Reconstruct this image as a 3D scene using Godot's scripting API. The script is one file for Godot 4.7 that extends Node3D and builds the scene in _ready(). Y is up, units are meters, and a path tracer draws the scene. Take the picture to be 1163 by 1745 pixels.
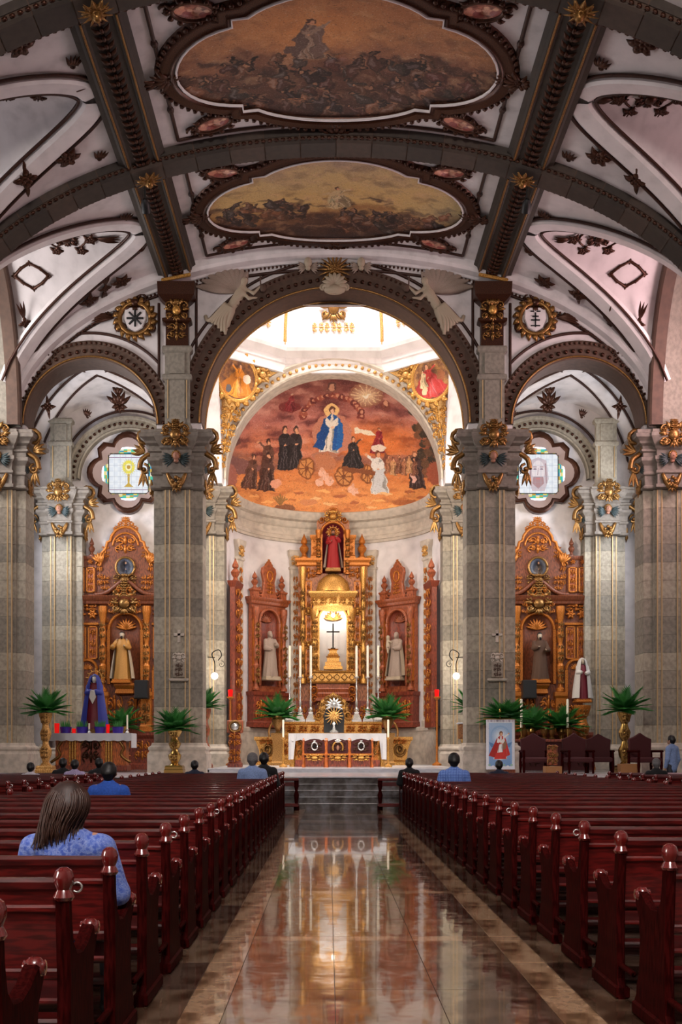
extends Node3D
# A baroque church nave looking towards a gilded apse. Units are metres, y is up, the nave runs along -z, its axis is x = 0.

var M := {}
var G := {}          # shared meshes
var used := {}
var rng := RandomNumberGenerator.new()

# ---------------------------------------------------------------- mesh builder
class MB:
	var v := PackedVector3Array()
	var n := PackedVector3Array()
	var u := PackedVector2Array()
	var c := PackedColorArray()
	var t := PackedInt32Array()

	func grid(p: PackedVector3Array, nu: int, nv: int, wrap := false, uv0 := Vector2.ZERO, uv1 := Vector2.ONE) -> MB:
		var b := v.size()
		for j in nv:
			var j0 := maxi(j - 1, 0)
			var j1 := mini(j + 1, nv - 1)
			for i in nu:
				var i0 := i - 1
				var i1 := i + 1
				if wrap:
					if i0 < 0:
						i0 = nu - 2
					if i1 >= nu:
						i1 = 1
				else:
					i0 = maxi(i0, 0)
					i1 = mini(i1, nu - 1)
				var du := p[j * nu + i1] - p[j * nu + i0]
				var dv := p[j1 * nu + i] - p[j0 * nu + i]
				var w := dv.cross(du)
				if w.length_squared() < 1e-14:
					w = -dv if j == 0 else dv
				v.append(p[j * nu + i])
				n.append(w.normalized())
				u.append(Vector2(lerpf(uv0.x, uv1.x, float(i) / maxi(nu - 1, 1)), lerpf(uv0.y, uv1.y, float(j) / maxi(nv - 1, 1))))
		for j in nv - 1:
			for i in nu - 1:
				var a := b + j * nu + i
				t.append_array([a, a + 1, a + nu + 1, a, a + nu + 1, a + nu])
		return self

	func tri(a: Vector3, b: Vector3, d: Vector3) -> void:
		var k := v.size()
		var w := (d - a).cross(b - a).normalized()
		v.append_array([a, b, d])
		n.append_array([w, w, w])
		u.append_array([Vector2(a.x, a.y), Vector2(b.x, b.y), Vector2(d.x, d.y)])
		t.append_array([k, k + 1, k + 2])

	func quad(a: Vector3, b: Vector3, d: Vector3, e: Vector3) -> void:
		grid(PackedVector3Array([a, b, e, d]), 2, 2)

	static func runs(p: PackedVector2Array, deg := 32.0) -> Array:
		var out := []
		var cur := PackedVector2Array([p[0]])
		for i in range(1, p.size()):
			cur.append(p[i])
			if i < p.size() - 1:
				var d0 := p[i] - p[i - 1]
				var d1 := p[i + 1] - p[i]
				if absf(d0.angle_to(d1)) > deg_to_rad(deg):
					out.append(cur)
					cur = PackedVector2Array([p[i]])
		out.append(cur)
		return out

	func lathe(prof: PackedVector2Array, segs := 12, xf := Transform3D(), lobes := 0, amp := 0.0) -> MB:
		for r: PackedVector2Array in runs(prof):
			var p := PackedVector3Array()
			for q in r:
				for i in segs + 1:
					var a := TAU * i / segs
					var k := 1.0 + amp * cos(a * lobes)
					p.append(xf * Vector3(cos(a) * q.x * k, q.y, sin(a) * q.x * k))
			grid(p, segs + 1, r.size(), true)
		return self

	# moulding: profile swept along a path; at each path point the profile's x runs along a, its y along b
	func sweep(prof: PackedVector2Array, o: PackedVector3Array, a: PackedVector3Array, b: PackedVector3Array, deg := 32.0) -> MB:
		for r: PackedVector2Array in runs(prof, deg):
			var p := PackedVector3Array()
			for q in r:
				for i in o.size():
					p.append(o[i] + a[i] * q.x + b[i] * q.y)
			grid(p, o.size(), r.size())
		return self

	func stack(hx: float, hz: float, prof: PackedVector2Array, xf := Transform3D(), caps := true) -> MB:
		for r: PackedVector2Array in runs(prof, 25.0):
			for s in 4:
				var p := PackedVector3Array()
				for q in r:
					for e in [-1.0, 1.0]:
						var x: float = hx + q.x
						var z: float = hz + q.x
						var w: Vector3 = [Vector3(e * x, q.y, z), Vector3(x, q.y, -e * z), Vector3(-e * x, q.y, -z), Vector3(-x, q.y, e * z)][s]
						p.append(xf * w)
				grid(p, 2, r.size())
		if caps:
			for k in [0, prof.size() - 1]:
				var q: Vector2 = prof[k]
				var x: float = hx + q.x
				var z: float = hz + q.x
				quad(xf * Vector3(-x, q.y, -z), xf * Vector3(x, q.y, -z), xf * Vector3(x, q.y, z), xf * Vector3(-x, q.y, z))
		return self

	func box(at: Vector3, s: Vector3, bev := 0.0, xf := Transform3D()) -> MB:
		var h := s.y / 2.0
		var pr := PackedVector2Array([Vector2(0, -h), Vector2(0, h)])
		if bev > 0.0:
			pr = PackedVector2Array([Vector2(-bev, -h), Vector2(0, -h + bev), Vector2(0, h - bev), Vector2(-bev, h)])
		return stack(s.x / 2.0, s.z / 2.0, pr, xf * Transform3D(Basis(), at))

	func tube(path: PackedVector3Array, rad, sides := 6, flat := 1.0, up := Vector3.ZERO) -> MB:
		var m := path.size()
		var p := PackedVector3Array()
		var nrm := Vector3.ZERO
		for j in range(-1, m + 1):
			var k := clampi(j, 0, m - 1)
			var tang := (path[mini(k + 1, m - 1)] - path[maxi(k - 1, 0)]).normalized()
			if up != Vector3.ZERO:
				nrm = up
			elif nrm == Vector3.ZERO:
				nrm = Vector3(0, 0, 1) if absf(tang.z) < 0.8 else Vector3(0, 1, 0)
			nrm = (nrm - tang * nrm.dot(tang)).normalized()
			var bi := tang.cross(nrm)
			var r: float = rad if rad is float else rad[k]
			if j < 0 or j == m:
				r = 0.0
			for i in sides + 1:
				var a := TAU * i / sides
				p.append(path[k] + nrm * (sin(a) * r * flat) + bi * (cos(a) * r))
		return grid(p, sides + 1, m + 2, true)

	func ell(at: Vector3, r: Vector3, su := 8, sv := 5, bas := Basis()) -> MB:
		var p := PackedVector3Array()
		for j in sv + 1:
			var f := -PI / 2 + PI * j / sv
			for i in su + 1:
				var a := TAU * i / su
				p.append(at + bas * Vector3(cos(a) * cos(f) * r.x, sin(f) * r.y, sin(a) * cos(f) * r.z))
		return grid(p, su + 1, sv + 1, true)

	# outline in x, y extruded from z = 0 to z = d
	func poly(pts: PackedVector2Array, d: float, xf := Transform3D(), bev := 0.0, back := true) -> MB:
		var m := pts.size()
		var fr := pts
		if bev > 0.0:
			fr = PackedVector2Array()
			var s := -1.0 if Geometry2D.is_polygon_clockwise(pts) else 1.0
			for i in m:
				var e0 := (pts[i] - pts[(i + m - 1) % m]).normalized()
				var e1 := (pts[(i + 1) % m] - pts[i]).normalized()
				var nn := (e0.orthogonal() + e1.orthogonal())
				nn = nn.normalized() if nn.length() > 0.05 else e0.orthogonal()
				fr.append(pts[i] + nn * (-bev * s))
		var ix := Geometry2D.triangulate_polygon(pts)
		for k in range(0, ix.size(), 3):
			var a := fr[ix[k]]
			var b := fr[ix[k + 1]]
			var e := fr[ix[k + 2]]
			tri(xf * Vector3(a.x, a.y, d), xf * Vector3(b.x, b.y, d), xf * Vector3(e.x, e.y, d))
			if back:
				a = pts[ix[k]]
				b = pts[ix[k + 1]]
				e = pts[ix[k + 2]]
				tri(xf * Vector3(a.x, a.y, 0), xf * Vector3(e.x, e.y, 0), xf * Vector3(b.x, b.y, 0))
		for i in m:
			var a := pts[i]
			var b := pts[(i + 1) % m]
			quad(xf * Vector3(a.x, a.y, 0), xf * Vector3(b.x, b.y, 0), xf * Vector3(b.x, b.y, d - bev), xf * Vector3(a.x, a.y, d - bev))
			if bev > 0.0:
				var f0 := fr[i]
				var f1 := fr[(i + 1) % m]
				quad(xf * Vector3(a.x, a.y, d - bev), xf * Vector3(b.x, b.y, d - bev), xf * Vector3(f1.x, f1.y, d), xf * Vector3(f0.x, f0.y, d))
		return self

	# plan outline in x, z raised from y0 to y1
	func prism(pts: PackedVector2Array, y0: float, y1: float, xf := Transform3D()) -> MB:
		return poly(pts, y1 - y0, xf * Transform3D(Basis(Vector3(1, 0, 0), Vector3(0, 0, 1), Vector3(0, 1, 0)), Vector3(0, y0, 0)))

	func add(o: MB, xf := Transform3D()) -> MB:
		var b := v.size()
		var flip := xf.basis.determinant() < 0.0
		var nb := xf.basis.inverse().transposed()
		for k in o.v.size():
			v.append(xf * o.v[k])
			n.append((nb * o.n[k]).normalized())
			u.append(o.u[k])
		for k in range(0, o.t.size(), 3):
			if flip:
				t.append_array([b + o.t[k], b + o.t[k + 2], b + o.t[k + 1]])
			else:
				t.append_array([b + o.t[k], b + o.t[k + 1], b + o.t[k + 2]])
		return self

	# ---- carved work
	func volute(at: Vector3, r: float, turns: float, dir: float, start: float, w: float, xf := Transform3D(), sides := 5) -> MB:
		var p := PackedVector3Array()
		var rr := PackedFloat32Array()
		var m := int(9 * turns) + 3
		for k in m:
			var f := float(k) / (m - 1)
			var a := start + dir * TAU * turns * f
			var q := r * (1.0 - 0.85 * f)
			p.append(xf * (at + Vector3(cos(a) * q, sin(a) * q, w * 0.6 * f)))
			rr.append(w * (0.55 + 0.45 * sin(PI * minf(1.0, f * 1.1 + 0.12))) * (1.0 - 0.35 * f))
		tube(p, rr, sides)
		return ell(xf * (at + Vector3(0, 0, w * 0.5)), Vector3.ONE * (w * 1.15) * xf.basis.get_scale().x, 6, 4)

	func lobe(at: Vector3, to: Vector3, w: float, lift: float, xf := Transform3D(), m := 6, sides := 5) -> MB:
		var p := PackedVector3Array()
		var rr := PackedFloat32Array()
		for k in m:
			var f := float(k) / (m - 1)
			p.append(xf * (at.lerp(to, f) + Vector3(0, 0, lift * sin(PI * f * 0.85))))
			rr.append(w * maxf(0.1, sin(PI * (0.12 + 0.86 * f))))
		return tube(p, rr, sides, 0.55, xf.basis.z.normalized())

	func fan(at: Vector3, r: float, count: int, a0: float, a1: float, w: float, xf := Transform3D()) -> MB:
		for k in count:
			var a := lerpf(a0, a1, float(k) / maxi(count - 1, 1))
			lobe(at, at + Vector3(cos(a) * r, sin(a) * r, 0), w, w, xf, 5)
		return self

	func rosette(r: float, petals: int, xf := Transform3D()) -> MB:
		for k in petals:
			var a := TAU * k / petals
			lobe(Vector3.ZERO, Vector3(cos(a) * r, sin(a) * r, 0), r * 0.3, r * 0.25, xf, 5)
			var b := a + PI / petals
			lobe(Vector3.ZERO, Vector3(cos(b) * r * 0.62, sin(b) * r * 0.62, r * 0.06), r * 0.18, r * 0.3, xf, 4)
		return ell(xf * Vector3(0, 0, r * 0.2), Vector3(r * 0.24, r * 0.24, r * 0.2), 8, 5)

	# symmetric scrollwork that fills a unit panel of w by h, standing proud in +z
	func carve(w: float, h: float, seed: int, d := 0.04, xf := Transform3D()) -> MB:
		var g := RandomNumberGenerator.new()
		g.seed = seed
		var rows := maxi(1, int(round(h / w * 1.7)))
		var rh := h / rows
		var k := minf(w * 0.5, rh) * 0.5
		for j in rows:
			var y := -h / 2 + rh * (j + 0.5)
			lobe(Vector3(0, y - rh * 0.48, 0), Vector3(0, y + rh * 0.42, 0), k * 0.34, d, xf, 5)
			ell(xf * Vector3(0, y + rh * 0.3, d * 0.7), Vector3(k * 0.3, k * 0.34, d), 6, 4)
			for s in [-1.0, 1.0]:
				var up := 1.0 if (j + seed) % 2 == 0 else -1.0
				volute(Vector3(s * w * 0.25, y + up * rh * 0.04, 0), k * g.randf_range(0.78, 0.95), g.randf_range(1.05, 1.4), s * up, PI * 0.5 + (0.0 if s > 0 else PI) + g.randf_range(-0.4, 0.4), k * 0.2, xf)
				for q in 3:
					var a := g.randf_range(-0.5, 0.5) + up * (0.3 + q * 0.75)
					lobe(Vector3(s * w * 0.2, y, 0), Vector3(s * (w * 0.24 + cos(a) * k * 1.05), y + sin(a) * rh * 0.5, 0), k * 0.2, d, xf, 4)
		return self

	func cartouche(w: float, h: float, xf := Transform3D()) -> MB:
		ell(xf * Vector3(0, 0, 0.03), Vector3(w * 0.2, h * 0.22, w * 0.12) * xf.basis.get_scale(), 10, 6)
		for s in [-1.0, 1.0]:
			volute(Vector3(s * w * 0.3, h * 0.22, 0), w * 0.2, 1.3, -s, PI * (0.0 if s < 0 else 1.0) + s * 0.4, w * 0.05, xf)
			volute(Vector3(s * w * 0.28, -h * 0.2, 0), w * 0.18, 1.2, s, PI * (0.0 if s < 0 else 1.0), w * 0.05, xf)
			lobe(Vector3(s * w * 0.2, h * 0.02, 0), Vector3(s * w * 0.52, h * 0.06, 0), w * 0.08, w * 0.08, xf, 5)
			lobe(Vector3(s * w * 0.16, -h * 0.15, 0), Vector3(s * w * 0.4, -h * 0.42, 0), w * 0.07, w * 0.07, xf, 5)
			lobe(Vector3(s * w * 0.12, h * 0.2, 0), Vector3(s * w * 0.26, h * 0.5, 0), w * 0.07, w * 0.07, xf, 5)
		fan(Vector3(0, h * 0.22, 0), h * 0.3, 5, PI * 0.25, PI * 0.75, w * 0.06, xf)
		return fan(Vector3(0, -h * 0.2, 0), h * 0.3, 3, -PI * 0.65, -PI * 0.35, w * 0.06, xf)

	func mesh() -> ArrayMesh:
		var a := []
		a.resize(Mesh.ARRAY_MAX)
		a[Mesh.ARRAY_VERTEX] = v
		a[Mesh.ARRAY_NORMAL] = n
		a[Mesh.ARRAY_TEX_UV] = u
		if c.size() == v.size():
			a[Mesh.ARRAY_COLOR] = c
		a[Mesh.ARRAY_INDEX] = t
		var m := ArrayMesh.new()
		m.add_surface_from_arrays(Mesh.PRIMITIVE_TRIANGLES, a)
		return m

# ---------------------------------------------------------------- bodies: bones with radii, smooth union, surface nets
class Fig:
	var bones := []
	func bone(a: Vector3, b: Vector3, ra: float, rb: float, group := 0, flat := 1.0) -> Fig:
		bones.append([a, b, ra, rb, group, flat])
		return self
	func build(cell: float, k: float, colors: Array, mb: MB) -> MB:
		var lo := Vector3.ONE * 1e6
		var hi := -lo
		for b in bones:
			var r: float = maxf(b[2], b[3]) + cell * 3.0
			lo = lo.min(Vector3(b[0]) - Vector3.ONE * r).min(Vector3(b[1]) - Vector3.ONE * r)
			hi = hi.max(Vector3(b[0]) + Vector3.ONE * r).max(Vector3(b[1]) + Vector3.ONE * r)
		var nx := int(ceil((hi.x - lo.x) / cell)) + 1
		var ny := int(ceil((hi.y - lo.y) / cell)) + 1
		var nz := int(ceil((hi.z - lo.z) / cell)) + 1
		var f := PackedFloat32Array()
		f.resize(nx * ny * nz)
		f.fill(9.0)
		var gr := PackedByteArray()
		gr.resize(nx * ny * nz)
		var best := PackedFloat32Array()
		best.resize(nx * ny * nz)
		best.fill(9.0)
		for b in bones:
			var a: Vector3 = b[0]
			var ba: Vector3 = Vector3(b[1]) - a
			var ra: float = b[2]
			var dr: float = float(b[3]) - ra
			var flat: float = b[5]
			var grp: int = b[4]
			var r: float = maxf(b[2], b[3]) + cell * 2.5 + k
			var p0 := (a.min(b[1]) - Vector3.ONE * r - lo) / cell
			var p1 := (a.max(b[1]) + Vector3.ONE * r - lo) / cell
			var ls := maxf(ba.length_squared(), 1e-8)
			for z in range(maxi(int(p0.z), 0), mini(int(p1.z) + 1, nz)):
				for y in range(maxi(int(p0.y), 0), mini(int(p1.y) + 1, ny)):
					var row := (z * ny + y) * nx
					for x in range(maxi(int(p0.x), 0), mini(int(p1.x) + 1, nx)):
						var q := lo + Vector3(x, y, z) * cell - a
						var h := clampf(q.dot(ba) / ls, 0.0, 1.0)
						var e := q - ba * h
						e.z *= flat
						var d := e.length() - ra - dr * h
						var o := f[row + x]
						if d < best[row + x]:
							best[row + x] = d
							gr[row + x] = grp
						var w := k - absf(o - d)
						f[row + x] = minf(o, d) - (w * w / (4.0 * k) if w > 0.0 else 0.0)
		var id := {}
		var base := mb.v.size()
		var off := [0, 1, nx, nx + 1, nx * ny, nx * ny + 1, nx * ny + nx, nx * ny + nx + 1]
		var cor := [Vector3(0, 0, 0), Vector3(1, 0, 0), Vector3(0, 1, 0), Vector3(1, 1, 0), Vector3(0, 0, 1), Vector3(1, 0, 1), Vector3(0, 1, 1), Vector3(1, 1, 1)]
		var edges := [[0, 1], [2, 3], [4, 5], [6, 7], [0, 2], [1, 3], [4, 6], [5, 7], [0, 4], [1, 5], [2, 6], [3, 7]]
		for z in nz - 1:
			for y in ny - 1:
				var row := (z * ny + y) * nx
				for x in nx - 1:
					var i := row + x
					if absf(f[i]) > cell * 3.0:
						continue
					var neg := 0
					for q in 8:
						if f[i + off[q]] < 0.0:
							neg += 1
					if neg == 0 or neg == 8:
						continue
					var s := Vector3.ZERO
					var cnt := 0
					for e in edges:
						var f0: float = f[i + off[e[0]]]
						var f1: float = f[i + off[e[1]]]
						if (f0 < 0.0) != (f1 < 0.0):
							s += Vector3(cor[e[0]]).lerp(cor[e[1]], f0 / (f0 - f1))
							cnt += 1
					id[i] = mb.v.size()
					mb.v.append(lo + (Vector3(x, y, z) + s / cnt) * cell)
					mb.n.append(Vector3.ZERO)
					mb.u.append(Vector2((lo.x + x * cell), (lo.y + y * cell)))
					if colors.size():
						mb.c.append(colors[gr[i]])
		var st := [1, nx, nx * ny]
		for i in id:
			for ax in 3:
				var j: int = i + st[ax]
				if (f[i] < 0.0) == (f[j] < 0.0):
					continue
				var s1: int = st[(ax + 1) % 3]
				var s2: int = st[(ax + 2) % 3]
				if not (id.has(i - s1) and id.has(i - s2) and id.has(i - s1 - s2)):
					continue
				var q := [id[i], id[i - s1], id[i - s1 - s2], id[i - s2]]
				if f[i] < 0.0:
					q.reverse()
				var nn: Vector3 = (mb.v[q[2]] - mb.v[q[0]]).cross(mb.v[q[1]] - mb.v[q[0]])
				nn += (mb.v[q[3]] - mb.v[q[0]]).cross(mb.v[q[2]] - mb.v[q[0]])
				for w in 4:
					mb.n[q[w]] += nn
				mb.t.append_array([q[0], q[1], q[2], q[0], q[2], q[3]])
		for i in range(base, mb.v.size()):
			mb.n[i] = mb.n[i].normalized()
		return mb

# ---------------------------------------------------------------- nodes
func numbered(called: String) -> String:
	var k: int = used.get(called, 0)
	used[called] = k + 1
	return called if k == 0 else "%s_%03d" % [called, k]

func inst(m: Mesh, called: String, mat: Material, parent: Node = self, xf := Transform3D()) -> MeshInstance3D:
	var o := MeshInstance3D.new()
	o.mesh = m
	o.material_override = mat
	o.transform = xf
	o.name = numbered(called) if parent == self else called
	parent.add_child(o, true)
	return o

func put(mb: MB, called: String, mat: Material, parent: Node = self, xf := Transform3D()) -> MeshInstance3D:
	return inst(mb.mesh(), called, mat, parent, xf)

func tag(o: Node, label: String, category: String, group := "", kind := "") -> Node:
	if label:
		o.set_meta("label", label)
	if category:
		o.set_meta("category", category)
	if group:
		o.set_meta("group", group)
	if kind:
		o.set_meta("kind", kind)
	return o

func thing(called: String, label: String, category: String, at := Vector3.ZERO, turn := 0.0, group := "") -> Node3D:
	var o := Node3D.new()
	o.name = numbered(called)
	add_child(o)
	o.position = at
	o.rotation.y = turn
	tag(o, label, category, group)
	return o

func setting(called: String) -> Node3D:
	var o := Node3D.new()
	o.name = numbered(called)
	add_child(o)
	o.set_meta("kind", "structure")
	return o

func node(called: String, parent: Node, xf := Transform3D()) -> Node3D:
	var o := Node3D.new()
	o.name = called
	o.transform = xf
	parent.add_child(o, true)
	return o

func copy(o: Node3D, label: String, at: Vector3, turn := 0.0) -> Node3D:
	var r: Node3D = o.duplicate()
	r.name = numbered(String(o.name).rstrip("0123456789").rstrip("_"))
	add_child(r)
	r.position = at
	r.rotation.y = turn
	r.set_meta("label", label)
	return r

func T(x := 0.0, y := 0.0, z := 0.0, s := 1.0) -> Transform3D:
	return Transform3D(Basis().scaled(Vector3.ONE * s), Vector3(x, y, z))

func TS(x: float, y: float, z: float, sx: float, sy: float, sz: float) -> Transform3D:
	return Transform3D(Basis().scaled(Vector3(sx, sy, sz)), Vector3(x, y, z))

# a place in the church from where it shows in the photograph and how far away it stands
func at(px: float, py: float, d: float) -> Vector3:
	return Vector3((px - 560.0) * d / 1800.0 - 0.2, 1.5 + (1280.0 - py) * d / 1800.0, -d)

func V2(a: Array) -> PackedVector2Array:
	var o := PackedVector2Array()
	for k in range(0, a.size(), 2):
		o.append(Vector2(a[k], a[k + 1]))
	return o

func V3(a: Array) -> PackedVector3Array:
	var o := PackedVector3Array()
	for k in range(0, a.size(), 3):
		o.append(Vector3(a[k], a[k + 1], a[k + 2]))
	return o

# smooth curve through points
func smooth(p: PackedVector3Array, m := 6) -> PackedVector3Array:
	var o := PackedVector3Array()
	var c := p.size()
	for i in c - 1:
		for k in m:
			o.append(p[i].cubic_interpolate(p[i + 1], p[maxi(i - 1, 0)], p[mini(i + 2, c - 1)], float(k) / m))
	o.append(p[c - 1])
	return o

# moulding along an arc in the x, y plane: profile x runs outwards from the centre, y towards +z
func arc_moulding(mb: MB, prof: PackedVector2Array, c: Vector3, r: float, a0 := 0.0, a1 := PI, segs := 40, ry := -1.0) -> MB:
	var o := PackedVector3Array()
	var a := PackedVector3Array()
	var b := PackedVector3Array()
	if ry < 0:
		ry = r
	for i in segs + 1:
		var f := lerpf(a0, a1, float(i) / segs)
		o.append(c + Vector3(cos(f) * r, sin(f) * ry, 0))
		a.append(Vector3(cos(f) * ry, sin(f) * r, 0).normalized())
		b.append(Vector3(0, 0, 1))
	return mb.sweep(prof, o, a, b)

# a run of beads along a path
func beads(mb: MB, p: PackedVector3Array, r: float, step: float, stretch := 1.0) -> MB:
	var acc := 0.0
	for i in p.size() - 1:
		var l := p[i].distance_to(p[i + 1])
		var d := (p[i + 1] - p[i]).normalized()
		while acc < l:
			var q := p[i] + d * acc
			var side := d.cross(Vector3(0.3, 0.2, 0.93)).normalized()
			mb.ell(q, Vector3(r * stretch, r, r), 5, 3, Basis(d, side, d.cross(side)))
			acc += step
		acc -= l
	return mb

func arc_points(c: Vector3, r: float, a0: float, a1: float, segs: int, ry := -1.0) -> PackedVector3Array:
	var o := PackedVector3Array()
	if ry < 0:
		ry = r
	for i in segs + 1:
		var f := lerpf(a0, a1, float(i) / segs)
		o.append(c + Vector3(cos(f) * r, sin(f) * ry, 0))
	return o

# ---------------------------------------------------------------- materials
func nz(freq: float, stops: Array, seed: int, oct := 5, kind := FastNoiseLite.TYPE_SIMPLEX_SMOOTH, size := 512, fractal := FastNoiseLite.FRACTAL_FBM) -> NoiseTexture2D:
	var f := FastNoiseLite.new()
	f.noise_type = kind
	f.frequency = freq
	f.fractal_type = fractal
	f.fractal_octaves = oct
	f.seed = seed
	var t := NoiseTexture2D.new()
	t.width = size
	t.height = size
	t.seamless = true
	t.noise = f
	var g := Gradient.new()
	g.offsets = PackedFloat32Array()
	g.colors = PackedColorArray()
	var off := PackedFloat32Array()
	var cs := PackedColorArray()
	for k in stops.size():
		off.append(stops[k][0])
		var q = stops[k][1]
		cs.append(q if q is Color else Color(q, q, q))
	g.offsets = off
	g.colors = cs
	t.color_ramp = g
	return t

func mk(called: String, col: Color, rough: float, metal := 0.0, tex: Texture2D = null, scale := Vector3.ONE, opts := {}) -> StandardMaterial3D:
	var m := StandardMaterial3D.new()
	m.resource_name = called
	m.albedo_color = col
	m.roughness = rough
	m.metallic = metal
	if tex:
		m.albedo_texture = tex
		m.uv1_triplanar = true
		m.uv1_world_triplanar = not opts.get("own", false)
		m.uv1_scale = scale
	if opts.has("bump"):
		m.heightmap_enabled = true
		m.heightmap_texture = opts.bump
		m.heightmap_scale = opts.get("bump_cm", 1.0)
		m.uv1_triplanar = true
		m.uv1_world_triplanar = not opts.get("own", false)
		m.uv1_scale = scale
	if opts.has("coat"):
		m.clearcoat_enabled = true
		m.clearcoat = opts.coat
		m.clearcoat_roughness = opts.get("coat_rough", 0.1)
	if opts.has("emit"):
		m.emission_enabled = true
		m.emission = opts.emit
		m.emission_energy_multiplier = opts.get("power", 1.0)
	if opts.has("rim"):
		m.rim_enabled = true
		m.rim = opts.rim
		m.rim_tint = 0.6
	M[called] = m
	return m

func materials() -> void:
	var cloud := nz(0.008, [[0.0, 0.84], [0.45, 0.95], [1.0, 1.0]], 3)
	var patch := nz(0.012, [[0.0, 0.80], [0.4, 0.9], [0.65, 0.97], [1.0, 1.0]], 11)
	var fine := nz(0.05, [[0.0, 0.55], [0.5, 0.85], [1.0, 1.0]], 5, 4)
	var grain := nz(0.02, [[0.0, 0.5], [0.42, 0.75], [0.6, 0.95], [1.0, 1.0]], 17, 5)
	var gold := nz(0.03, [[0.0, Color(0.42, 0.30, 0.2)], [0.4, Color(0.72, 0.58, 0.4)], [0.6, Color(0.95, 0.84, 0.64)], [1.0, Color(1, 0.95, 0.82)]], 23, 4)
	var bronze := nz(0.03, [[0.0, Color(0.3, 0.22, 0.18)], [0.5, Color(0.62, 0.48, 0.38)], [1.0, Color(1, 0.85, 0.6)]], 29, 4)
	var veins := nz(0.006, [[0.0, Color(0.46, 0.40, 0.36)], [0.35, Color(0.72, 0.66, 0.6)], [0.55, Color(0.9, 0.85, 0.8)], [0.7, Color(1, 0.98, 0.95)], [1.0, Color(0.8, 0.76, 0.72)]], 31, 6)
	var wave := nz(0.006, [[0.0, 0.0], [1.0, 1.0]], 37, 3)
	var pores := nz(0.06, [[0.0, 0.0], [1.0, 1.0]], 41, 4)
	mk("plaster", Color(0.89, 0.86, 0.86), 0.85, 0, cloud, Vector3.ONE * 0.35)
	for k in 3:
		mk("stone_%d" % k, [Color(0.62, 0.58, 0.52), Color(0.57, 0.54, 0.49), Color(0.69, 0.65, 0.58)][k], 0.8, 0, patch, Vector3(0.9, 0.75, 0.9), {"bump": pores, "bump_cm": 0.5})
	mk("capital_stone_shaded", Color(0.50, 0.46, 0.42), 0.7, 0, patch, Vector3.ONE * 0.8)  # darker than the pier stone: backlit shade put into the colour of the capitals
	mk("retablo_brown", Color(0.52, 0.28, 0.17), 0.45, 0.1, grain, Vector3(2, 0.5, 2))
	mk("stone_pale", Color(0.80, 0.75, 0.69), 0.75, 0, patch, Vector3.ONE * 0.5)
	mk("stone_dark", Color(0.35, 0.26, 0.21), 0.75, 0, patch, Vector3.ONE * 0.6)
	for k in 3:
		mk("rib_%d" % k, [Color(0.25, 0.21, 0.18), Color(0.22, 0.185, 0.16), Color(0.29, 0.235, 0.20)][k], 0.7, 0, patch, Vector3.ONE * 0.6)
	mk("moulding", Color(0.36, 0.23, 0.17), 0.5, 0.25, bronze, Vector3.ONE * 1.5)
	mk("carving_dark", Color(0.40, 0.27, 0.19), 0.38, 0.55, bronze, Vector3.ONE * 2.0)
	mk("gilt", Color(0.64, 0.54, 0.40), 0.36, 0.7, gold, Vector3.ONE * 2.0)
	mk("gilt_bright", Color(0.93, 0.80, 0.56), 0.38, 0.6, gold, Vector3.ONE * 1.6)
	mk("gilt_pale", Color(0.93, 0.82, 0.62), 0.45, 0.45, gold, Vector3.ONE * 1.6)
	mk("fillet", Color(0.74, 0.62, 0.45), 0.5, 0.25)
	mk("brass", Color(0.85, 0.68, 0.38), 0.25, 0.9, fine, Vector3.ONE * 3.0)
	mk("silver", Color(0.85, 0.85, 0.84), 0.25, 0.85)
	mk("retablo", Color(0.70, 0.37, 0.22), 0.45, 0.1, grain, Vector3(2, 0.5, 2))
	mk("retablo_gold", Color(0.86, 0.60, 0.32), 0.4, 0.45, gold, Vector3.ONE * 2.0)
	mk("retablo_red", Color(0.58, 0.26, 0.17), 0.45, 0.05, grain, Vector3(2, 0.5, 2))
	mk("retablo_tan", Color(0.74, 0.47, 0.31), 0.45, 0.1, grain, Vector3(2, 0.5, 2))
	mk("orange_wood", Color(0.84, 0.44, 0.19), 0.4, 0, grain, Vector3(2, 0.5, 2), {"coat": 0.4})
	for k in 3:
		mk("pew_%d" % k, [Color(0.36, 0.062, 0.055), Color(0.31, 0.05, 0.045), Color(0.40, 0.075, 0.06)][k], 0.32, 0, grain, Vector3(0.5, 4, 4), {"coat": 0.7, "coat_rough": 0.08})
	mk("pew_end", Color(0.22, 0.042, 0.038), 0.55, 0, grain, Vector3(4, 0.6, 4), {"coat": 0.0})  # darker than the pew wood: shade of the aisle-facing ends put into the colour
	M.pew_end.metallic_specular = 0.08
	mk("pew_knob", Color(0.36, 0.06, 0.05), 0.22, 0, null, Vector3.ONE, {"coat": 0.8, "coat_rough": 0.05})
	mk("teal", Color(0.13, 0.21, 0.22), 0.5, 0.1, fine, Vector3.ONE * 2)
	mk("flesh", Color(0.72, 0.50, 0.40), 0.6, 0, fine, Vector3.ONE * 3)
	mk("white_marble", Color(0.88, 0.88, 0.90), 0.25, 0, cloud, Vector3.ONE * 0.5, {"coat": 0.3})
	mk("step_grey", Color(0.46, 0.47, 0.50), 0.22, 0, veins, Vector3.ONE * 0.6, {"coat": 0.3})
	for k in 4:
		mk("slab_%d" % k, [Color(0.42, 0.35, 0.30), Color(0.37, 0.30, 0.26), Color(0.47, 0.40, 0.34), Color(0.33, 0.27, 0.24)][k], 0.1, 0, veins, Vector3.ONE * 0.7, {"bump": wave, "bump_cm": 0.3, "coat": 0.6, "coat_rough": 0.03})
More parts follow.
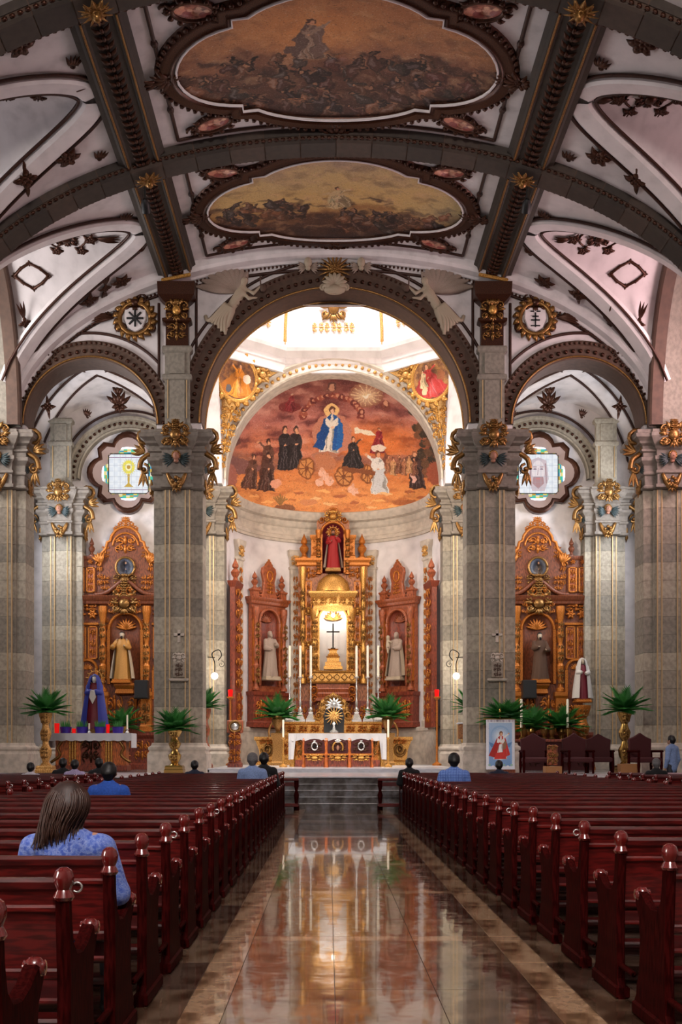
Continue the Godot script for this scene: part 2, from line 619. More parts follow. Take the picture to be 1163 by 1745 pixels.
	mk("slab_band", Color(0.68, 0.57, 0.47), 0.16, 0, veins, Vector3.ONE * 0.9, {"bump": wave, "bump_cm": 0.3, "coat": 0.6, "coat_rough": 0.03})
	mk("grout", Color(0.34, 0.29, 0.26), 0.6)
	mk("linen", Color(0.93, 0.93, 0.96), 0.8, 0, fine, Vector3.ONE * 3)
	mk("wax", Color(0.95, 0.92, 0.84), 0.5)
	mk("black", Color(0.05, 0.05, 0.055), 0.5)
	mk("grille", Color(0.09, 0.09, 0.10), 0.8)
	mk("iron", Color(0.08, 0.075, 0.07), 0.5, 0.6)
	mk("ivory", Color(0.80, 0.72, 0.62), 0.6, 0, fine, Vector3.ONE * 3)
	mk("grey_paint", Color(0.72, 0.63, 0.57), 0.7, 0, fine, Vector3.ONE * 2)
	mk("robe_red", Color(0.72, 0.13, 0.14), 0.7, 0, fine, Vector3.ONE * 3)
	mk("robe_crimson", Color(0.48, 0.05, 0.14), 0.6, 0, fine, Vector3.ONE * 3, {"rim": 0.4})
	mk("robe_blue", Color(0.10, 0.16, 0.60), 0.6, 0, fine, Vector3.ONE * 3, {"rim": 0.4})
	mk("robe_brown", Color(0.36, 0.24, 0.16), 0.8, 0, fine, Vector3.ONE * 3)
	mk("robe_gold", Color(0.80, 0.66, 0.42), 0.5, 0.2, gold, Vector3.ONE * 3)
	mk("robe_white", Color(0.90, 0.87, 0.84), 0.7, 0, fine, Vector3.ONE * 3)
	for k in 3:
		mk("leaf_%d" % k, [Color(0.22, 0.56, 0.22), Color(0.16, 0.47, 0.18), Color(0.32, 0.66, 0.30)][k], 0.5, 0, fine, Vector3.ONE * 4)
		M["leaf_%d" % k].backlight_enabled = true
		M["leaf_%d" % k].backlight = Color(0.05, 0.16, 0.05)
	mk("purple", Color(0.22, 0.14, 0.60), 0.5)
	mk("votive", Color(0.75, 0.05, 0.06), 0.2, 0, null, Vector3.ONE, {"emit": Color(1, 0.1, 0.08), "power": 0.35})
	mk("flame", Color(1, 0.8, 0.5), 0.5, 0, null, Vector3.ONE, {"emit": Color(1, 0.75, 0.4), "power": 6.0})
	mk("bulb_lamp", Color(1, 1, 1), 0.4, 0, null, Vector3.ONE, {"emit": Color(1, 0.97, 0.93), "power": 5.0})
	mk("window_day", Color(0.9, 0.92, 1), 0.4, 0, null, Vector3.ONE, {"emit": Color(0.92, 0.95, 1), "power": 1.6})
	mk("window_rose", Color(1, 0.8, 0.8), 0.4, 0, null, Vector3.ONE, {"emit": Color(1, 0.72, 0.74), "power": 1.2})
	mk("upholstery", Color(0.30, 0.05, 0.07), 0.8, 0, fine, Vector3.ONE * 4, {"rim": 0.3})
	mk("lectern_wood", Color(0.66, 0.42, 0.20), 0.4, 0, grain, Vector3(3, 1, 3))
	mk("cardboard", Color(0.72, 0.50, 0.30), 0.8, 0, fine, Vector3.ONE * 3)
	mk("hair_black", Color(0.045, 0.035, 0.035), 0.5, 0, grain, Vector3(9, 1.5, 9))
	mk("hair_brown", Color(0.20, 0.10, 0.07), 0.55, 0, grain, Vector3(12, 1.2, 12))
	mk("hair_strand", Color(0.26, 0.14, 0.09), 0.45, 0, grain, Vector3(20, 3, 20))
	mk("hair_grey", Color(0.42, 0.41, 0.42), 0.6, 0, grain, Vector3(9, 3, 9))
	mk("veil_grey", Color(0.60, 0.52, 0.50), 0.8)

# ---------------------------------------------------------------- painted surfaces
class Paint:
	var im: Image
	var k := 1.0
	var o := Vector2.ZERO
	func start(w: int, h: int, f: Callable, coarse := 4) -> Paint:
		im = Image.create(maxi(w / coarse, 2), maxi(h / coarse, 2), false, Image.FORMAT_RGB8)
		for y in im.get_height():
			for x in im.get_width():
				im.set_pixel(x, y, f.call((x + 0.5) / im.get_width(), (y + 0.5) / im.get_height()))
		if coarse > 1:
			im.resize(w, h, Image.INTERPOLATE_CUBIC)
		return self
	func poly(p: PackedVector2Array, col: Color) -> void:
		var q := PackedVector2Array()
		var lo := 1e9
		var hi := -1e9
		for a in p:
			var b := (a - o) * k
			q.append(b)
			lo = minf(lo, b.y)
			hi = maxf(hi, b.y)
		for y in range(maxi(int(floor(lo)), 0), mini(int(ceil(hi)) + 1, im.get_height())):
			var yy := y + 0.5
			var xs := []
			for i in q.size():
				var a := q[i]
				var b := q[(i + 1) % q.size()]
				if (a.y <= yy) != (b.y <= yy):
					xs.append(a.x + (yy - a.y) / (b.y - a.y) * (b.x - a.x))
			xs.sort()
			for i in range(0, xs.size() - 1, 2):
				var x0 := int(round(xs[i]))
				var x1 := int(round(xs[i + 1]))
				if x1 > x0:
					im.fill_rect(Rect2i(x0, y, x1 - x0, 1), col)
	func ell(c: Vector2, rx: float, ry: float, col: Color, turn := 0.0) -> void:
		var p := PackedVector2Array()
		for i in 20:
			p.append(c + Vector2(cos(TAU * i / 20) * rx, sin(TAU * i / 20) * ry).rotated(turn))
		poly(p, col)
	func line(a: Vector2, b: Vector2, w: float, col: Color) -> void:
		var s := (b - a).normalized().orthogonal() * w * 0.5
		poly(PackedVector2Array([a + s, b + s, b - s, a - s]), col)
	# a robed figure whose feet stand at f: h tall, leaning, robe and mantle colours
	func person(f: Vector2, h: float, robe: Color, skin: Color, hair: Color, lean := 0.0, wide := 0.34, mantle := Color(0, 0, 0, 0), arm := 0) -> void:
		var e := Vector2(lean * h, 0)
		var sh := f + Vector2(0, -h * 0.8) + e
		poly(PackedVector2Array([f + Vector2(-h * wide * 0.5, 0), sh + Vector2(-h * 0.12, h * 0.02), sh + Vector2(-h * 0.05, -h * 0.04), sh + Vector2(h * 0.05, -h * 0.04), sh + Vector2(h * 0.12, h * 0.02), f + Vector2(h * wide * 0.5, 0), f + Vector2(0, h * 0.02)]), robe)
		poly(PackedVector2Array([f + Vector2(h * wide * 0.12, 0), sh + Vector2(h * 0.02, 0), sh + Vector2(h * 0.12, h * 0.02), f + Vector2(h * wide * 0.5, 0)]), robe.darkened(0.28))
		for i in 8:
			var x := (i - 3.5) / 3.8
			var mid := sh.lerp(f, 0.5) + Vector2(x * h * 0.13 + h * 0.03 * sin(i * 2.1), 0)
			var cc := robe.darkened(0.4) if i % 2 == 0 else robe.lightened(0.22)
			line(sh + Vector2(x * h * 0.09, h * 0.1), mid, h * 0.014, cc)
			line(mid, f + Vector2(x * h * wide * 0.46 + h * 0.02 * sin(i * 3.7), -h * 0.02), h * 0.02, cc)
		if mantle.a > 0.5:
			poly(PackedVector2Array([sh + Vector2(h * 0.02, -h * 0.06), sh + Vector2(h * 0.17, h * 0.06), f + Vector2(h * wide * 0.7, -h * 0.16), f + Vector2(h * wide * 0.2, -h * 0.04), sh + Vector2(h * 0.06, h * 0.25)]), mantle)
			poly(PackedVector2Array([sh + Vector2(-h * 0.02, -h * 0.06), sh + Vector2(-h * 0.15, h * 0.06), f + Vector2(-h * wide * 0.85, -h * 0.12), f + Vector2(-h * wide * 0.3, -h * 0.05), sh + Vector2(-h * 0.06, h * 0.25)]), mantle.darkened(0.15))
			line(sh + Vector2(h * 0.12, h * 0.05), f + Vector2(h * wide * 0.5, -h * 0.12), h * 0.03, mantle.lightened(0.15))
		poly(PackedVector2Array([sh + Vector2(-h * 0.12, h * 0.02), sh + Vector2(-h * 0.15, h * 0.2), sh + Vector2(h * 0.02, h * 0.26), sh + Vector2(h * 0.15, h * 0.2), sh + Vector2(h * 0.12, h * 0.02), sh + Vector2(0, h * 0.14)]), robe.lightened(0.07))
		ell(sh + Vector2(h * 0.01, h * 0.23), h * 0.035, h * 0.025, skin)
		if arm != 0:
			line(sh + Vector2(arm * h * 0.08, h * 0.04), sh + Vector2(arm * h * 0.27, -h * 0.1), h * 0.05, robe.lightened(0.1))
			ell(sh + Vector2(arm * h * 0.28, -h * 0.12), h * 0.03, h * 0.03, skin)
		var c := sh + Vector2(lean * h * 0.2, -h * 0.11)
		ell(c + Vector2(0, -h * 0.012), h * 0.064, h * 0.085, hair)
		ell(c + Vector2(h * 0.008, h * 0.016), h * 0.046, h * 0.062, skin)
	func warp(n: FastNoiseLite, amp: float) -> Paint:
		var w := im.get_width()
		var h := im.get_height()
		var src := im.duplicate() as Image
		for y in h:
			for x in w:
				var a := n.get_noise_2d(x, y) * amp
				var c := n.get_noise_2d(x + 500, y) * amp
				im.set_pixel(x, y, src.get_pixel(clampi(int(x + a), 0, w - 1), clampi(int(y + c), 0, h - 1)))
		return self
	# a crouching or leaning form in a crowd
	func huddle(c: Vector2, r: float, robe: Color, skin: Color, lean: float) -> void:
		ell(c, r * 0.62, r, robe.darkened(0.25), lean)
		ell(c + Vector2(-r * 0.12, -r * 0.1).rotated(lean), r * 0.4, r * 0.85, robe, lean)
		ell(c + Vector2(-r * 0.2, -r * 0.25).rotated(lean), r * 0.16, r * 0.5, robe.lightened(0.2), lean + 0.2)
		ell(c + Vector2(0, -r * 1.12).rotated(lean), r * 0.27, r * 0.31, robe.darkened(0.5))
		ell(c + Vector2(-r * 0.04, -r * 1.08).rotated(lean), r * 0.18, r * 0.22, skin)
		line(c + Vector2(r * 0.2, -r * 0.5).rotated(lean), c + Vector2(r * 0.75, -r * 0.1).rotated(lean), r * 0.22, skin.darkened(0.2))
	func soften(f := 2) -> Paint:
		var w := im.get_width()
		var h := im.get_height()
		im.resize(w / f, h / f, Image.INTERPOLATE_BILINEAR)
		im.resize(w, h, Image.INTERPOLATE_CUBIC)
		return self
	func grainy(seed: int, amt: float) -> Paint:
		var g := RandomNumberGenerator.new()
		g.seed = seed
		for i in im.get_width() * im.get_height() / 9:
			var x := g.randi() % (im.get_width() - 3)
			var y := g.randi() % (im.get_height() - 2)
			var c := im.get_pixel(x, y)
			c = c.lightened(g.randf() * amt) if g.randf() > 0.5 else c.darkened(g.randf() * amt)
			im.fill_rect(Rect2i(x, y, 1 + g.randi() % 3, 1 + g.randi() % 2), c)
		return self

func blend(stops: Array, f: float) -> Color:
	for i in stops.size() - 1:
		if f <= stops[i + 1][0]:
			return Color(stops[i][1]).lerp(stops[i + 1][1], clampf((f - stops[i][0]) / (stops[i + 1][0] - stops[i][0]), 0, 1))
	return stops[-1][1]

func picture(called: String, p: Paint, rough := 0.75, glow := 0.0) -> StandardMaterial3D:
	var m := StandardMaterial3D.new()
	m.resource_name = called
	m.albedo_texture = ImageTexture.create_from_image(p.im)
	m.roughness = rough
	m.texture_repeat = false
	if glow > 0.0:
		m.emission_enabled = true
		m.emission_operator = BaseMaterial3D.EMISSION_OP_MULTIPLY
		m.emission = Color.WHITE
		m.emission_texture = m.albedo_texture
		m.emission_energy_multiplier = glow
		m.albedo_color = Color(0.35, 0.35, 0.35)
	M[called] = m
	return m

func noise(seed: int, freq: float, oct := 4) -> FastNoiseLite:
	var f := FastNoiseLite.new()
	f.seed = seed
	f.frequency = freq
	f.fractal_octaves = oct
	return f

func paint_mural() -> void:
	var n := noise(7, 2.2)
	var sky := [[0.0, Color8(96, 46, 44)], [0.16, Color8(140, 78, 70)], [0.34, Color8(188, 116, 104)], [0.5, Color8(206, 122, 88)], [0.6, Color8(150, 96, 78)], [0.66, Color8(214, 128, 70)], [0.85, Color8(236, 160, 92)], [1.0, Color8(206, 124, 70)]]
	var f := func(x: float, y: float) -> Color:
		var a := n.get_noise_2d(x * 1.7, y * 2.6)
		var c := blend(sky, y + a * 0.09)
		if y < 0.55:
			var b := n.get_noise_2d(x * 2.2 + 5.0, y * 4.0 + 3.0)
			c = c.lerp(Color8(86, 38, 40), clampf(b * 1.6 - 0.05, 0, 0.75))
			c = c.lerp(Color8(224, 168, 148), clampf(-b * 1.5 - 0.1, 0, 0.6))
			var g := Vector2((x - 0.68) * 2.4, (y - 0.48) * 4.0).length()
			c = c.lerp(Color8(240, 126, 44), clampf(0.8 - g, 0, 0.7))
		else:
			c = c.lerp(Color8(168, 92, 52), clampf(n.get_noise_2d(x * 5.0, y * 7.0) * 0.9, 0, 0.5))
		return c
	var p := Paint.new().start(924, 648, f)
	p.o = Vector2(375, 628)
	p.k = 2.4
	var br := Color8(84, 46, 34)
	var sk := Color8(222, 160, 122)
	# hills and trees at the sides
	p.poly(V2([375, 790, 395, 776, 420, 784, 440, 792, 460, 788, 470, 800, 375, 812]), Color8(128, 84, 78))
	p.poly(V2([760, 770, 735, 768, 700, 776, 676, 788, 660, 796, 760, 812]), Color8(120, 78, 62))
	for i in 16:
		p.ell(Vector2(704 + (i * 37) % 52, 700 + (i * 29) % 58), 9, 7, [Color8(66, 52, 36), Color8(92, 66, 44), Color8(54, 44, 34)][i % 3])
	for i in 8:
		p.ell(Vector2(384 + (i * 17) % 22, 716 + (i * 31) % 60), 7, 9, [Color8(74, 46, 42), Color8(100, 60, 52)][i % 2])
	for i in 40:
		p.ell(Vector2(714 + (i * 23) % 40, 690 + (i * 41) % 118), 7 + i % 4, 6 + i % 3, [Color8(62, 48, 34), Color8(96, 66, 44), Color8(48, 40, 30), Color8(120, 76, 50)][i % 4])
	p.ell(Vector2(742, 806), 15, 20, Color8(160, 82, 56))
	p.ell(Vector2(392, 812), 12, 22, Color8(170, 104, 88))
	# glory round the dove, clouds with figures
	for i in 8:
		p.ell(Vector2(624, 674), 30 - i * 3.4, 21 - i * 2.5, Color8(150 + i * 12, 96 + i * 15, 76 + i * 13))
	for i in 16:
		p.line(Vector2(624, 674), Vector2(624, 674) + Vector2(cos(i * TAU / 16) * 26, sin(i * TAU / 16) * 18), 1.2, Color8(236, 206, 160))
	p.poly(V2([616, 672, 624, 675, 633, 669, 628, 677, 624, 681, 620, 677]), Color8(250, 240, 220))
	p.ell(Vector2(493, 694), 19, 9, Color8(120, 48, 46))
	p.person(Vector2(494, 700), 30, Color8(140, 40, 46), sk, Color8(190, 170, 150), 0.1, 0.7)
	p.ell(Vector2(566, 662), 17, 9, Color8(132, 78, 68))
	p.ell(Vector2(566, 659), 8, 8, Color8(96, 58, 54))
	p.ell(Vector2(566, 661), 5, 6, Color8(196, 140, 112))
	p.ell(Vector2(658, 690), 8, 9, Color8(120, 60, 50))
	p.ell(Vector2(658, 687), 4.5, 5.5, Color8(210, 150, 118))
	for i in 19:
		var a := PI * (1.02 + 0.96 * i / 18.0)
		var c := Vector2(566 + cos(a) * 50, 712 + sin(a) * 37)
		p.ell(c, 6.5, 5.5, [Color8(128, 56, 48), Color8(160, 84, 66), Color8(104, 44, 42)][i % 3])
		p.ell(c + Vector2(1, -1), 2.6, 2.8, Color8(206, 142, 112))
	# the woman in the blue mantle
	p.ell(Vector2(566, 740), 34, 36, Color8(196, 128, 104))
	p.ell(Vector2(566, 700), 13, 13, Color8(240, 196, 130))
	p.person(Vector2(561, 771), 78, Color8(232, 222, 208), Color8(236, 190, 156), Color8(96, 54, 38), 0.06, 0.42, Color8(24, 84, 158))
	p.poly(V2([550, 722, 544, 745, 537, 757, 548, 762, 556, 740]), Color8(18, 66, 134))
	p.poly(V2([578, 712, 586, 730, 584, 760, 572, 768, 576, 740]), Color8(30, 98, 174))
	p.ell(Vector2(552, 776), 22, 6, Color8(176, 116, 92))
	# friars and other figures
	p.person(Vector2(486, 800), 74, Color8(36, 26, 30), sk, Color8(70, 40, 34), 0, 0.36)
	p.person(Vector2(503, 798), 72, Color8(42, 30, 32), sk, Color8(64, 38, 32), 0.02, 0.36)
	p.person(Vector2(455, 812), 64, Color8(94, 54, 40), sk, Color8(60, 32, 28), 0.04, 0.4, Color(0, 0, 0, 0), -1)
	p.person(Vector2(424, 832), 58, Color8(98, 58, 44), sk, Color8(70, 42, 34), 0.12, 0.5)
	p.person(Vector2(453, 836), 66, Color8(78, 44, 34), sk, Color8(60, 34, 28), 0.06, 0.46)
	p.ell(Vector2(470, 824), 10, 8, Color8(226, 160, 130))
	p.person(Vector2(602, 798), 54, Color8(38, 28, 30), sk, Color8(66, 38, 32), 0, 0.72, Color(0, 0, 0, 0), 1)
	p.poly(V2([604, 728, 618, 732, 632, 734, 640, 742, 628, 742, 616, 738, 605, 738]), Color8(240, 226, 200))
	p.person(Vector2(644, 772), 44, Color8(150, 34, 42), sk, Color8(110, 60, 40), 0.05, 0.6)
	p.ell(Vector2(646, 764), 13, 6, Color8(232, 214, 196))
	p.poly(V2([656, 770, 668, 790, 672, 806, 664, 806, 652, 786]), Color8(120, 66, 48))
	p.person(Vector2(648, 842), 74, Color8(226, 222, 216), sk, Color8(112, 62, 42), -0.05, 0.44, Color(0, 0, 0, 0), -1)
	p.poly(V2([640, 800, 656, 800, 652, 830, 664, 842, 634, 838]), Color8(206, 208, 210))
	p.person(Vector2(712, 832), 64, Color8(58, 36, 34), sk, Color8(150, 88, 58), -0.06, 0.46)
	p.poly(V2([700, 792, 706, 792, 710, 818, 704, 824, 700, 808]), Color8(226, 178, 164))
	for i in 6:
		p.person(Vector2(662 + i * 9, 806 + (i % 2) * 4), 30, [Color8(176, 110, 74), Color8(206, 150, 100), Color8(134, 80, 56)][i % 3], sk, Color8(110, 64, 44), 0.0, 0.4)
	# the cart: wheels, draught beast and cherubs
	for w in [[522, 798, 15, 19], [586, 812, 16, 18], [626, 808, 11, 16]]:
		p.ell(Vector2(w[0], w[1]), w[2], w[3], Color8(138, 78, 36))
		p.ell(Vector2(w[0], w[1]), w[2] - 3.0, w[3] - 3.0, Color8(206, 138, 76))
		for i in 8:
			p.line(Vector2(w[0], w[1]), Vector2(w[0] + cos(i * TAU / 8) * (w[2] - 2), w[1] + sin(i * TAU / 8) * (w[3] - 2)), 1.6, Color8(124, 68, 34))
		p.ell(Vector2(w[0], w[1]), 3.5, 4, Color8(120, 66, 34))
	p.line(Vector2(584, 800), Vector2(640, 806), 7, Color8(132, 74, 40))
	p.poly(V2([536, 776, 560, 772, 572, 786, 570, 800, 548, 800, 538, 792]), Color8(190, 120, 82))
	for c in [[548, 806], [556, 814], [545, 822], [562, 822], [600, 834], [606, 840]]:
		p.ell(Vector2(c[0], c[1]), 7, 6, Color8(236, 184, 158))
		p.ell(Vector2(c[0] + 2, c[1] - 6), 3.4, 3.6, Color8(224, 164, 132))
	for i in 26:
		p.ell(Vector2(404 + (i * 53) % 330, 836 + (i * 19) % 34), 7 + (i * 5) % 8, 2.4, [Color8(198, 118, 66), Color8(246, 178, 108), Color8(180, 102, 62), Color8(240, 190, 130)][i % 4])
	for i in 7:
		p.line(Vector2(478, 860), Vector2(478 + (i - 3) * 4.0, 842 + absf(i - 3) * 2.0), 2.4, Color8(150, 110, 62))
	p.ell(Vector2(526, 856), 16, 6, Color8(214, 140, 92))
	p.ell(Vector2(486, 866), 18, 6, Color8(140, 90, 60))
	p.ell(Vector2(690, 856), 22, 5, Color8(176, 104, 62))
	p.soften(2).grainy(3, 0.2)
	var wn := noise(77, 0.03, 3)
	# laid out over the half dome: u is the angle across, v the way up the wall and then the curve
	var w := 900
	var h := 520
	var im := Image.create(w, h, false, Image.FORMAT_RGB8)
	for y in h:
		var s := (1.0 - (y + 0.5) / h) * CONCH_RUN
		for x in w:
			var q := conch((x + 0.5) / w, s)
			var px := 560.0 + (q.x + 0.2) * 1800.0 / -q.z
			var py := 1280.0 - (q.y - 1.5) * 1800.0 / -q.z
			im.set_pixel(x, y, p.im.get_pixel(clampi(int((px - 375) * 2.4 + wn.get_noise_2d(x, y) * 7.0), 0, 923), clampi(int((py - 628) * 2.4 + wn.get_noise_2d(x + 900, y) * 7.0), 0, 647)))
	p.im = im
	picture("mural", p)

const CONCH_R := 4.2
const CONCH_Y := 12.1
const CONCH_LOW := 0.2
const CONCH_RUN := 0.2 + 4.2 * PI / 2
func conch(u: float, s: float) -> Vector3:
	var a := (u - 0.5) * PI
	if s < CONCH_LOW:
		return Vector3(sin(a) * CONCH_R, CONCH_Y - CONCH_LOW + s, -42.0 - cos(a) * CONCH_R)
	var b := (s - CONCH_LOW) / CONCH_R
	return Vector3(sin(a) * CONCH_R, CONCH_Y + cos(a) * sin(b) * CONCH_R, -42.0 - cos(a) * cos(b) * CONCH_R)

func paint_ceilings() -> void:
	for k in 2:
		var n := noise(40 + k, 2.0, 5)
		var stops := [[0.0, Color8(168, 106, 66)], [0.3, Color8(186, 128, 84)], [0.45, Color8(150, 100, 72)], [0.6, Color8(100, 64, 48)], [1.0, Color8(70, 44, 36)]]
		if k == 1:
			stops = [[0.0, Color8(152, 124, 104)], [0.25, Color8(196, 164, 112)], [0.5, Color8(206, 168, 104)], [0.64, Color8(150, 104, 62)], [0.74, Color8(92, 58, 40)], [1.0, Color8(60, 38, 30)]]
		var f := func(x: float, y: float) -> Color:
			var a := n.get_noise_2d(x * 2.6, y * 2.4)
			var c := blend(stops, y + a * 0.16)
			c = c.lerp(Color8(52, 34, 30), clampf(n.get_noise_2d(x * 4.0 + 9.0, y * 5.0) * (1.6 if y > 0.45 else 0.5), 0, 0.7))
			c = c.lerp(Color8(212, 170, 128), clampf(-n.get_noise_2d(x * 4.0 + 3.0, y * 4.0) * 1.0 - 0.12, 0, 0.45))
			if k == 1:
				c = c.lerp(Color8(150, 150, 128), clampf((x - 0.72) * 2.2, 0, 0.5) * clampf(1.0 - absf(y - 0.55) * 4.0, 0, 1))
			else:
				c = c.lerp(Color8(232, 150, 82), clampf(0.7 - Vector2((x - 0.42) * 2.6, (y - 0.28) * 3.0).length(), 0, 0.6))
			return c
		var p := Paint.new().start(768, 512, f)
		var sk := Color8(206, 146, 108)
		var g := RandomNumberGenerator.new()
		g.seed = 5 + k
		if k == 0:
			p.person(Vector2(318, 250), 150, Color8(150, 118, 96), sk, Color8(80, 52, 40), 0.03, 0.44, Color8(120, 92, 80), 1)
			for i in 110:
				var c := Vector2(g.randf_range(40, 730), 260 + 230 * (i / 110.0) + g.randf_range(-20, 20))
				p.huddle(c, g.randf_range(18, 34), [Color8(92, 56, 44), Color8(130, 86, 62), Color8(62, 40, 36), Color8(150, 100, 74), Color8(104, 58, 48), Color8(84, 68, 60)][i % 6].darkened(g.randf() * 0.3), sk.darkened(0.15 + g.randf() * 0.4), g.randf_range(-1.1, 1.1))
			p.ell(Vector2(284, 418), 15, 8, Color8(190, 130, 86))
			p.ell(Vector2(284, 418), 11, 5, Color8(80, 48, 40))
		else:
			p.person(Vector2(392, 300), 130, Color8(200, 172, 126), sk, Color8(70, 44, 34), 0, 0.62, Color(0, 0, 0, 0), 1)
			p.line(Vector2(352, 214), Vector2(432, 214), 13, Color8(196, 164, 118))
			for i in 90:
				var s := g.randf() < 0.4
				var c := Vector2(g.randf_range(40, 300) if s else g.randf_range(400, 720), g.randf_range(240, 330) if s else g.randf_range(300, 420)) + Vector2(0, i * 0.5)
				p.huddle(c, g.randf_range(16, 32), [Color8(84, 50, 38), Color8(116, 74, 50), Color8(58, 38, 34), Color8(140, 88, 58), Color8(72, 56, 48)][i % 5].darkened(g.randf() * 0.3), sk.darkened(0.15 + g.randf() * 0.5), g.randf_range(-0.9, 0.9))
		p.warp(noise(50 + k, 0.02, 3), 16.0).soften(2).grainy(9 + k, 0.2)
		picture("ceiling_picture_%d" % k, p, 0.6)

func small_pictures() -> void:
	for k in 2:
		var n := noise(60 + k, 3.0)
		var f := func(x: float, y: float) -> Color:
			var a := n.get_noise_2d(x * 2, y * 2)
			return Color8(150, 96, 44).lerp(Color8(84, 44, 26), clampf(0.5 + a, 0, 1)) if k == 0 else Color8(176, 124, 66).lerp(Color8(96, 56, 36), clampf(0.5 + a, 0, 1))
		var p := Paint.new().start(256, 256, f)
		var robe := Color8(236, 136, 28) if k == 0 else Color8(206, 50, 46)
		p.person(Vector2(128, 236), 200, robe, Color8(214, 150, 110), Color8(90, 56, 36), 0.06 if k == 0 else -0.12, 0.85, robe.darkened(0.12), -1 if k == 0 else 1)
		p.ell(Vector2(74, 196), 20, 24, Color8(90, 84, 88) if k == 0 else Color8(216, 190, 150))
		p.ell(Vector2(194, 120), 28, 30, Color8(240, 210, 190) if k == 0 else Color8(150, 88, 52))
		if k == 1:
			p.person(Vector2(74, 176), 110, Color8(226, 196, 150), Color8(224, 170, 130), Color8(80, 48, 34), 0, 0.5)
		picture("medallion_%d" % k, p.warp(noise(70 + k, 0.02, 3), 8.0).soften(2).grainy(4, 0.2), 0.6)
	for k in 3:
		var n2 := noise(80 + k, 2.0)
		var f2 := func(x: float, y: float) -> Color: return Color8(40, 46, 70).lerp(Color8(30, 28, 34), clampf(0.5 + n2.get_noise_2d(x * 2, y * 2), 0, 1)) if k < 2 else Color8(120, 72, 60).lerp(Color8(200, 130, 110), clampf(0.5 + n2.get_noise_2d(x * 3, y * 3), 0, 1))
		var p2 := Paint.new().start(128, 128, f2)
		if k < 2:
			p2.person(Vector2(64, 150), 128, Color8(38, 42, 60) if k == 0 else Color8(66, 48, 38), Color8(206, 156, 122), Color8(60, 40, 32), 0.02, 0.9)
		else:
			for i in 4:
				p2.ell(Vector2(26 + i * 25, 70 + (i % 2) * 14), 18, 22, [Color8(214, 146, 120), Color8(150, 70, 60)][i % 2])
				p2.ell(Vector2(28 + i * 25, 44 + (i % 2) * 14), 9, 10, Color8(224, 170, 140))
		picture("portrait_%d" % k, p2.soften(2).grainy(5, 0.2), 0.5)
	# processional banner
	var f3 := func(x: float, y: float) -> Color:
		var e := maxf(absf(x - 0.5) * 2.0, absf(y - 0.5) * 1.9)
		return Color8(226, 228, 234) if e > 0.82 else Color8(178, 204, 230).lerp(Color8(120, 160, 210), clampf(y, 0, 1))
	var b := Paint.new().start(256, 448, f3, 2)
	for i in 5:
		b.ell(Vector2(128, 150), 92 - i * 14, 96 - i * 15, Color8(150 + i * 18, 184 + i * 12, 220 + i * 5))
	b.poly(V2([44, 250, 22, 200, 60, 214, 96, 240]), Color8(96, 140, 190))
	b.poly(V2([212, 250, 234, 200, 196, 214, 160, 240]), Color8(96, 140, 190))
	b.person(Vector2(128, 356), 250, Color8(240, 236, 230), Color8(226, 176, 140), Color8(120, 74, 46), 0.02, 0.5, Color8(204, 52, 44), 1)
	b.poly(V2([88, 300, 168, 290, 182, 352, 74, 356]), Color8(206, 56, 48))
	b.ell(Vector2(122, 214), 8, 9, Color8(200, 40, 40))
	b.ell(Vector2(166, 232), 16, 40, Color8(150, 112, 84), 0.2)
	for i in 9:
		b.ell(Vector2(20 + i * 27, 12), 11, 9, Color8(206, 196, 206) if i % 2 == 0 else Color8(170, 160, 176))
	for i in 7:
		b.ell(Vector2(30 + i * 33, 408 + (i % 2) * 12), 12, 9, Color8(150, 190, 170) if i % 2 == 0 else Color8(236, 236, 240))
	picture("banner_print", b.soften(2).grainy(6, 0.1), 0.8)
	# leaded glass, lit from behind by the day
	for k in 2:
		var f4 := func(x: float, y: float) -> Color:
			return Color8(236, 240, 244) if int(x * 9) % 2 == int(y * 9) % 2 else Color8(226, 232, 240)
		var g := Paint.new().start(256, 256, f4, 1)
		if k == 0:
			g.ell(Vector2(128, 84), 40, 44, Color8(240, 226, 90))
			for i in 20:
				g.line(Vector2(128, 84), Vector2(128 + cos(i * TAU / 20) * 50, 84 + sin(i * TAU / 20) * 54), 3, Color8(226, 210, 80))
			g.ell(Vector2(128, 84), 22, 24, Color8(250, 244, 190))
			g.ell(Vector2(128, 84), 12, 13, Color8(190, 150, 60))
			g.poly(V2([120, 130, 136, 130, 134, 190, 160, 214, 96, 214, 122, 190]), Color8(200, 166, 70))
			g.line(Vector2(0, 232), Vector2(256, 232), 3, Color8(120, 60, 110))
			g.line(Vector2(0, 22), Vector2(256, 22), 3, Color8(120, 60, 110))
		else:
			g.poly(V2([70, 90, 76, 40, 128, 20, 180, 40, 188, 90, 196, 160, 170, 240, 90, 240, 60, 160]), Color8(206, 190, 196))
			g.ell(Vector2(128, 110), 42, 70, Color8(232, 220, 222))
			for s in [-1, 1]:
				g.line(Vector2(128 + s * 34, 84), Vector2(128 + s * 10, 84), 5, Color8(150, 110, 120))
				g.ell(Vector2(128 + s * 21, 97), 12, 4, Color8(120, 90, 110))
				g.line(Vector2(128 + s * 46, 60), Vector2(128 + s * 54, 190), 6, Color8(160, 120, 124))
			g.line(Vector2(128, 90), Vector2(124, 136), 4, Color8(170, 140, 150))
			g.poly(V2([96, 146, 160, 146, 166, 190, 128, 226, 90, 190]), Color8(176, 138, 140))
			g.ell(Vector2(128, 160), 18, 4, Color8(206, 130, 130))
		for i in 8:
			g.line(Vector2(i * 36.5, 0), Vector2(i * 36.5, 256), 1.4, Color8(170, 176, 190))
			g.line(Vector2(0, i * 36.5), Vector2(256, i * 36.5), 1.4, Color8(170, 176, 190))
		picture("glass_%d" % k, g, 0.3, 0.6)
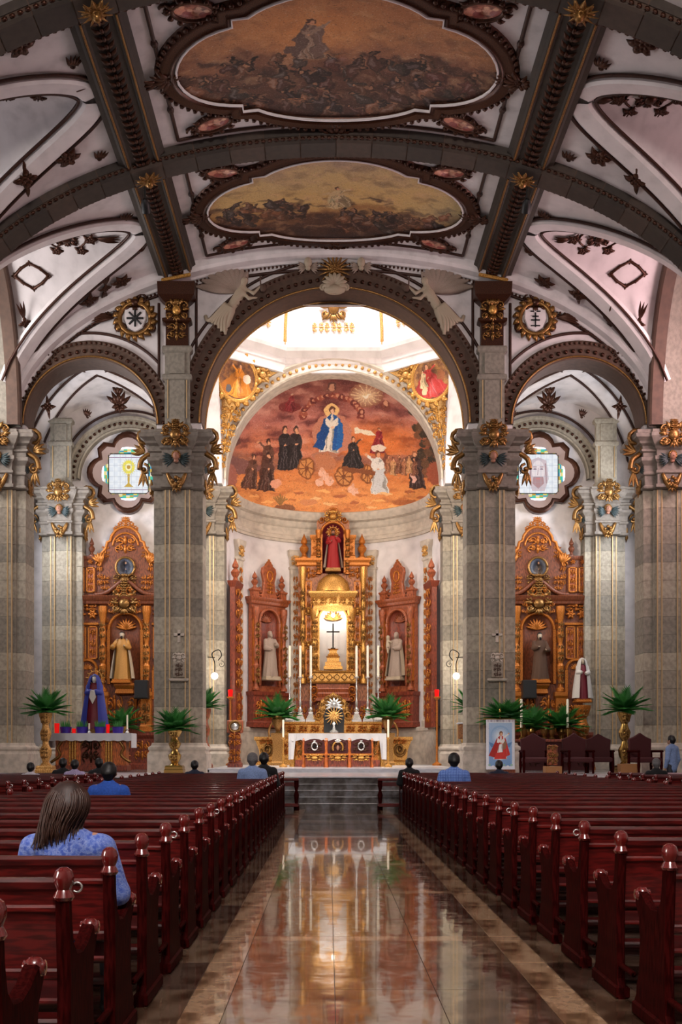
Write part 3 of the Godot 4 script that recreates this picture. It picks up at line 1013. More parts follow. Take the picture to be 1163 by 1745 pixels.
	var f5 := func(x: float, y: float) -> Color:
		var q := int(x * 12.0)
		return [Color8(60, 190, 176), Color8(230, 214, 110), Color8(90, 200, 150), Color8(236, 230, 200), Color8(210, 160, 60), Color8(50, 150, 190)][(q * 5 + int(y * 3.0) * 2) % 6]
	picture("glass_border", Paint.new().start(192, 32, f5, 1), 0.3, 0.6)

# ---------------------------------------------------------------- the building
const SPR := 11.8
const RIBS := [-34.0, -27.7, -21.4, -15.1, -8.8, -2.5, 3.8]
func barrel(x: float) -> float:
	return SPR + 5.8 * sqrt(maxf(0.0, 1.0 - pow(x / 10.6, 2)))
func barrel_down(x: float) -> Vector3:
	var y := barrel(x) - SPR
	return -Vector3(x / (10.6 * 10.6), maxf(y, 0.02) / (5.8 * 5.8), 0).normalized()
func lunette(dz: float) -> float:
	return SPR + 4.9 * sqrt(maxf(0.0, 1.0 - pow(dz / 2.72, 2)))
func bay_mid(z: float) -> float:
	for k in RIBS.size() - 1:
		if z <= RIBS[k + 1]:
			return (RIBS[k] + RIBS[k + 1]) / 2.0
	return 0.65
func web(x: float, z: float) -> float:
	return maxf(barrel(x), lunette(z - bay_mid(z)) if absf(x) > 4.5 else 0.0)
# where a line of sight from the photographer's place meets the vault, with a frame that faces down from it
func on_web(px: float, py: float) -> Transform3D:
	var d := 15.0
	while d < 33.6:
		var q := at(px, py, d)
		if q.y >= web(q.x, q.z):
			break
		d += 0.04
	var q := at(px, py, d)
	var e := 0.08
	var tx := Vector3(2 * e, web(q.x + e, q.z) - web(q.x - e, q.z), 0)
	var tz := Vector3(0, web(q.x, q.z + e) - web(q.x, q.z - e), 2 * e)
	var nrm := -tz.cross(tx).normalized()
	if nrm.y > 0:
		nrm = -nrm
	if absf(nrm.z) > 0.9:
		nrm = (nrm + Vector3(-signf(q.x), -1, 0)).normalized()
	var yv := (Vector3(0, 0.55, 0.83) - nrm * nrm.dot(Vector3(0, 0.55, 0.83))).normalized()
	return Transform3D(Basis(yv.cross(nrm), yv, nrm), Vector3(q.x, web(q.x, q.z), q.z) + nrm * 0.02)

func quatrefoil() -> PackedVector2Array:
	var q := PackedVector2Array()
	for i in 9:
		var a := deg_to_rad(82.0 * i / 8.0)
		q.append(Vector2(0.56 + 0.44 * cos(a), 0.63 * sin(a)))
	q.append(Vector2(0.62, 0.73))
	q.append(Vector2(0.52, 0.735))
	for i in range(1, 9):
		var a := deg_to_rad(lerpf(37.0, 90.0, i / 8.0))
		q.append(Vector2(0.65 * cos(a), 0.345 + 0.655 * sin(a)))
	var o := PackedVector2Array()
	for s in [Vector2(1, 1), Vector2(-1, 1), Vector2(-1, -1), Vector2(1, -1)]:
		var part := PackedVector2Array()
		for p in q:
			part.append(p * s)
		if s.x * s.y < 0:
			part.reverse()
		for p in part:
			if o.is_empty() or o[-1].distance_to(p) > 0.01:
				o.append(p)
	if o[0].distance_to(o[-1]) < 0.01:
		o.remove_at(o.size() - 1)
	return o

func ornaments() -> void:
	var m := MB.new()
	G.star = m.rosette(0.36, 4).fan(Vector3(0, 0.1, 0), 0.42, 1, PI / 2, PI / 2, 0.07).fan(Vector3(0, -0.1, 0), 0.5, 1, -PI / 2, -PI / 2, 0.07).mesh()
	m = MB.new()
	G.tall_star = m.rosette(0.24, 4).fan(Vector3(0, 0.1, 0), 0.62, 3, PI * 0.44, PI * 0.56, 0.05).fan(Vector3(0, -0.1, 0), 0.6, 3, -PI * 0.44, -PI * 0.56, 0.05).mesh()
	m = MB.new()
	G.rosette = m.rosette(0.36, 6).mesh()
	m = MB.new()
	G.leaf_spray = m.fan(Vector3.ZERO, 0.5, 5, PI * 0.2, PI * 0.6, 0.08).volute(Vector3(0.1, -0.05, 0), 0.14, 1.2, 1, 0, 0.045).mesh()
	m = MB.new()
	m.cartouche(0.8, 0.7).tube(arc_points(Vector3.ZERO, 0.62, 0, TAU, 24, 0.44), 0.035)
	for a in 6:
		var q := Vector3(cos(a * TAU / 6) * 0.78, sin(a * TAU / 6) * 0.58, 0)
		m.rosette(0.25, 5, T(q.x, q.y))
	m.fan(Vector3(0.9, 0, 0), 0.8, 3, -0.16, 0.16, 0.07).fan(Vector3(-0.9, 0, 0), 0.5, 3, PI - 0.2, PI + 0.2, 0.07)
	G.scroll_panel = m.mesh()
	m = MB.new()
	for i in 4:
		var a := Vector3(cos(i * PI / 2) * 0.62, sin(i * PI / 2) * 0.44, 0)
		var b := Vector3(cos((i + 1) * PI / 2) * 0.62, sin((i + 1) * PI / 2) * 0.44, 0)
		m.tube(PackedVector3Array([a, a.lerp(b, 0.5) * 1.12, b]), 0.055)
		m.rosette(0.12, 4, T(a.x, a.y))
		m.rosette(0.09, 4, T((a.x + b.x) * 0.56, (a.y + b.y) * 0.56))
	G.diamond = m.mesh()
	m = MB.new()
	m.tube(arc_points(Vector3.ZERO, 0.5, 0, TAU, 24, 0.3), 0.07)
	for i in 12:
		m.lobe(Vector3(cos(i * TAU / 12) * 0.5, sin(i * TAU / 12) * 0.3, 0), Vector3(cos(i * TAU / 12 + 0.2) * 0.72, sin(i * TAU / 12 + 0.2) * 0.46, 0), 0.08, 0.06)
	m.volute(Vector3(0.62, 0, 0), 0.16, 1.2, 1, 0, 0.05).volute(Vector3(-0.62, 0, 0), 0.16, 1.2, -1, PI, 0.05)
	G.oval_frame = m.mesh()
	m = MB.new()
	var disc := PackedVector3Array()
	for j in 2:
		for i in 21:
			disc.append(Vector3(cos(TAU * i / 20), sin(TAU * i / 20), 0) * j * 0.5 * Vector3(1, 0.6, 1) + Vector3(0, 0, 0.02))
	m.grid(disc, 21, 2)
	for i in m.v.size():
		m.u[i] = Vector2(m.v[i].x + 0.5, 0.5 - m.v[i].y / 0.6)
	G.oval = m.mesh()
	m = MB.new()
	G.fleuron = m.fan(Vector3(0, -0.2, 0), 0.5, 5, PI * 0.2, PI * 0.8, 0.09).fan(Vector3(0, 0.1, 0.02), 0.4, 3, PI * 0.35, PI * 0.65, 0.07).fan(Vector3(0, -0.2, 0), 0.28, 5, -PI * 0.9, -PI * 0.1, 0.08).rosette(0.14, 5, T(0, -0.1, 0.05)).mesh()
	for k in 4:
		G["carve_%d" % k] = MB.new().carve(0.5, 1.0, 3 + k, 0.04).mesh()
	G.carve_square = MB.new().carve(1.0, 1.0, 12, 0.06).mesh()
	G.frieze = MB.new().carve(0.34, 1.4, 20, 0.035, Transform3D(Basis(Vector3(0, 0, 1), PI / 2), Vector3.ZERO)).mesh()
	G.cartouche = MB.new().cartouche(1.0, 1.0).mesh()
	G.volute = MB.new().volute(Vector3.ZERO, 0.5, 1.5, 1, PI, 0.13).mesh()
	m = MB.new()
	for j in 5:
		for s in [-1.0, 1.0]:
			m.volute(Vector3(s * (0.42 - j * 0.08), j * 0.2, 0), 0.13, 1.2, s * (1 if j % 2 == 0 else -1), PI / 2, 0.04)
			m.lobe(Vector3(s * (0.36 - j * 0.07), j * 0.2, 0), Vector3(s * (0.52 - j * 0.09), j * 0.2 + 0.2, 0), 0.05, 0.05)
		m.fan(Vector3(0, j * 0.2, 0.02), 0.24, 3, PI * 0.3, PI * 0.7, 0.06)
	m.fan(Vector3(0, 1.0, 0), 0.25, 5, PI * 0.2, PI * 0.8, 0.05)
	G.crest = m.mesh()
	m = MB.new()
	m.lathe(V2([0, 0, 0.16, 0, 0.16, 0.06, 0.1, 0.1, 0.07, 0.2, 0.15, 0.32, 0.17, 0.42, 0.1, 0.52, 0.06, 0.56, 0.12, 0.62, 0.12, 0.7, 0.05, 0.86, 0, 1.0]), 12)
	G.finial = m.mesh()
	# winged cherub head, hair, wings
	m = MB.new()
	m.ell(Vector3(0, 0, 0.1), Vector3(0.13, 0.16, 0.13), 10, 7).ell(Vector3(0, -0.01, 0.235), Vector3(0.022, 0.03, 0.025), 6, 4).ell(Vector3(0, -0.17, 0.07), Vector3(0.09, 0.08, 0.08))
	G.cherub_head = m.mesh()
	m = MB.new()
	for i in 9:
		var a := -0.3 + i * (PI + 0.6) / 8.0
		m.ell(Vector3(cos(a) * 0.13, sin(a) * 0.15 + 0.03, 0.08), Vector3.ONE * 0.055, 6, 4)
	G.cherub_hair = m.mesh()
	m = MB.new()
	for s in [-1.0, 1.0]:
		for i in 6:
			var a := -0.9 + i * 0.28
			m.lobe(Vector3(s * 0.1, -0.08, 0), Vector3(s * (0.1 + cos(a) * 0.42), -0.08 + sin(a) * 0.4, 0.02 * i), 0.06, 0.05)
	G.cherub_wings = m.mesh()
	m = MB.new()
	for s in [-1.0, 1.0]:
		var p := PackedVector3Array()
		for i in 7:
			p.append(Vector3(s * 0.3 * (1.0 - i / 6.0), -0.42 * sin(i / 6.0 * PI / 2), 0.05))
		m.tube(p, PackedFloat32Array([0.05, 0.07, 0.085, 0.1, 0.11, 0.12, 0.1]))
	for i in 7:
		m.ell(Vector3(sin(i * 2.4) * 0.12, -0.15 - i * 0.05, 0.13), Vector3.ONE * 0.07, 6, 4)
	m.fan(Vector3(0, -0.4, 0.04), 0.22, 3, -PI * 0.7, -PI * 0.3, 0.05)
	G.garland = m.mesh()
	# leaf rope for the long ribs
	m = MB.new()
	for i in 12:
		var z := -1.5 + i * 0.25
		for s in [-1.0, 1.0]:
			m.lobe(Vector3(0, z, 0), Vector3(s * 0.2, z + 0.22, 0), 0.07, 0.07, Transform3D(), 4)
		m.ell(Vector3(0, z + 0.1, 0.05), Vector3(0.06, 0.09, 0.06), 6, 4)
	G.rope = m.mesh()
	m = MB.new()
	m.rosette(0.42, 8).ell(Vector3(0, 0, 0.22), Vector3(0.16, 0.16, 0.2)).fan(Vector3(0, 0, 0.1), 0.55, 12, 0, TAU * 11 / 12, 0.05)
	G.boss = m.mesh()

func vault() -> void:
	var c := setting("ceiling")
	# plain webs, made once for a bay and repeated
	var lx := 10.0
	var mc := MB.new()
	var p := PackedVector3Array()
	for j in 2:
		for i in 25:
			var x := lerpf(-4.7, 4.7, i / 24.0)
			p.append(Vector3(x, barrel(x), [-3.15, 3.15][j]))
	mc.grid(p, 25, 2)
	var side := []
	for s in [-1.0, 1.0]:
		p = PackedVector3Array()
		for j in 41:
			var dz := -2.75 * cos(PI * j / 40.0)
			var l := lunette(dz)
			# the corner between the long barrel and the cross barrel lies on a row of its own
			var gx := 10.6 * sqrt(maxf(0.0, 1.0 - pow((l - SPR) / 5.8, 2)))
			for i in 21:
				var x := lerpf(4.9, minf(gx, lx), i / 10.0) if i <= 10 else lerpf(minf(gx, lx), lx, (i - 10) / 10.0)
				p.append(Vector3(s * x, maxf(barrel(x), l), dz))
		var ms := MB.new()
		# keep the crease crisp: two sheets
		var p0 := PackedVector3Array()
		var p1 := PackedVector3Array()
		for j in 41:
			for i in 21:
				if i <= 10:
					p0.append(p[j * 21 + i])
				if i >= 10:
					p1.append(p[j * 21 + i])
		ms.grid(p0, 11, 41)
		ms.grid(p1, 11, 41)
		side.append(ms.mesh())
	var rec := MB.new()
	for s in [-1.0, 1.0]:
		p = PackedVector3Array()
		for j in 25:
			var dz := -2.75 * cos(PI * j / 24.0)
			for x in [lx, 12.4]:
				p.append(Vector3(s * x, lunette(dz) + 0.0, dz))
		rec.grid(p, 2, 25)
	var groin := MB.new()
	var edge := MB.new()
	var formeret := MB.new()
	for s in [-1.0, 1.0]:
		for q in [-1.0, 1.0]:
			var o := PackedVector3Array()
			var a := PackedVector3Array()
			var b := PackedVector3Array()
			var e0 := PackedVector3Array()
			var e1 := PackedVector3Array()
			for i in 25:
				var dz: float = q * lerpf(0.1, 2.62, i / 24.0)
				var l := lunette(dz)
				var gx := minf(10.6 * sqrt(1.0 - pow((l - SPR) / 5.8, 2)), 10.3)
				o.append(Vector3(s * gx, l, dz))
			for i in 25:
				var tg := (o[mini(i + 1, 24)] - o[maxi(i - 1, 0)]).normalized()
				var dn := Vector3(-s * 0.3, -1, -q * 0.15).normalized()
				dn = (dn - tg * dn.dot(tg)).normalized()
				a.append(tg.cross(dn))
				b.append(dn)
				e0.append(o[i] + tg.cross(dn) * 0.36 + dn * 0.0)
				e1.append(o[i] - tg.cross(dn) * 0.36 + dn * 0.0)
			groin.sweep(V2([-0.27, -0.25, -0.27, 0.04, -0.2, 0.09, 0.2, 0.09, 0.27, 0.04, 0.27, -0.25]), o, a, b)
			edge.tube(e0, 0.045, 5)
			edge.tube(e1, 0.045, 5)
		var fo := PackedVector3Array()
		var fa := PackedVector3Array()
		var fb := PackedVector3Array()
		for i in 33:
			var f := PI * i / 32.0
			fo.append(Vector3(s * lx, SPR + 4.9 * sin(f), 2.72 * cos(f)))
			fa.append(-Vector3(0, 2.72 * sin(f), 4.9 * cos(f)).normalized())
			fb.append(Vector3(-s, 0, 0))
		formeret.sweep(V2([-0.1, -0.35, 0.28, -0.35, 0.28, 0.0, 0.24, 0.06, 0.05, 0.08, -0.02, 0.03, -0.1, 0.0]), fo, fa, fb)
	var webs := [mc.mesh(), side[0], side[1], rec.mesh(), groin.mesh(), edge.mesh(), formeret.mesh()]
	var called := ["vault_crown", "vault_web", "vault_web", "recess_vault", "groin_rib", "gilt_edging", "wall_rib"]
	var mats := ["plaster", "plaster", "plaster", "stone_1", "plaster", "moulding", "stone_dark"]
	for k in RIBS.size() - 1:
		var zm: float = (RIBS[k] + RIBS[k + 1]) / 2.0
		for i in webs.size():
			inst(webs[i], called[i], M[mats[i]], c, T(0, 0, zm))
	# cross ribs of dark stone, each block on its own
	var blocks := []
	var nb := 34
	for i in nb:
		var f0 := lerpf(PI * 0.985, PI * 0.015, float(i) / nb) - 0.0014
		var f1 := lerpf(PI * 0.985, PI * 0.015, float(i + 1) / nb) + 0.0014
		var o := PackedVector3Array()
		var a := PackedVector3Array()
		var b := PackedVector3Array()
		for f in [f0, (f0 + f1) / 2, f1]:
			var x: float = 10.6 * cos(f)
			o.append(Vector3(x, SPR + 5.8 * sin(f), 0))
			a.append(Vector3(0, 0, 1))
			b.append(Vector3(-cos(f) * 5.8, -sin(f) * 10.6, 0).normalized())
		var mb := MB.new()
		var pr := V2([-0.45, -0.12, -0.45, 0.2, -0.38, 0.2, -0.38, 0.3, -0.32, 0.34, 0.32, 0.34, 0.38, 0.3, 0.38, 0.2, 0.45, 0.2, 0.45, -0.12])
		mb.sweep(pr, o, a, b)
		blocks.append(mb.mesh())
	var rib_edge := MB.new()
	for z in [-0.41, 0.41]:
		var e := PackedVector3Array()
		for i in 61:
			var f := lerpf(PI * 0.97, PI * 0.03, i / 60.0)
			e.append(Vector3(10.6 * cos(f), SPR + 5.8 * sin(f), z) + Vector3(-cos(f) * 5.8, -sin(f) * 10.6, 0).normalized() * 0.25)
		beads(rib_edge, e, 0.05, 0.17, 1.4)
	var re := rib_edge.mesh()
	var co := PackedVector3Array()
	var ca := PackedVector3Array()
	var cb := PackedVector3Array()
	for i in 61:
		var f := lerpf(PI * 0.99, PI * 0.01, i / 60.0)
		co.append(Vector3(10.6 * cos(f), SPR + 5.8 * sin(f), 0))
		ca.append(Vector3(0, 0, 1))
		cb.append(Vector3(-cos(f) * 5.8, -sin(f) * 10.6, 0).normalized())
	var core := MB.new().sweep(V2([-0.46, -0.1, -0.44, -0.1, -0.44, 0.18, -0.31, 0.32, 0.31, 0.32, 0.44, 0.18, 0.44, -0.1, 0.46, -0.1]), co, ca, cb).mesh()
	for k in range(1, RIBS.size() - 1):
		inst(core, "rib_core", M.stone_dark, c, T(0, 0, RIBS[k]))
		for i in nb:
			inst(blocks[i], "voussoir", M["rib_%d" % ((i * 7 + k * 3) % 3)], c, T(0, 0, RIBS[k]))
		inst(re, "bead_moulding", M.carving_dark, c, T(0, 0, RIBS[k])).set_meta("kind", "stuff")
	# long ribs with leaf ropes, bosses where they meet the cross ribs
	for s in [-1.0, 1.0]:
		var dn := barrel_down(s * 5.05)
		var tg := Vector3(-dn.y, dn.x, 0)
		if tg.x < 0:
			tg = -tg
		var base := Vector3(s * 5.05, barrel(5.05), 0)
		for k in RIBS.size() - 1:
			var o := PackedVector3Array()
			for z in [RIBS[k] + (0.0 if k == 0 else 0.46), RIBS[k + 1] - 0.46]:
				o.append(base + Vector3(0, 0, z))
			var mb := MB.new()
			mb.sweep(V2([-0.62, -0.2, -0.62, 0.14, -0.5, 0.18, -0.44, 0.26, -0.34, 0.26, -0.3, 0.2, 0.3, 0.2, 0.34, 0.26, 0.44, 0.26, 0.5, 0.18, 0.62, 0.14, 0.62, -0.2]), o, PackedVector3Array([tg, tg]), PackedVector3Array([dn, dn]))
			put(mb, "long_rib", M.rib_0, c)
			if k < 3:
				for j in 2:
					inst(G.rope, "leaf_rope", M.carving_dark, c, Transform3D(Basis(tg, Vector3(0, 0, 1), tg.cross(Vector3(0, 0, 1)) * (1.0 if tg.cross(Vector3(0, 0, 1)).dot(dn) > 0 else -1.0)), base + dn * 0.21 + Vector3(0, 0, lerpf(RIBS[k], RIBS[k + 1], 0.28 + 0.44 * j) + 0.1)))
				for e in [-0.39, 0.39]:
					var g := MB.new()
					g.tube(PackedVector3Array([o[0] + tg * e + dn * 0.27, o[1] + tg * e + dn * 0.27]), 0.03, 5)
					put(g, "gilt_line", M.gilt, c)
				inst(G.boss, "rib_boss", M.gilt, c, Transform3D(Basis(tg, Vector3(0, 0, 1), dn).scaled(Vector3.ONE * 0.7), base + dn * 0.38 + Vector3(0, 0, RIBS[k + 1])))
	# framed fields of the crown in the bays that show
	for k in 3:
		var zm: float = (RIBS[k] + RIBS[k + 1]) / 2.0
		var fr := MB.new()
		var pts := []
		for s in [-1.0, 1.0]:
			var e := PackedVector3Array()
			for i in 21:
				var x := lerpf(-4.05, 4.05, i / 20.0)
				e.append(Vector3(x, barrel(x), zm + s * 2.5) + barrel_down(x) * 0.02)
			fr.tube(e, 0.05, 5)
			fr.tube(PackedVector3Array([Vector3(s * 4.05, barrel(4.05) - 0.02, zm - 2.5), Vector3(s * 4.05, barrel(4.05) - 0.02, zm + 2.5)]), 0.05, 5)
			for q in [-1.0, 0.0, 1.0]:
				fr.ell(Vector3(s * 4.05, barrel(4.05) - 0.03, zm + q * 1.2), Vector3(0.09, 0.07, 0.14))
		put(fr, "field_frame", M.moulding, c)
	# carved ornaments of the webs
	for a in [
		["star", [[150, 508], [42, 300], [988, 497], [1088, 300]], 1.0],
		["rosette", [[205, 475], [113, 262], [30, 70], [930, 475], [1023, 262], [1098, 68]], 1.0],
		["leaf_spray", [[232, 428], [166, 268], [210, 372], [120, 110], [902, 430], [967, 268], [925, 368], [1022, 112]], 0.7],
		["tall_star", [[42, 545], [178, 488], [1090, 545], [1040, 540]], 1.0],
		["scroll_panel", [[112, 405], [28, 150], [1022, 405], [1110, 165]], 0.95],
		["diamond", [[54, 467], [1070, 466]], 0.85]]:
		for q in a[1]:
			var xf := on_web(q[0], q[1])
			inst(G[a[0]], a[0] + "_ornament", M.carving_dark, c, Transform3D(xf.basis.scaled(Vector3.ONE * a[2]), xf.origin))
	# the painted fields, framed
	var outline := quatrefoil()
	var m := outline.size()
	for k in 2:
		var zm: float = (RIBS[k] + RIBS[k + 1]) / 2.0 + 0.05
		var t := thing("ceiling_painting", ["brown quatrefoil ceiling painting of a crowd below a preaching figure, farther bay", "dark quatrefoil ceiling painting with a figure on clouds, cut by the upper edge"][k], "painting", Vector3(0, 17.3, zm), 0, "ceiling paintings")
		var pp := PackedVector3Array()
		var uu := PackedVector2Array()
		for j in 13:
			for i in m + 1:
				var q := outline[i % m] * (j / 12.0)
				var x := q.x * 3.78
				pp.append(Vector3(x, barrel(x), -q.y * 2.28) + barrel_down(x) * 0.05 - Vector3(0, 17.3, 0))
				uu.append(Vector2(q.x * 0.5 + 0.5, q.y * 0.5 + 0.5))
		var mb := MB.new()
		mb.grid(pp, m + 1, 13)
		mb.u = uu
		put(mb, "canvas", M["ceiling_picture_%d" % (1 - k)], t)
		var o := PackedVector3Array()
		var a := PackedVector3Array()
		var b := PackedVector3Array()
		for i in m + 1:
			var q := outline[i % m]
			var q0 := outline[(i + m - 1) % m]
			var q1 := outline[(i + 1) % m]
			var nn := ((q - q0).normalized() + (q1 - q).normalized()).orthogonal().normalized()
			if nn.dot(q) < 0:
				nn = -nn
			var x := q.x * 3.78
			o.append(Vector3(x, barrel(x) - 17.3, -q.y * 2.28))
			var dn := barrel_down(x)
			var out := Vector3(nn.x, 0, -nn.y)
			out = (out - dn * out.dot(dn)).normalized()
			a.append(out)
			b.append(dn)
		var f := MB.new()
		f.sweep(V2([-0.02, 0.0, -0.02, 0.12, 0.08, 0.18, 0.14, 0.12, 0.3, 0.16, 0.4, 0.1, 0.46, 0.0]), o, a, b, 60)
		put(f, "frame", M.carving_dark, t)
		var w := MB.new()
		var wp := PackedVector3Array()
		var bp := PackedVector3Array()
		for i in m + 1:
			wp.append(o[i] - a[i] * 0.03 + b[i] * 0.13)
			bp.append(o[i] + a[i] * 0.42 + b[i] * 0.1)
		w.tube(wp, 0.035, 5)
		put(w, "white_fillet", M.plaster, t)
		var bd := MB.new()
		beads(bd, bp, 0.07, 0.2)
		put(bd, "carved_edge", M.carving_dark, t).set_meta("kind", "stuff")
		for s in [[-1.0, 0.0, 4.1], [1.0, 0.0, 4.1], [0.0, 1.0, 2.75], [0.0, -1.0, 2.75]]:
			var x: float = s[0] * s[2]
			var dn := barrel_down(x)
			var pos := Vector3(x, barrel(x) - 17.3, s[1] * s[2]) + dn * 0.06
			inst(G.fleuron, "frame_crest", M.carving_dark, t, Transform3D(Basis(Vector3(-dn.y, dn.x, 0), Vector3(0, 0, 1), dn).rotated(dn, 0.0 if s[0] == 0 else PI / 2), pos))
	for k in 2:
		var zm: float = (RIBS[k] + RIBS[k + 1]) / 2.0
		for s in [-1.0, 1.0]:
			for q in [-1.0, 1.0]:
				var x: float = s * 3.1
				var dn := barrel_down(x)
				var nodeb := Basis(Vector3(-dn.y, dn.x, 0), Vector3(0, 0, 1), dn)
				if nodeb.determinant() < 0:
					nodeb.x = -nodeb.x
				var t := thing("painted_cartouche", "painted oval cartouche at the %s %s corner of the %s ceiling bay" % ["near" if q > 0 else "far", "left" if s < 0 else "right", "farther" if k == 0 else "nearer"], "cartouche", Vector3(x, barrel(x), zm + q * 2.02) + dn * 0.05, 0, "painted cartouches of the ceiling")
				t.basis = nodeb.rotated(dn, s * q * 0.3).scaled_local(Vector3(0.95, 0.95, 1))
				inst(G.oval_frame, "frame", M.carving_dark, t)
				inst(G.oval, "painted_oval", M.portrait_2, t)

# ---- piers
func pier_plan(w2: float, dep: float) -> PackedVector2Array:
	return V2([-w2, -dep, -w2, 0, -w2 * 0.62, 0, -w2 * 0.62, 0.1, -w2 * 0.5, 0.1, -w2 * 0.5, 0.18, -w2 * 0.32, 0.18, -w2 * 0.32, 0.14, w2 * 0.32, 0.14, w2 * 0.32, 0.18, w2 * 0.5, 0.18, w2 * 0.5, 0.1, w2 * 0.62, 0.1, w2 * 0.62, 0, w2, 0, w2, -dep])

func pier_parts() -> void:
	var w2 := 0.785
	var mb := MB.new()
	mb.prism(pier_plan(w2, 0.95), 0, 0.572)
	G.pier_block = mb.mesh()
	mb = MB.new()
	mb.stack(w2, 0.56, V2([0.16, 0, 0.16, 0.62, 0.13, 0.66, 0.1, 0.72, 0.14, 0.78, 0.13, 0.84, 0.05, 0.9, 0.03, 0.98]), T(0, 0, -0.38))
	G.pier_base = mb.mesh()
	mb = MB.new()
	mb.stack(w2, 0.56, V2([0.0, 0, 0.06, 0.02, 0.07, 0.06, 0.06, 0.1, 0.0, 0.12, 0.01, 0.42, 0.06, 0.46, 0.07, 0.52, 0.03, 0.56, 0.05, 0.74, 0.13, 0.84, 0.16, 0.88, 0.16, 0.98, 0.08, 1.02, 0.08, 1.14, 0.15, 1.18, 0.15, 1.24, 0.1, 1.27, 0.1, 1.36, 0.22, 1.42, 0.24, 1.48, 0.3, 1.54, 0.38, 1.58, 0.4, 1.68, 0.34, 1.72, 0.34, 1.82]), T(0, 0, -0.38))
	G.pier_capital = mb.mesh()
	mb = MB.new()
	mb.stack(0.44, 0.58, V2([0.0, 0, 0.06, 0.02, 0.06, 0.12, 0, 0.14, 0.0, 0.44, 0.05, 0.48, 0.05, 0.54, 0, 0.58, 0.02, 0.8, 0.1, 0.9, 0.1, 1.0, 0.03, 1.04, 0.03, 1.2, 0.1, 1.26, 0.1, 1.32, 0.18, 1.42, 0.24, 1.55, 0.27, 1.6, 0.27, 1.7, 0.22, 1.74, 0.22, 1.82]), T(0, 0, -0.22))
	G.pier_capital_front = mb.mesh()
	mb = MB.new()
	mb.box(Vector3(0, 4.05, 0), Vector3(0.035, 8.1, 0.03))
	G.pier_fillet = mb.mesh()
	mb = MB.new()
	mb.volute(Vector3(0, 0.45, 0), 0.24, 1.4, -1, PI, 0.07).volute(Vector3(0.02, -0.35, 0), 0.14, 1.2, 1, PI / 2, 0.05)
	mb.tube(smooth(V3([-0.2, 0.42, 0, -0.16, 0.1, 0.02, 0.08, -0.1, 0.02, 0.14, -0.36, 0])), 0.07)
	mb.fan(Vector3(0, 0.1, 0), 0.34, 4, -0.2, 1.0, 0.06)
	mb.fan(Vector3(0.05, -0.4, 0), 0.4, 3, -PI * 0.6, -PI * 0.4, 0.05)
	G.pier_bracket = mb.mesh()

func cherub(parent: Node, called: String, xf: Transform3D) -> void:
	var n := node(called, parent, xf)
	inst(G.cherub_head, "face", M.flesh, n)
	inst(G.cherub_hair, "hair", M.gilt, n)
	inst(G.cherub_wings, "wing", M.teal, n)

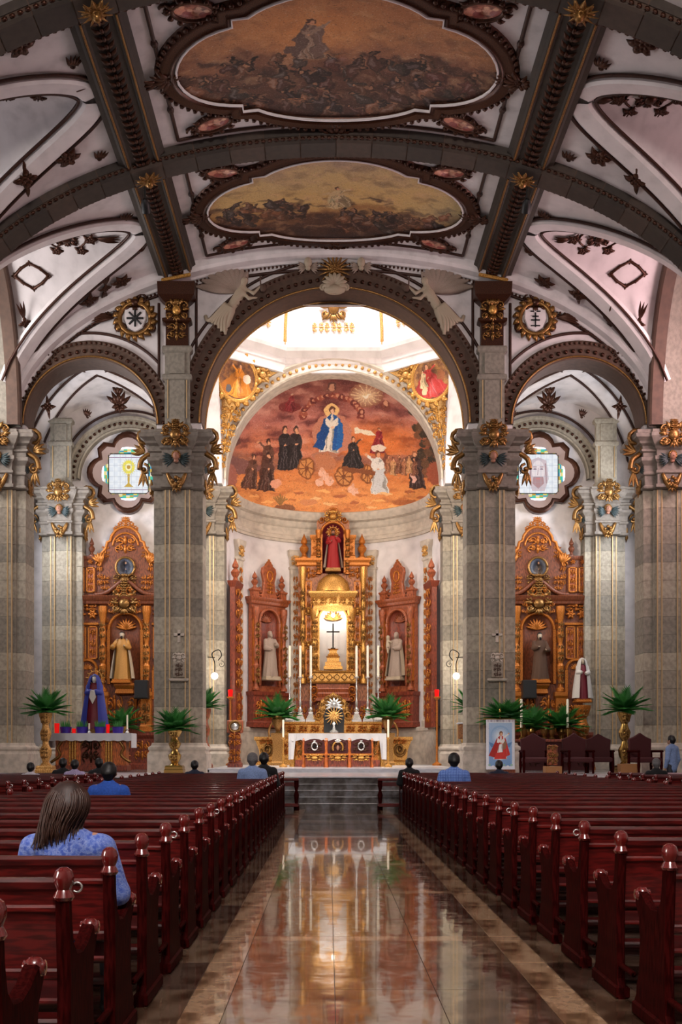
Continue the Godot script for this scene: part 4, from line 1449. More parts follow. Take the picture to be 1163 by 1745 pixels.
func pier(label: String, pos: Vector3, upper := 0, dark := 0) -> Node3D:
	var t := thing("stone_pier", label, "pier", pos, 0, "fluted stone piers")
	inst(G.pier_base, "plinth", M.stone_pale, t)
	for i in 14:
		inst(G.pier_block, "shaft_block", M["stone_%d" % ((i * 5 + int(absf(pos.x) * 3) + i / 3) % 3)], t, T(0, 0.98 + i * 0.58, 0))
	for x in [-0.39, -0.25, 0.25, 0.39]:
		inst(G.pier_fillet, "gilt_fillet", M.fillet, t, T(x, 0.98, 0.19 if absf(x) < 0.45 else 0.11))
	inst(G.pier_capital, "capital", M.capital_stone_shaded, t, T(0, 9.1, 0))
	inst(G.pier_capital_front, "capital_front", M.capital_stone_shaded, t, T(0, 9.1, 0))
	inst(G.cartouche, "gilt_cartouche", M.gilt, t, Transform3D(Basis().scaled(Vector3(0.95, 0.85, 1)), Vector3(0, 10.72, 0.58)))
	inst(G.carve_square, "gilt_scrollwork", M.gilt, t, TS(0, 10.62, 0.6, 0.95, 0.5, 1.0))
	inst(G.crest, "gilt_crest", M.gilt, t, TS(0, 10.85, 0.6, 0.8, 0.3, 1.0))
	cherub(t, "cherub", T(0, 10.08, 0.42, 0.85))
	inst(G.garland, "garland", M.gilt, t, T(0, 9.55, 0.36))
	for s in [-1.0, 1.0]:
		inst(G.pier_bracket, "gilt_bracket", M.gilt, t, Transform3D((Basis() if s > 0 else Basis(Vector3(0, 1, 0), PI)).scaled(Vector3.ONE * 1.25), Vector3(s * 1.06, 10.2, 0.1)))
		inst(G.cherub_wings, "teal_wing", M.teal, t, Transform3D(Basis(Vector3(0, 1, 0), s * PI * 0.3).scaled(Vector3.ONE * 0.5), Vector3(s * 0.98, 9.75, 0.12)))
		inst(G.garland, "side_garland", M.gilt, t, Transform3D(Basis(Vector3(0, 1, 0), s * PI / 2).scaled(Vector3(0.6, 0.9, 0.6)), Vector3(s * 0.84, 9.45, -0.2)))
	if upper:
		var u := MB.new()
		u.stack(0.4, 0.12, V2([0.05, 0, 0.05, 0.2, 0, 0.22, 0, 1.62, 0.06, 1.66, 0.07, 1.74, 0.06, 1.8, 0.0, 1.84, 0.0, 2.5, 0.07, 2.56, 0.08, 2.66, 0.05, 2.72]), T(0, 10.94, 0.12))
		u.stack(0.24, 0.12, V2([0, 0.22, 0, 1.62]), T(0, 10.94, 0.16)).stack(0.24, 0.12, V2([0, 1.84, 0, 2.5]), T(0, 10.94, 0.16))
		put(u, "upper_pilaster", M.stone_1 if not dark else M.stone_2, t)
		for x in [-0.3, 0.3]:
			var fl := MB.new()
			fl.box(Vector3(x, 12.0, 0.25), Vector3(0.03, 1.3, 0.03))
			put(fl, "gilt_fillet", M.fillet, t)
		if upper > 1:
			var v := MB.new()
			v.stack(0.36, 0.16, V2([0.0, 0, 0, 0.7, 0.1, 0.76, 0.1, 0.84, 0.0, 0.9, 0, 1.35, 0.12, 1.45, 0.22, 1.55, 0.24, 1.95]), T(0, 13.66, 0.14))
			put(v, "upper_capital", M.carving_dark, t)
			inst(G.cartouche, "gilt_cartouche", M.gilt, t, Transform3D(Basis().scaled(Vector3(0.8, 0.75, 1)), Vector3(0, 14.75, 0.34)))
			inst(G.carve_square, "gilt_carving", M.gilt, t, TS(0, 14.1, 0.32, 0.66, 0.6, 1))
			inst(G.frieze, "gilt_frieze", M.gilt, t, TS(0, 15.4, 0.42, 0.6, 0.9, 1))
			put(MB.new().box(Vector3.ZERO, Vector3(0.95, 0.1, 0.12), 0.03, Transform3D(Basis(Vector3(0, 0, 1), 0.2 if pos.x < 0 else -0.2), Vector3(0, 15.74, 0.5))), "lit_gilt_bar", M.gilt_bright, t)  # brighter gold puts the light this moulding catches into its colour
			var bo := MB.new()
			bo.ell(Vector3(0, 14.75, 0.42), Vector3(0.13, 0.15, 0.08), 12, 6)
			put(bo, "amber_boss", M.gilt_bright, t)
	return t

func arch_wall(mb: MB, arches: Array, x0: float, x1: float, y0: float, top: Callable, d: float, xf: Transform3D) -> void:
	var p := PackedVector2Array([Vector2(x0, y0)])
	for a in arches:
		p.append(Vector2(a[0] - a[2], y0))
		for i in 33:
			var f := PI - PI * i / 32.0
			p.append(Vector2(a[0] + cos(f) * a[2], a[1] + sin(f) * a[2]))
		p.append(Vector2(a[0] + a[2], y0))
	p.append(Vector2(x1, y0))
	for i in 41:
		var x := lerpf(x1, x0, i / 40.0)
		p.append(Vector2(x, top.call(x)))
	mb.poly(p, d, xf)

func building() -> void:
	# ---- end wall of the nave with its three arches
	var w := setting("wall_front")
	var mb := MB.new()
	arch_wall(mb, [[-7.85, 12.0, 2.12], [0.0, 12.05, 4.3], [7.85, 12.0, 2.12]], -10.3, 10.3, SPR, func(x): return barrel(x) + 0.25, 0.9, T(0, 0, -34.9))
	put(mb, "wall_face", M.plaster, w)
	for a in [[-7.85, 12.0, 2.12, "side"], [0.0, 12.05, 4.3, "main"], [7.85, 12.0, 2.12, "side"]]:
		var am := MB.new()
		var big: bool = a[2] > 4.0
		var wd := 0.72 if big else 0.56
		arc_moulding(am, V2([-0.02, -0.92, -0.02, 0.06, 0.06, 0.1, 0.1, 0.06, wd * 0.75, 0.05, wd * 0.8, 0.1, wd * 0.9, 0.13, wd, 0.1, wd, 0.0]), Vector3(a[0], a[1], -34), a[2], 0, PI, 64)
		put(am, "archivolt", M.stone_dark, w)
		var bd := MB.new()
		beads(bd, arc_points(Vector3(a[0], a[1], -33.93), a[2] + wd * 0.42, 0.02, PI - 0.02, 80), 0.075, 0.24)
		beads(bd, arc_points(Vector3(a[0], a[1], -33.88), a[2] + wd * 0.85, 0.02, PI - 0.02, 80), 0.05, 0.16)
		put(bd, "bead_moulding", M.carving_dark, w).set_meta("kind", "stuff")
		var gl := MB.new()
		gl.tube(arc_points(Vector3(a[0], a[1], -33.9), a[2] + 0.05, 0, PI, 64), 0.035, 5)
		if big:
			gl.tube(arc_points(Vector3(a[0], a[1], -34.88), a[2] - 0.02, 0, PI, 64), 0.05, 5)
		put(gl, "gilt_roll", M.gilt, w)
	# brown framing of the spandrels
	var fr := MB.new()
	for s in [-1.0, 1.0]:
		fr.tube(PackedVector3Array([Vector3(s * 4.45, 16.55, -33.97), Vector3(s * 4.45, 14.3, -33.97)]), 0.05, 5)
		fr.tube(PackedVector3Array([Vector3(s * 5.65, 15.9, -33.97), Vector3(s * 5.65, 13.5, -33.97)]), 0.05, 5)
		var e := PackedVector3Array()
		for i in 19:
			var x := lerpf(4.45, 0.75, i / 18.0)
			e.append(Vector3(s * x, barrel(x) - 0.62, -33.97))
		fr.tube(e, 0.05, 5)
		fr.tube(arc_points(Vector3(0, 12.05, -33.97), 5.22, PI / 2 - s * 0.2, PI / 2 - s * 1.13, 24), 0.05, 5)
		fr.tube(arc_points(Vector3(s * 7.85, 12.0, -33.97), 2.95, PI / 2 + s * 0.84, PI / 2 - s * 0.62, 24), 0.05, 5)
		e = PackedVector3Array()
		for i in 15:
			var x := lerpf(5.65, 9.1, i / 14.0)
			e.append(Vector3(s * x, barrel(x) - 0.55, -33.97))
		fr.tube(e, 0.05, 5)
	put(fr, "spandrel_frame", M.moulding, w)
	var vm := MB.new()
	var o := PackedVector3Array()
	var a3 := PackedVector3Array()
	var b3 := PackedVector3Array()
	for i in 61:
		var f := lerpf(PI * 0.94, PI * 0.06, i / 60.0)
		o.append(Vector3(10.6 * cos(f), SPR + 5.8 * sin(f), -33.95))
		b3.append(Vector3(-cos(f) * 5.8, -sin(f) * 10.6, 0).normalized())
		a3.append(Vector3(0, 0, 1))
	vm.sweep(V2([-0.05, 0.42, 0.04, 0.4, 0.1, 0.34, 0.34, 0.3, 0.42, 0.22, 0.44, -0.1]), o, a3, b3)
	put(vm, "wall_rib", M.plaster, w)
	var vb := MB.new()
	var ve := PackedVector3Array()
	for i in o.size():
		ve.append(o[i] + b3[i] * 0.46 + Vector3(0, 0, 0.03))
	put(beads(vb, ve, 0.045, 0.13), "bead_moulding", M.carving_dark, w).set_meta("kind", "stuff")
	# corners of stone beside the nave, walls and partitions
	for s in [-1.0, 1.0]:
		var wl := setting("wall_left" if s < 0 else "wall_right")
		mb = MB.new()
		mb.box(Vector3(s * 12.7, 11.4, -21.8), Vector3(0.6, 23.2, 52.4))
		put(mb, "wall_face", M.plaster, wl)
		for k in RIBS.size():
			mb = MB.new()
			mb.box(Vector3(s * (11.4 if k > 0 else 11.5), (SPR + 17.4) / 2 if k == 0 else 8.7, RIBS[k] - (0.6 if k == 0 else 0.0)), Vector3(2.0 if k > 0 else 1.8, 17.4 - SPR if k == 0 else 17.4, 0.9))
			put(mb, "partition", M.stone_1, wl)
	mb = MB.new()
	mb.box(Vector3(0, 11.4, 4.2), Vector3(26, 23.2, 0.6))
	put(mb, "wall_face", M.plaster, setting("wall_back"))
	mb = MB.new()
	mb.box(Vector3(0, 11.4, -47.6), Vector3(26, 23.2, 0.6))
	put(mb, "wall_face", M.stone_1, setting("added_wall_rear_apse"))  # unseen wall added behind the apse to keep sky light out
	mb = MB.new()
	mb.box(Vector3(0, 23.1, -21.7), Vector3(26, 0.3, 53.0))
	put(mb, "sky_block_slab", M.stone_1, setting("added_roof"))  # unseen slab added above the vaults to block the sky
	# ---- crossing: lateral arches, pendentives, octagon, dome
	for s in [-1.0, 1.0]:
		var wc := setting("wall_crossing_left" if s < 0 else "wall_crossing_right")
		mb = MB.new()
		arch_wall(mb, [[0.0, 12.05, 2.6]], -3.1, 3.1, SPR, func(_x): return 16.9, 1.2, Transform3D(Basis(Vector3(0, 0, 1), Vector3(0, 1, 0), Vector3(-1, 0, 0)), Vector3(s * 4.9 + 0.6, 0, -38.0)))
		put(mb, "wall_face", M.plaster, wc)
	var ap := setting("wall_apse")
	mb = MB.new()
	arch_wall(mb, [[0.0, 12.1, 4.2]], -5.8, 5.8, SPR, func(_x): return 17.2, 0.9, T(0, 0, -42.0))
	put(mb, "wall_face", M.plaster, ap)
	mb = MB.new()
	arc_moulding(mb, V2([-0.01, -0.9, -0.01, 0.05, 0.05, 0.09, 0.1, 0.05, 0.3, 0.05, 0.34, 0.1, 0.4, 0.14, 0.48, 0.1, 0.48, 0.0]), Vector3(0, 12.1, -41.1), 4.2, 0, PI, 64)
	put(mb, "archivolt", M.stone_pale, ap)
	mb = MB.new()
	beads(mb, arc_points(Vector3(0, 12.1, -41.05), 4.42, 0.02, PI - 0.02, 80), 0.085, 0.26)
	put(mb, "bead_moulding", M.gilt_pale, ap).set_meta("kind", "stuff")
	var dome := setting("ceiling")
	var oc := [Vector2(1.9, -3.1), Vector2(4.3, -1.2), Vector2(4.3, 1.2), Vector2(1.9, 3.1), Vector2(-1.9, 3.1), Vector2(-4.3, 1.2), Vector2(-4.3, -1.2), Vector2(-1.9, -3.1)]
	for i in 8:
		var c0: Vector2 = oc[i]
		var c1: Vector2 = oc[(i + 1) % 8]
		mb = MB.new()
		var p := PackedVector3Array()
		for j in 13:
			var f := j / 12.0 * 1.36
			for k in 2:
				var c: Vector2 = [c0, c1][k]
				p.append(Vector3(c.x * cos(f), 17.3 + 5.6 * sin(f), -38.0 + c.y * cos(f)))
		mb.grid(p, 2, 13)
		put(mb, "dome_panel", M.plaster, dome)
		mb = MB.new()
		var q0 := Vector3(c0.x, 0, -38.0 + c0.y)
		var q1 := Vector3(c1.x, 0, -38.0 + c1.y)
		var inw := -Vector3(c0.x + c1.x, 0, c0.y + c1.y).normalized()
		mb.sweep(V2([-0.1, 16.2, 0.06, 16.2, 0.08, 16.5, 0.12, 16.55, 0.12, 16.75, 0.22, 16.85, 0.34, 16.95, 0.38, 17.08, 0.3, 17.14, 0.05, 17.2, 0.05, 17.4]), PackedVector3Array([q0, q1]), PackedVector3Array([inw, inw]), PackedVector3Array([Vector3.UP, Vector3.UP]))
		put(mb, "octagon_cornice", M.plaster, dome)
		mb = MB.new()
		var rp := PackedVector3Array()
		for j in 13:
			var f := j / 12.0 * 1.36
			rp.append(Vector3(c0.x * cos(f), 17.3 + 5.6 * sin(f), -38.0 + c0.y * cos(f)))
		mb.tube(rp, 0.07, 6)
		put(mb, "dome_rib", M.gilt_pale, dome)
		# pale relief on each panel
		var mid := (c0 + c1) / 2.0
		for e in [[0.25, "cartouche", 1.1, "gilt"], [0.12, "frieze", 1.2, "gilt_pale"], [0.5, "carve_square", 1.0, "gilt_pale"]]:
			var f: float = e[0]
			var pos := Vector3(mid.x * cos(f), 17.3 + 5.6 * sin(f), -38.0 + mid.y * cos(f))
			var tu := Vector3(-mid.x * sin(f), 5.6 * cos(f), -mid.y * sin(f)).normalized()
			var tr := Vector3(c1.x - c0.x, 0, c1.y - c0.y).normalized()
			var nn := tr.cross(tu)
			if nn.dot(pos - Vector3(0, pos.y, -38)) > 0:
				tr = -tr
				nn = -nn
			inst(G[e[1]], "dome_relief", M[e[3]], dome, Transform3D(Basis(tr, tu, nn).scaled_local(Vector3(e[2], e[2], 0.7)), pos + nn * 0.04))
	for sx in [-1.0, 1.0]:
		for sz in [-1.0, 1.0]:
			mb = MB.new()
			var p := PackedVector3Array()
			for j in 13:
				var f := j / 12.0
				var th := f * 1.12
				var A := Vector3(sx * 4.3 * cos(th), 12.1 + 4.55 * sin(th), -38.0 + sz * 3.1)
				var th2 := f * 1.12
				var B := Vector3(sx * 4.3, 12.1 + 4.55 * sin(th2), -38.0 + sz * 3.1 * cos(th2))
				for i in 7:
					var g := i / 6.0
					p.append(A.lerp(B, g) + Vector3(sx, 0, sz).normalized() * (0.25 * sin(PI * g) * f))
			mb.grid(p, 7, 13)
			put(mb, "pendentive", M.gilt_pale if sz < 0 else M.plaster, dome)
	# lantern: an opening closed by bright glass under the sky
	mb = MB.new()
	var lp := PackedVector2Array()
	for c in oc:
		lp.append(c * 0.24)
	mb.prism(lp, 22.66, 22.72, T(0, 0, -38))
	put(mb, "pane", M.window_day, setting("window_1"))
	# ---- apse: round wall, cornice, pilasters
	mb = MB.new()
	var p2 := PackedVector3Array()
	for j in 2:
		for i in 41:
			var a := lerpf(-PI / 2, PI / 2, i / 40.0)
			p2.append(Vector3(sin(a) * 4.3, [0.7, 11.9][j], -42.0 - cos(a) * 4.3))
	mb.grid(p2, 41, 2)
	put(mb, "round_wall", M.plaster, ap)
	var ao := PackedVector3Array()
	var aa := PackedVector3Array()
	var ab := PackedVector3Array()
	for i in 49:
		var a := lerpf(-PI / 2, PI / 2, i / 48.0)
		ao.append(Vector3(sin(a) * 4.3, 0, -42.0 - cos(a) * 4.3))
		aa.append(Vector3(-sin(a), 0, cos(a)))
		ab.append(Vector3.UP)
	mb = MB.new()
	mb.sweep(V2([-0.05, 10.55, 0.1, 10.55, 0.1, 10.65, 0.14, 10.68, 0.14, 10.82, 0.08, 10.86, 0.08, 11.18, 0.14, 11.22, 0.18, 11.3, 0.2, 11.45, 0.36, 11.51, 0.4, 11.61, 0.46, 11.72, 0.46, 11.84, 0.3, 11.9, 0.1, 11.94, -0.1, 11.94]), ao, aa, ab)
	put(mb, "apse_cornice", M.stone_pale, ap)
	mb = MB.new()
	mb.sweep(V2([-0.05, 0.94, 0.22, 0.94, 0.22, 2.3, 0.26, 2.36, 0.26, 2.46, 0.16, 2.52, -0.05, 2.52]), ao, aa, ab)
	put(mb, "apse_dado", M.stone_pale, ap)
	for a in [-1.18, -0.4, 0.4, 1.18]:
		var xf := Transform3D(Basis(Vector3(0, 1, 0), -a), Vector3(sin(a) * 4.28, 2.5, -42.0 - cos(a) * 4.28))
		mb = MB.new()
		mb.stack(0.24, 0.1, V2([0.05, 0, 0.05, 0.25, 0, 0.32, 0, 6.85, 0.05, 6.9, 0.05, 6.98, 0.0, 7.0, 0.02, 7.35, 0.08, 7.5, 0.1, 7.7]), xf * T(0, 0, 0.05))
		put(mb, "apse_pilaster", M.stone_pale, ap)
		inst(G.cartouche, "gilt_capital", M.gilt_pale, ap, xf * TS(0, 7.25, 0.18, 0.5, 0.5, 0.6))
		for j in 6:
			inst(G.carve_1, "pilaster_carving", M.retablo_gold, ap, xf * TS(0, 0.85 + j * 1.05, 0.16, 0.6, 1.0, 0.8))
	# the painted half dome
	paint_mural()
	mb = MB.new()
	var mp := PackedVector3Array()
	for j in 41:
		for i in 49:
			mp.append(conch(i / 48.0, j / 40.0 * CONCH_RUN))
	mb.grid(mp, 49, 41, false, Vector2(0, 1), Vector2(1, 0))
	tag(put(mb, "apse_mural", M.mural), "orange sunset mural with a woman in a blue mantle among friars", "mural")
	# ---- side chapels
	for s in [-1.0, 1.0]:
		var sc := setting("wall_chapel_left" if s < 0 else "wall_chapel_right")
		mb = MB.new()
		mb.box(Vector3(s * 9.1, 8.4, -42.3), Vector3(6.6, 16.0, 0.6))
		put(mb, "wall_face", M.plaster, sc)
		mb = MB.new()
		arc_moulding(mb, V2([0.0, 0, 0.0, 0.3, 0.05, 0.34, 0.1, 0.3, 0.4, 0.28, 0.45, 0.34, 0.52, 0.34, 0.55, 0.28, 0.55, 0]), Vector3(s * 8.1, 12.25, -42.0), 1.95, 0, PI, 48)
		put(mb, "archivolt", M.stone_0, sc)
		mb = MB.new()
		beads(mb, arc_points(Vector3(s * 8.1, 12.25, -41.68), 2.2, 0.02, PI - 0.02, 60), 0.07, 0.22)
		put(mb, "bead_moulding", M.carving_dark, sc).set_meta("kind", "stuff")
		mb = MB.new()
		var p := PackedVector3Array()
		var quarter := []
		for j in 33:
			var fz := lerpf(-1, 1, j / 32.0)
			for i in 33:
				var fx := lerpf(-1, 1, i / 32.0)
				var h := 3.3 * sqrt(maxf(0, 1.0 - pow(minf(absf(fx), absf(fz)), 2)))
				p.append(Vector3(s * 8.7 + fx * 3.45, 12.1 + h, -38.4 + fz * 3.6))
		mb.grid(p, 33, 33)
		put(mb, "chapel_vault", M.plaster, sc)
		var gr := MB.new()
		var ed := MB.new()
		for q in [-1.0, 1.0]:
			var go := PackedVector3Array()
			var ga := PackedVector3Array()
			var gb := PackedVector3Array()
			var e0 := PackedVector3Array()
			var e1 := PackedVector3Array()
			for i in 41:
				var f := lerpf(-0.99, 0.99, i / 40.0)
				go.append(Vector3(s * 8.7 + f * 3.45, 12.1 + 3.3 * sqrt(1.0 - f * f), -38.4 + q * f * 3.6))
			for i in 41:
				var tg := (go[mini(i + 1, 40)] - go[maxi(i - 1, 0)]).normalized()
				var dn := (Vector3(s * 8.7, 11.0, -38.4) - go[i]).normalized()
				dn = (dn - tg * dn.dot(tg)).normalized()
				ga.append(tg.cross(dn))
				gb.append(dn)
				e0.append(go[i] + tg.cross(dn) * 0.33 + dn * 0.06)
				e1.append(go[i] - tg.cross(dn) * 0.33 + dn * 0.06)
			gr.sweep(V2([-0.25, -0.2, -0.25, 0.06, -0.18, 0.1, 0.18, 0.1, 0.25, 0.06, 0.25, -0.2]), go, ga, gb)
			ed.tube(e0, 0.045, 5)
			ed.tube(e1, 0.045, 5)
		put(gr, "groin_rib", M.plaster, sc)
		ed.tube(arc_points(Vector3(s * 8.1, 12.25, -41.92), 2.75, 0.15, PI - 0.15, 32), 0.05, 5)
		put(ed, "gilt_edging", M.moulding, sc)
		for q in [[s * 8.25, 15.05, -40.6, "fleuron", 1.15], [s * 6.9, 14.5, -41.0, "leaf_spray", 0.6], [s * 9.6, 14.5, -41.0, "leaf_spray", 0.6], [s * 10.6, 14.3, -39.2, "star", 0.8]]:
			inst(G[q[3]], q[3] + "_ornament", M.carving_dark, sc, Transform3D(Basis(Vector3(1, 0, 0), -0.35 + 0.85).scaled(Vector3.ONE * q[4]), Vector3(q[0], q[1], q[2])))
		mb = MB.new()
		mb.box(Vector3(s * 12.45, 8.4, -38.4), Vector3(0.5, 16.0, 7.4))
		put(mb, "outer_wall", M.stone_1, sc)
	# ---- floors and steps
	var fl := setting("floor")
	mb = MB.new()
	mb.box(Vector3(0, -0.2, -20.5), Vector3(26, 0.37, 54))
	put(mb, "bed", M.grout, fl)
	for s in [[-12.4, -1.42], [1.72, 12.4]]:
		mb = MB.new()
		mb.box(Vector3((s[0] + s[1]) / 2, -0.01, -10.6), Vector3(s[1] - s[0], 0.02, 33.2))
		put(mb, "field", M.slab_3, fl)
	var xs := [-1.42, -1.04, -0.8, -0.16, 0.47, 1.1, 1.34, 1.72]
	var z := -3.0
	var row := 0
	while z > -27.0:
		var cross := row % 4 == 3
		var dz := 0.2 if cross else 0.86
		for i in 7:
			var band := i == 1 or i == 5 or (cross and i > 1 and i < 5)
			var key := "tile_%d_%s" % [i, cross]
			if not G.has(key):
				G[key] = MB.new().box(Vector3(0, -0.01, 0), Vector3(xs[i + 1] - xs[i] - 0.003, 0.02, dz - 0.003), 0.001).mesh()
			inst(G[key], "tile", M.slab_band if band else M["slab_%d" % ((row * 3 + i * 2 + (row * i) % 3) % 4)], fl, T((xs[i] + xs[i + 1]) / 2, 0, z - dz / 2))
		z -= dz
		row += 1
	var st := setting("floor")
	for i in 5:
		mb = MB.new()
		var z0 := -27.2 - i * 0.325
		mb.stack(12.4, 0.2 + (0.0 if i < 4 else 9.2), V2([0, 0, 0, 0.118, 0.025, 0.124, 0.03, 0.14, 0.025, 0.155, 0.0, 0.157]), T(0, 0.157 * i, z0 - 0.2 - (0.0 if i < 4 else 9.2)))
		put(mb, "step", M.step_grey, st)
	mb = MB.new()
	mb.stack(4.05, 6.1, V2([0, 0, 0, 0.1, 0.04, 0.12, 0.05, 0.14, 0.04, 0.16, 0, 0.162]), T(0, 0.785, -40.15))
	put(mb, "altar_step", M.white_marble, st)
	mb = MB.new()
	mb.stack(9.9, 2.8, V2([0, 0.0, 0, 0.03]), T(0, 0.785, -31.2))
	put(mb, "marble_paving", M.white_marble, st)

func piers() -> void:
	pier_parts()
	pier("broad fluted stone pier left of the main arch", Vector3(-5.035, 0.785, -34.0), 2)
	pier("broad fluted stone pier right of the main arch", Vector3(5.035, 0.785, -34.0), 2)
	pier("fluted stone corner pier at the left edge of the picture", Vector3(-10.73, 0.785, -34.0), 1)
	pier("fluted stone corner pier at the right edge of the picture", Vector3(10.73, 0.785, -34.0), 1, 1)
	pier("paler stone pier behind, left of the apse", Vector3(-5.05, 0.785, -41.2), 0)
	pier("paler stone pier behind, right of the apse", Vector3(5.05, 0.785, -41.2), 0)
	pier("stone pier with a gilt capital at the far left of the left chapel", Vector3(-10.62, 0.785, -41.3), 1)
	pier("stone pier with a gilt capital at the far right of the right chapel", Vector3(10.62, 0.785, -41.3), 1, 1)

# ---------------------------------------------------------------- the scene
func day(pos: Vector3, look: Vector3, size: Vector2, energy: float, col := Color(1, 1, 1)) -> void:
	var l := AreaLight3D.new()
	l.name = numbered("day_or_added_light")
	l.area_size = size
	l.light_energy = energy
	l.area_normalize_energy = true
	l.light_color = col
	l.shadow_enabled = true
	l.area_range = 60.0
	l.area_attenuation = 2.0
	add_child(l)
	l.look_at_from_position(pos, look, Vector3(0, 0, 1) if absf((look - pos).normalized().y) > 0.9 else Vector3.UP)

func _ready() -> void:
	rng.seed = 11
	# camera: a rising lens keeps the uprights upright
	var cam := Camera3D.new()
	cam.name = "camera"
	add_child(cam)
	cam.position = Vector3(-0.2, 1.5, 0)
	cam.projection = Camera3D.PROJECTION_FRUSTUM
	cam.near = 0.1
	cam.far = 200.0
	cam.size = 0.1 * 1745.0 / 1800.0
	cam.frustum_offset = Vector2(0.1 * 21.5 / 1800.0, 0.1 * 407.5 / 1800.0)
	cam.current = true
	var we := WorldEnvironment.new()
	we.name = "environment"
	var e := Environment.new()
	e.background_mode = Environment.BG_SKY
	e.sky = Sky.new()
	var sm := ProceduralSkyMaterial.new()
	sm.sky_top_color = Color(0.55, 0.68, 0.9)
	sm.sky_horizon_color = Color(0.85, 0.88, 0.92)
	e.sky.sky_material = sm
	e.tonemap_mode = Environment.TONE_MAPPER_LINEAR
	e.tonemap_exposure = 1.45
	e.sdfgi_enabled = true
	e.ssao_enabled = true
	e.ssil_enabled = true
	we.environment = e
	add_child(we)
	# daylight: the lantern over the crossing, the chapel windows, the nave windows, added unseen windows at the back; added flood lamps for the apse
	day(Vector3(0, 22.5, -38), Vector3(0, 0, -38), Vector2(2.0, 1.4), 60.0, Color(1, 0.99, 0.96))
	for s in [-1.0, 1.0]:
		day(Vector3(s * 12.1, 9.5, -38.2), Vector3(0, 8.0, -38.2), Vector2(2.4, 5.0), 50.0, Color(0.95, 0.97, 1))
		day(Vector3(s * 4.75, 10.6, -35.2), Vector3(s * -0.6, 9.5, -46), Vector2(0.6, 0.4), 46.0, Color(1, 0.93, 0.84))  # flood light, not daylight, added to brighten the apse and its mural
	for k in 3:
		day(Vector3(-12.2, 12.0, -30.85 + k * 6.3), Vector3(0, 10, -30.85 + k * 6.3), Vector2(2.4, 5.0), [40.0, 4.0, 0.8][k], Color(1, 0.97, 0.95))
		day(Vector3(12.2, 12.0, -30.85 + k * 6.3), Vector3(0, 10, -30.85 + k * 6.3), Vector2(2.4, 5.0), [46.0, 9.0, 1.2][k], Color(1, 0.86, 0.87))
	day(Vector3(-12.2, 4.2, -0.5), Vector3(-1.0, 0.5, -6.0), Vector2(2.6, 3.6), 85.0, Color(1, 0.95, 0.9))  # unseen low window placed to light the near left pews
	day(Vector3(0, 13.6, 3.75), Vector3(0, 9.0, -34), Vector2(4.6, 4.6), 330.0, Color(1, 0.96, 0.93))  # unseen rose window light added to brighten the end wall
	for s in [-1.0, 1.0]:
		var sp := SpotLight3D.new()
		sp.name = numbered("added_altar_spot")  # unseen spot added to brighten the altar front
		sp.spot_angle = 12.0
		sp.spot_angle_attenuation = 0.6
		sp.spot_range = 60.0
		sp.light_energy = 150.0
		sp.light_size = 0.12
		sp.light_color = Color(1, 0.95, 0.88)
		sp.shadow_enabled = true
		add_child(sp)
		sp.look_at_from_position(Vector3(s * 5.05, 15.85, -28.3), Vector3(s * 0.4, 1.9, -37.4))
	materials()
	paint_ceilings()
	small_pictures()
	ornaments()
	building()
	windows()
	vault()
	piers()
	furnish()

func windows() -> void:
	var k := 2
	for b in 3:
		for s in [-1.0, 1.0]:
			var w := setting("window_%d" % k)
			k += 1
			var z := -30.85 + b * 6.3
			put(MB.new().box(Vector3(s * 12.37, 12.0, z), Vector3(0.04, 5.0, 2.4)), "pane", M.window_day if s < 0 else M.window_rose, w)
			var f := MB.new()
			for y in [9.4, 14.6]:
				f.box(Vector3(s * 12.32, y, z), Vector3(0.16, 0.2, 2.8))
			for q in [-1.3, 1.3]:
				f.box(Vector3(s * 12.32, 12.0, z + q), Vector3(0.16, 5.0, 0.2))
			put(f, "window_frame", M.stone_dark, w)
	for s in [-1.0, 1.0]:
		var w := setting("window_%d" % k)
		k += 1
		put(MB.new().box(Vector3(s * 12.18, 9.5, -38.2), Vector3(0.04, 5.0, 2.4)), "pane", M.window_day, w)
	var w := setting("window_%d" % k)
	put(MB.new().lathe(V2([0, 0, 2.6, 0, 2.6, 0.05, 0, 0.05]), 32, Transform3D(Basis(Vector3(1, 0, 0), -PI / 2), Vector3(0, 13.6, 3.88))), "added_rose_pane", M.window_day, w)  # unseen back window added to light the end wall from the front
	put(MB.new().box(Vector3(-12.37, 4.2, -0.5), Vector3(0.04, 3.6, 2.6)), "pane", M.window_day, w)  # unseen pane placed to light the near left pews
	for s in [-1.0, 1.0]:
		var sl := thing("added_spot_lamp", "small black added spot lamp under the %s long rib" % ["left" if s < 0 else "right"], "lamp", Vector3(s * 5.05, 15.85, -28.1), 0, "added spot lamps for the altar")  # fixture added to go with the unseen altar spots
		put(MB.new().lathe(V2([0, 0.32, 0.06, 0.32, 0.12, 0.2, 0.12, -0.02, 0.1, 0.0]), 12, Transform3D(Basis(Vector3(1, 0, 0), 0.84), Vector3.ZERO)), "housing", M.black, sl)
		put(MB.new().tube(PackedVector3Array([Vector3(0, 0.1, 0.12), Vector3(0, 0.75, 0.25)]), 0.025, 6), "arm", M.iron, sl)
		var f := thing("added_flood_lamp", "added flood lamp on the hidden side of the main arch, %s" % ["left" if s < 0 else "right"], "lamp", Vector3(s * 4.75, 10.6, -35.06))  # unseen fixture added for the light on the apse
		put(MB.new().box(Vector3.ZERO, Vector3(0.66, 0.46, 0.14), 0.02), "housing", M.black, f)
		put(MB.new().box(Vector3(0, 0, -0.08), Vector3(0.58, 0.38, 0.02)), "lamp_glass", M.bulb_lamp, f)
		put(MB.new().tube(PackedVector3Array([Vector3(0, 0, 0.05), Vector3(0, 0, 0.14)]), 0.04, 6), "arm", M.iron, f)

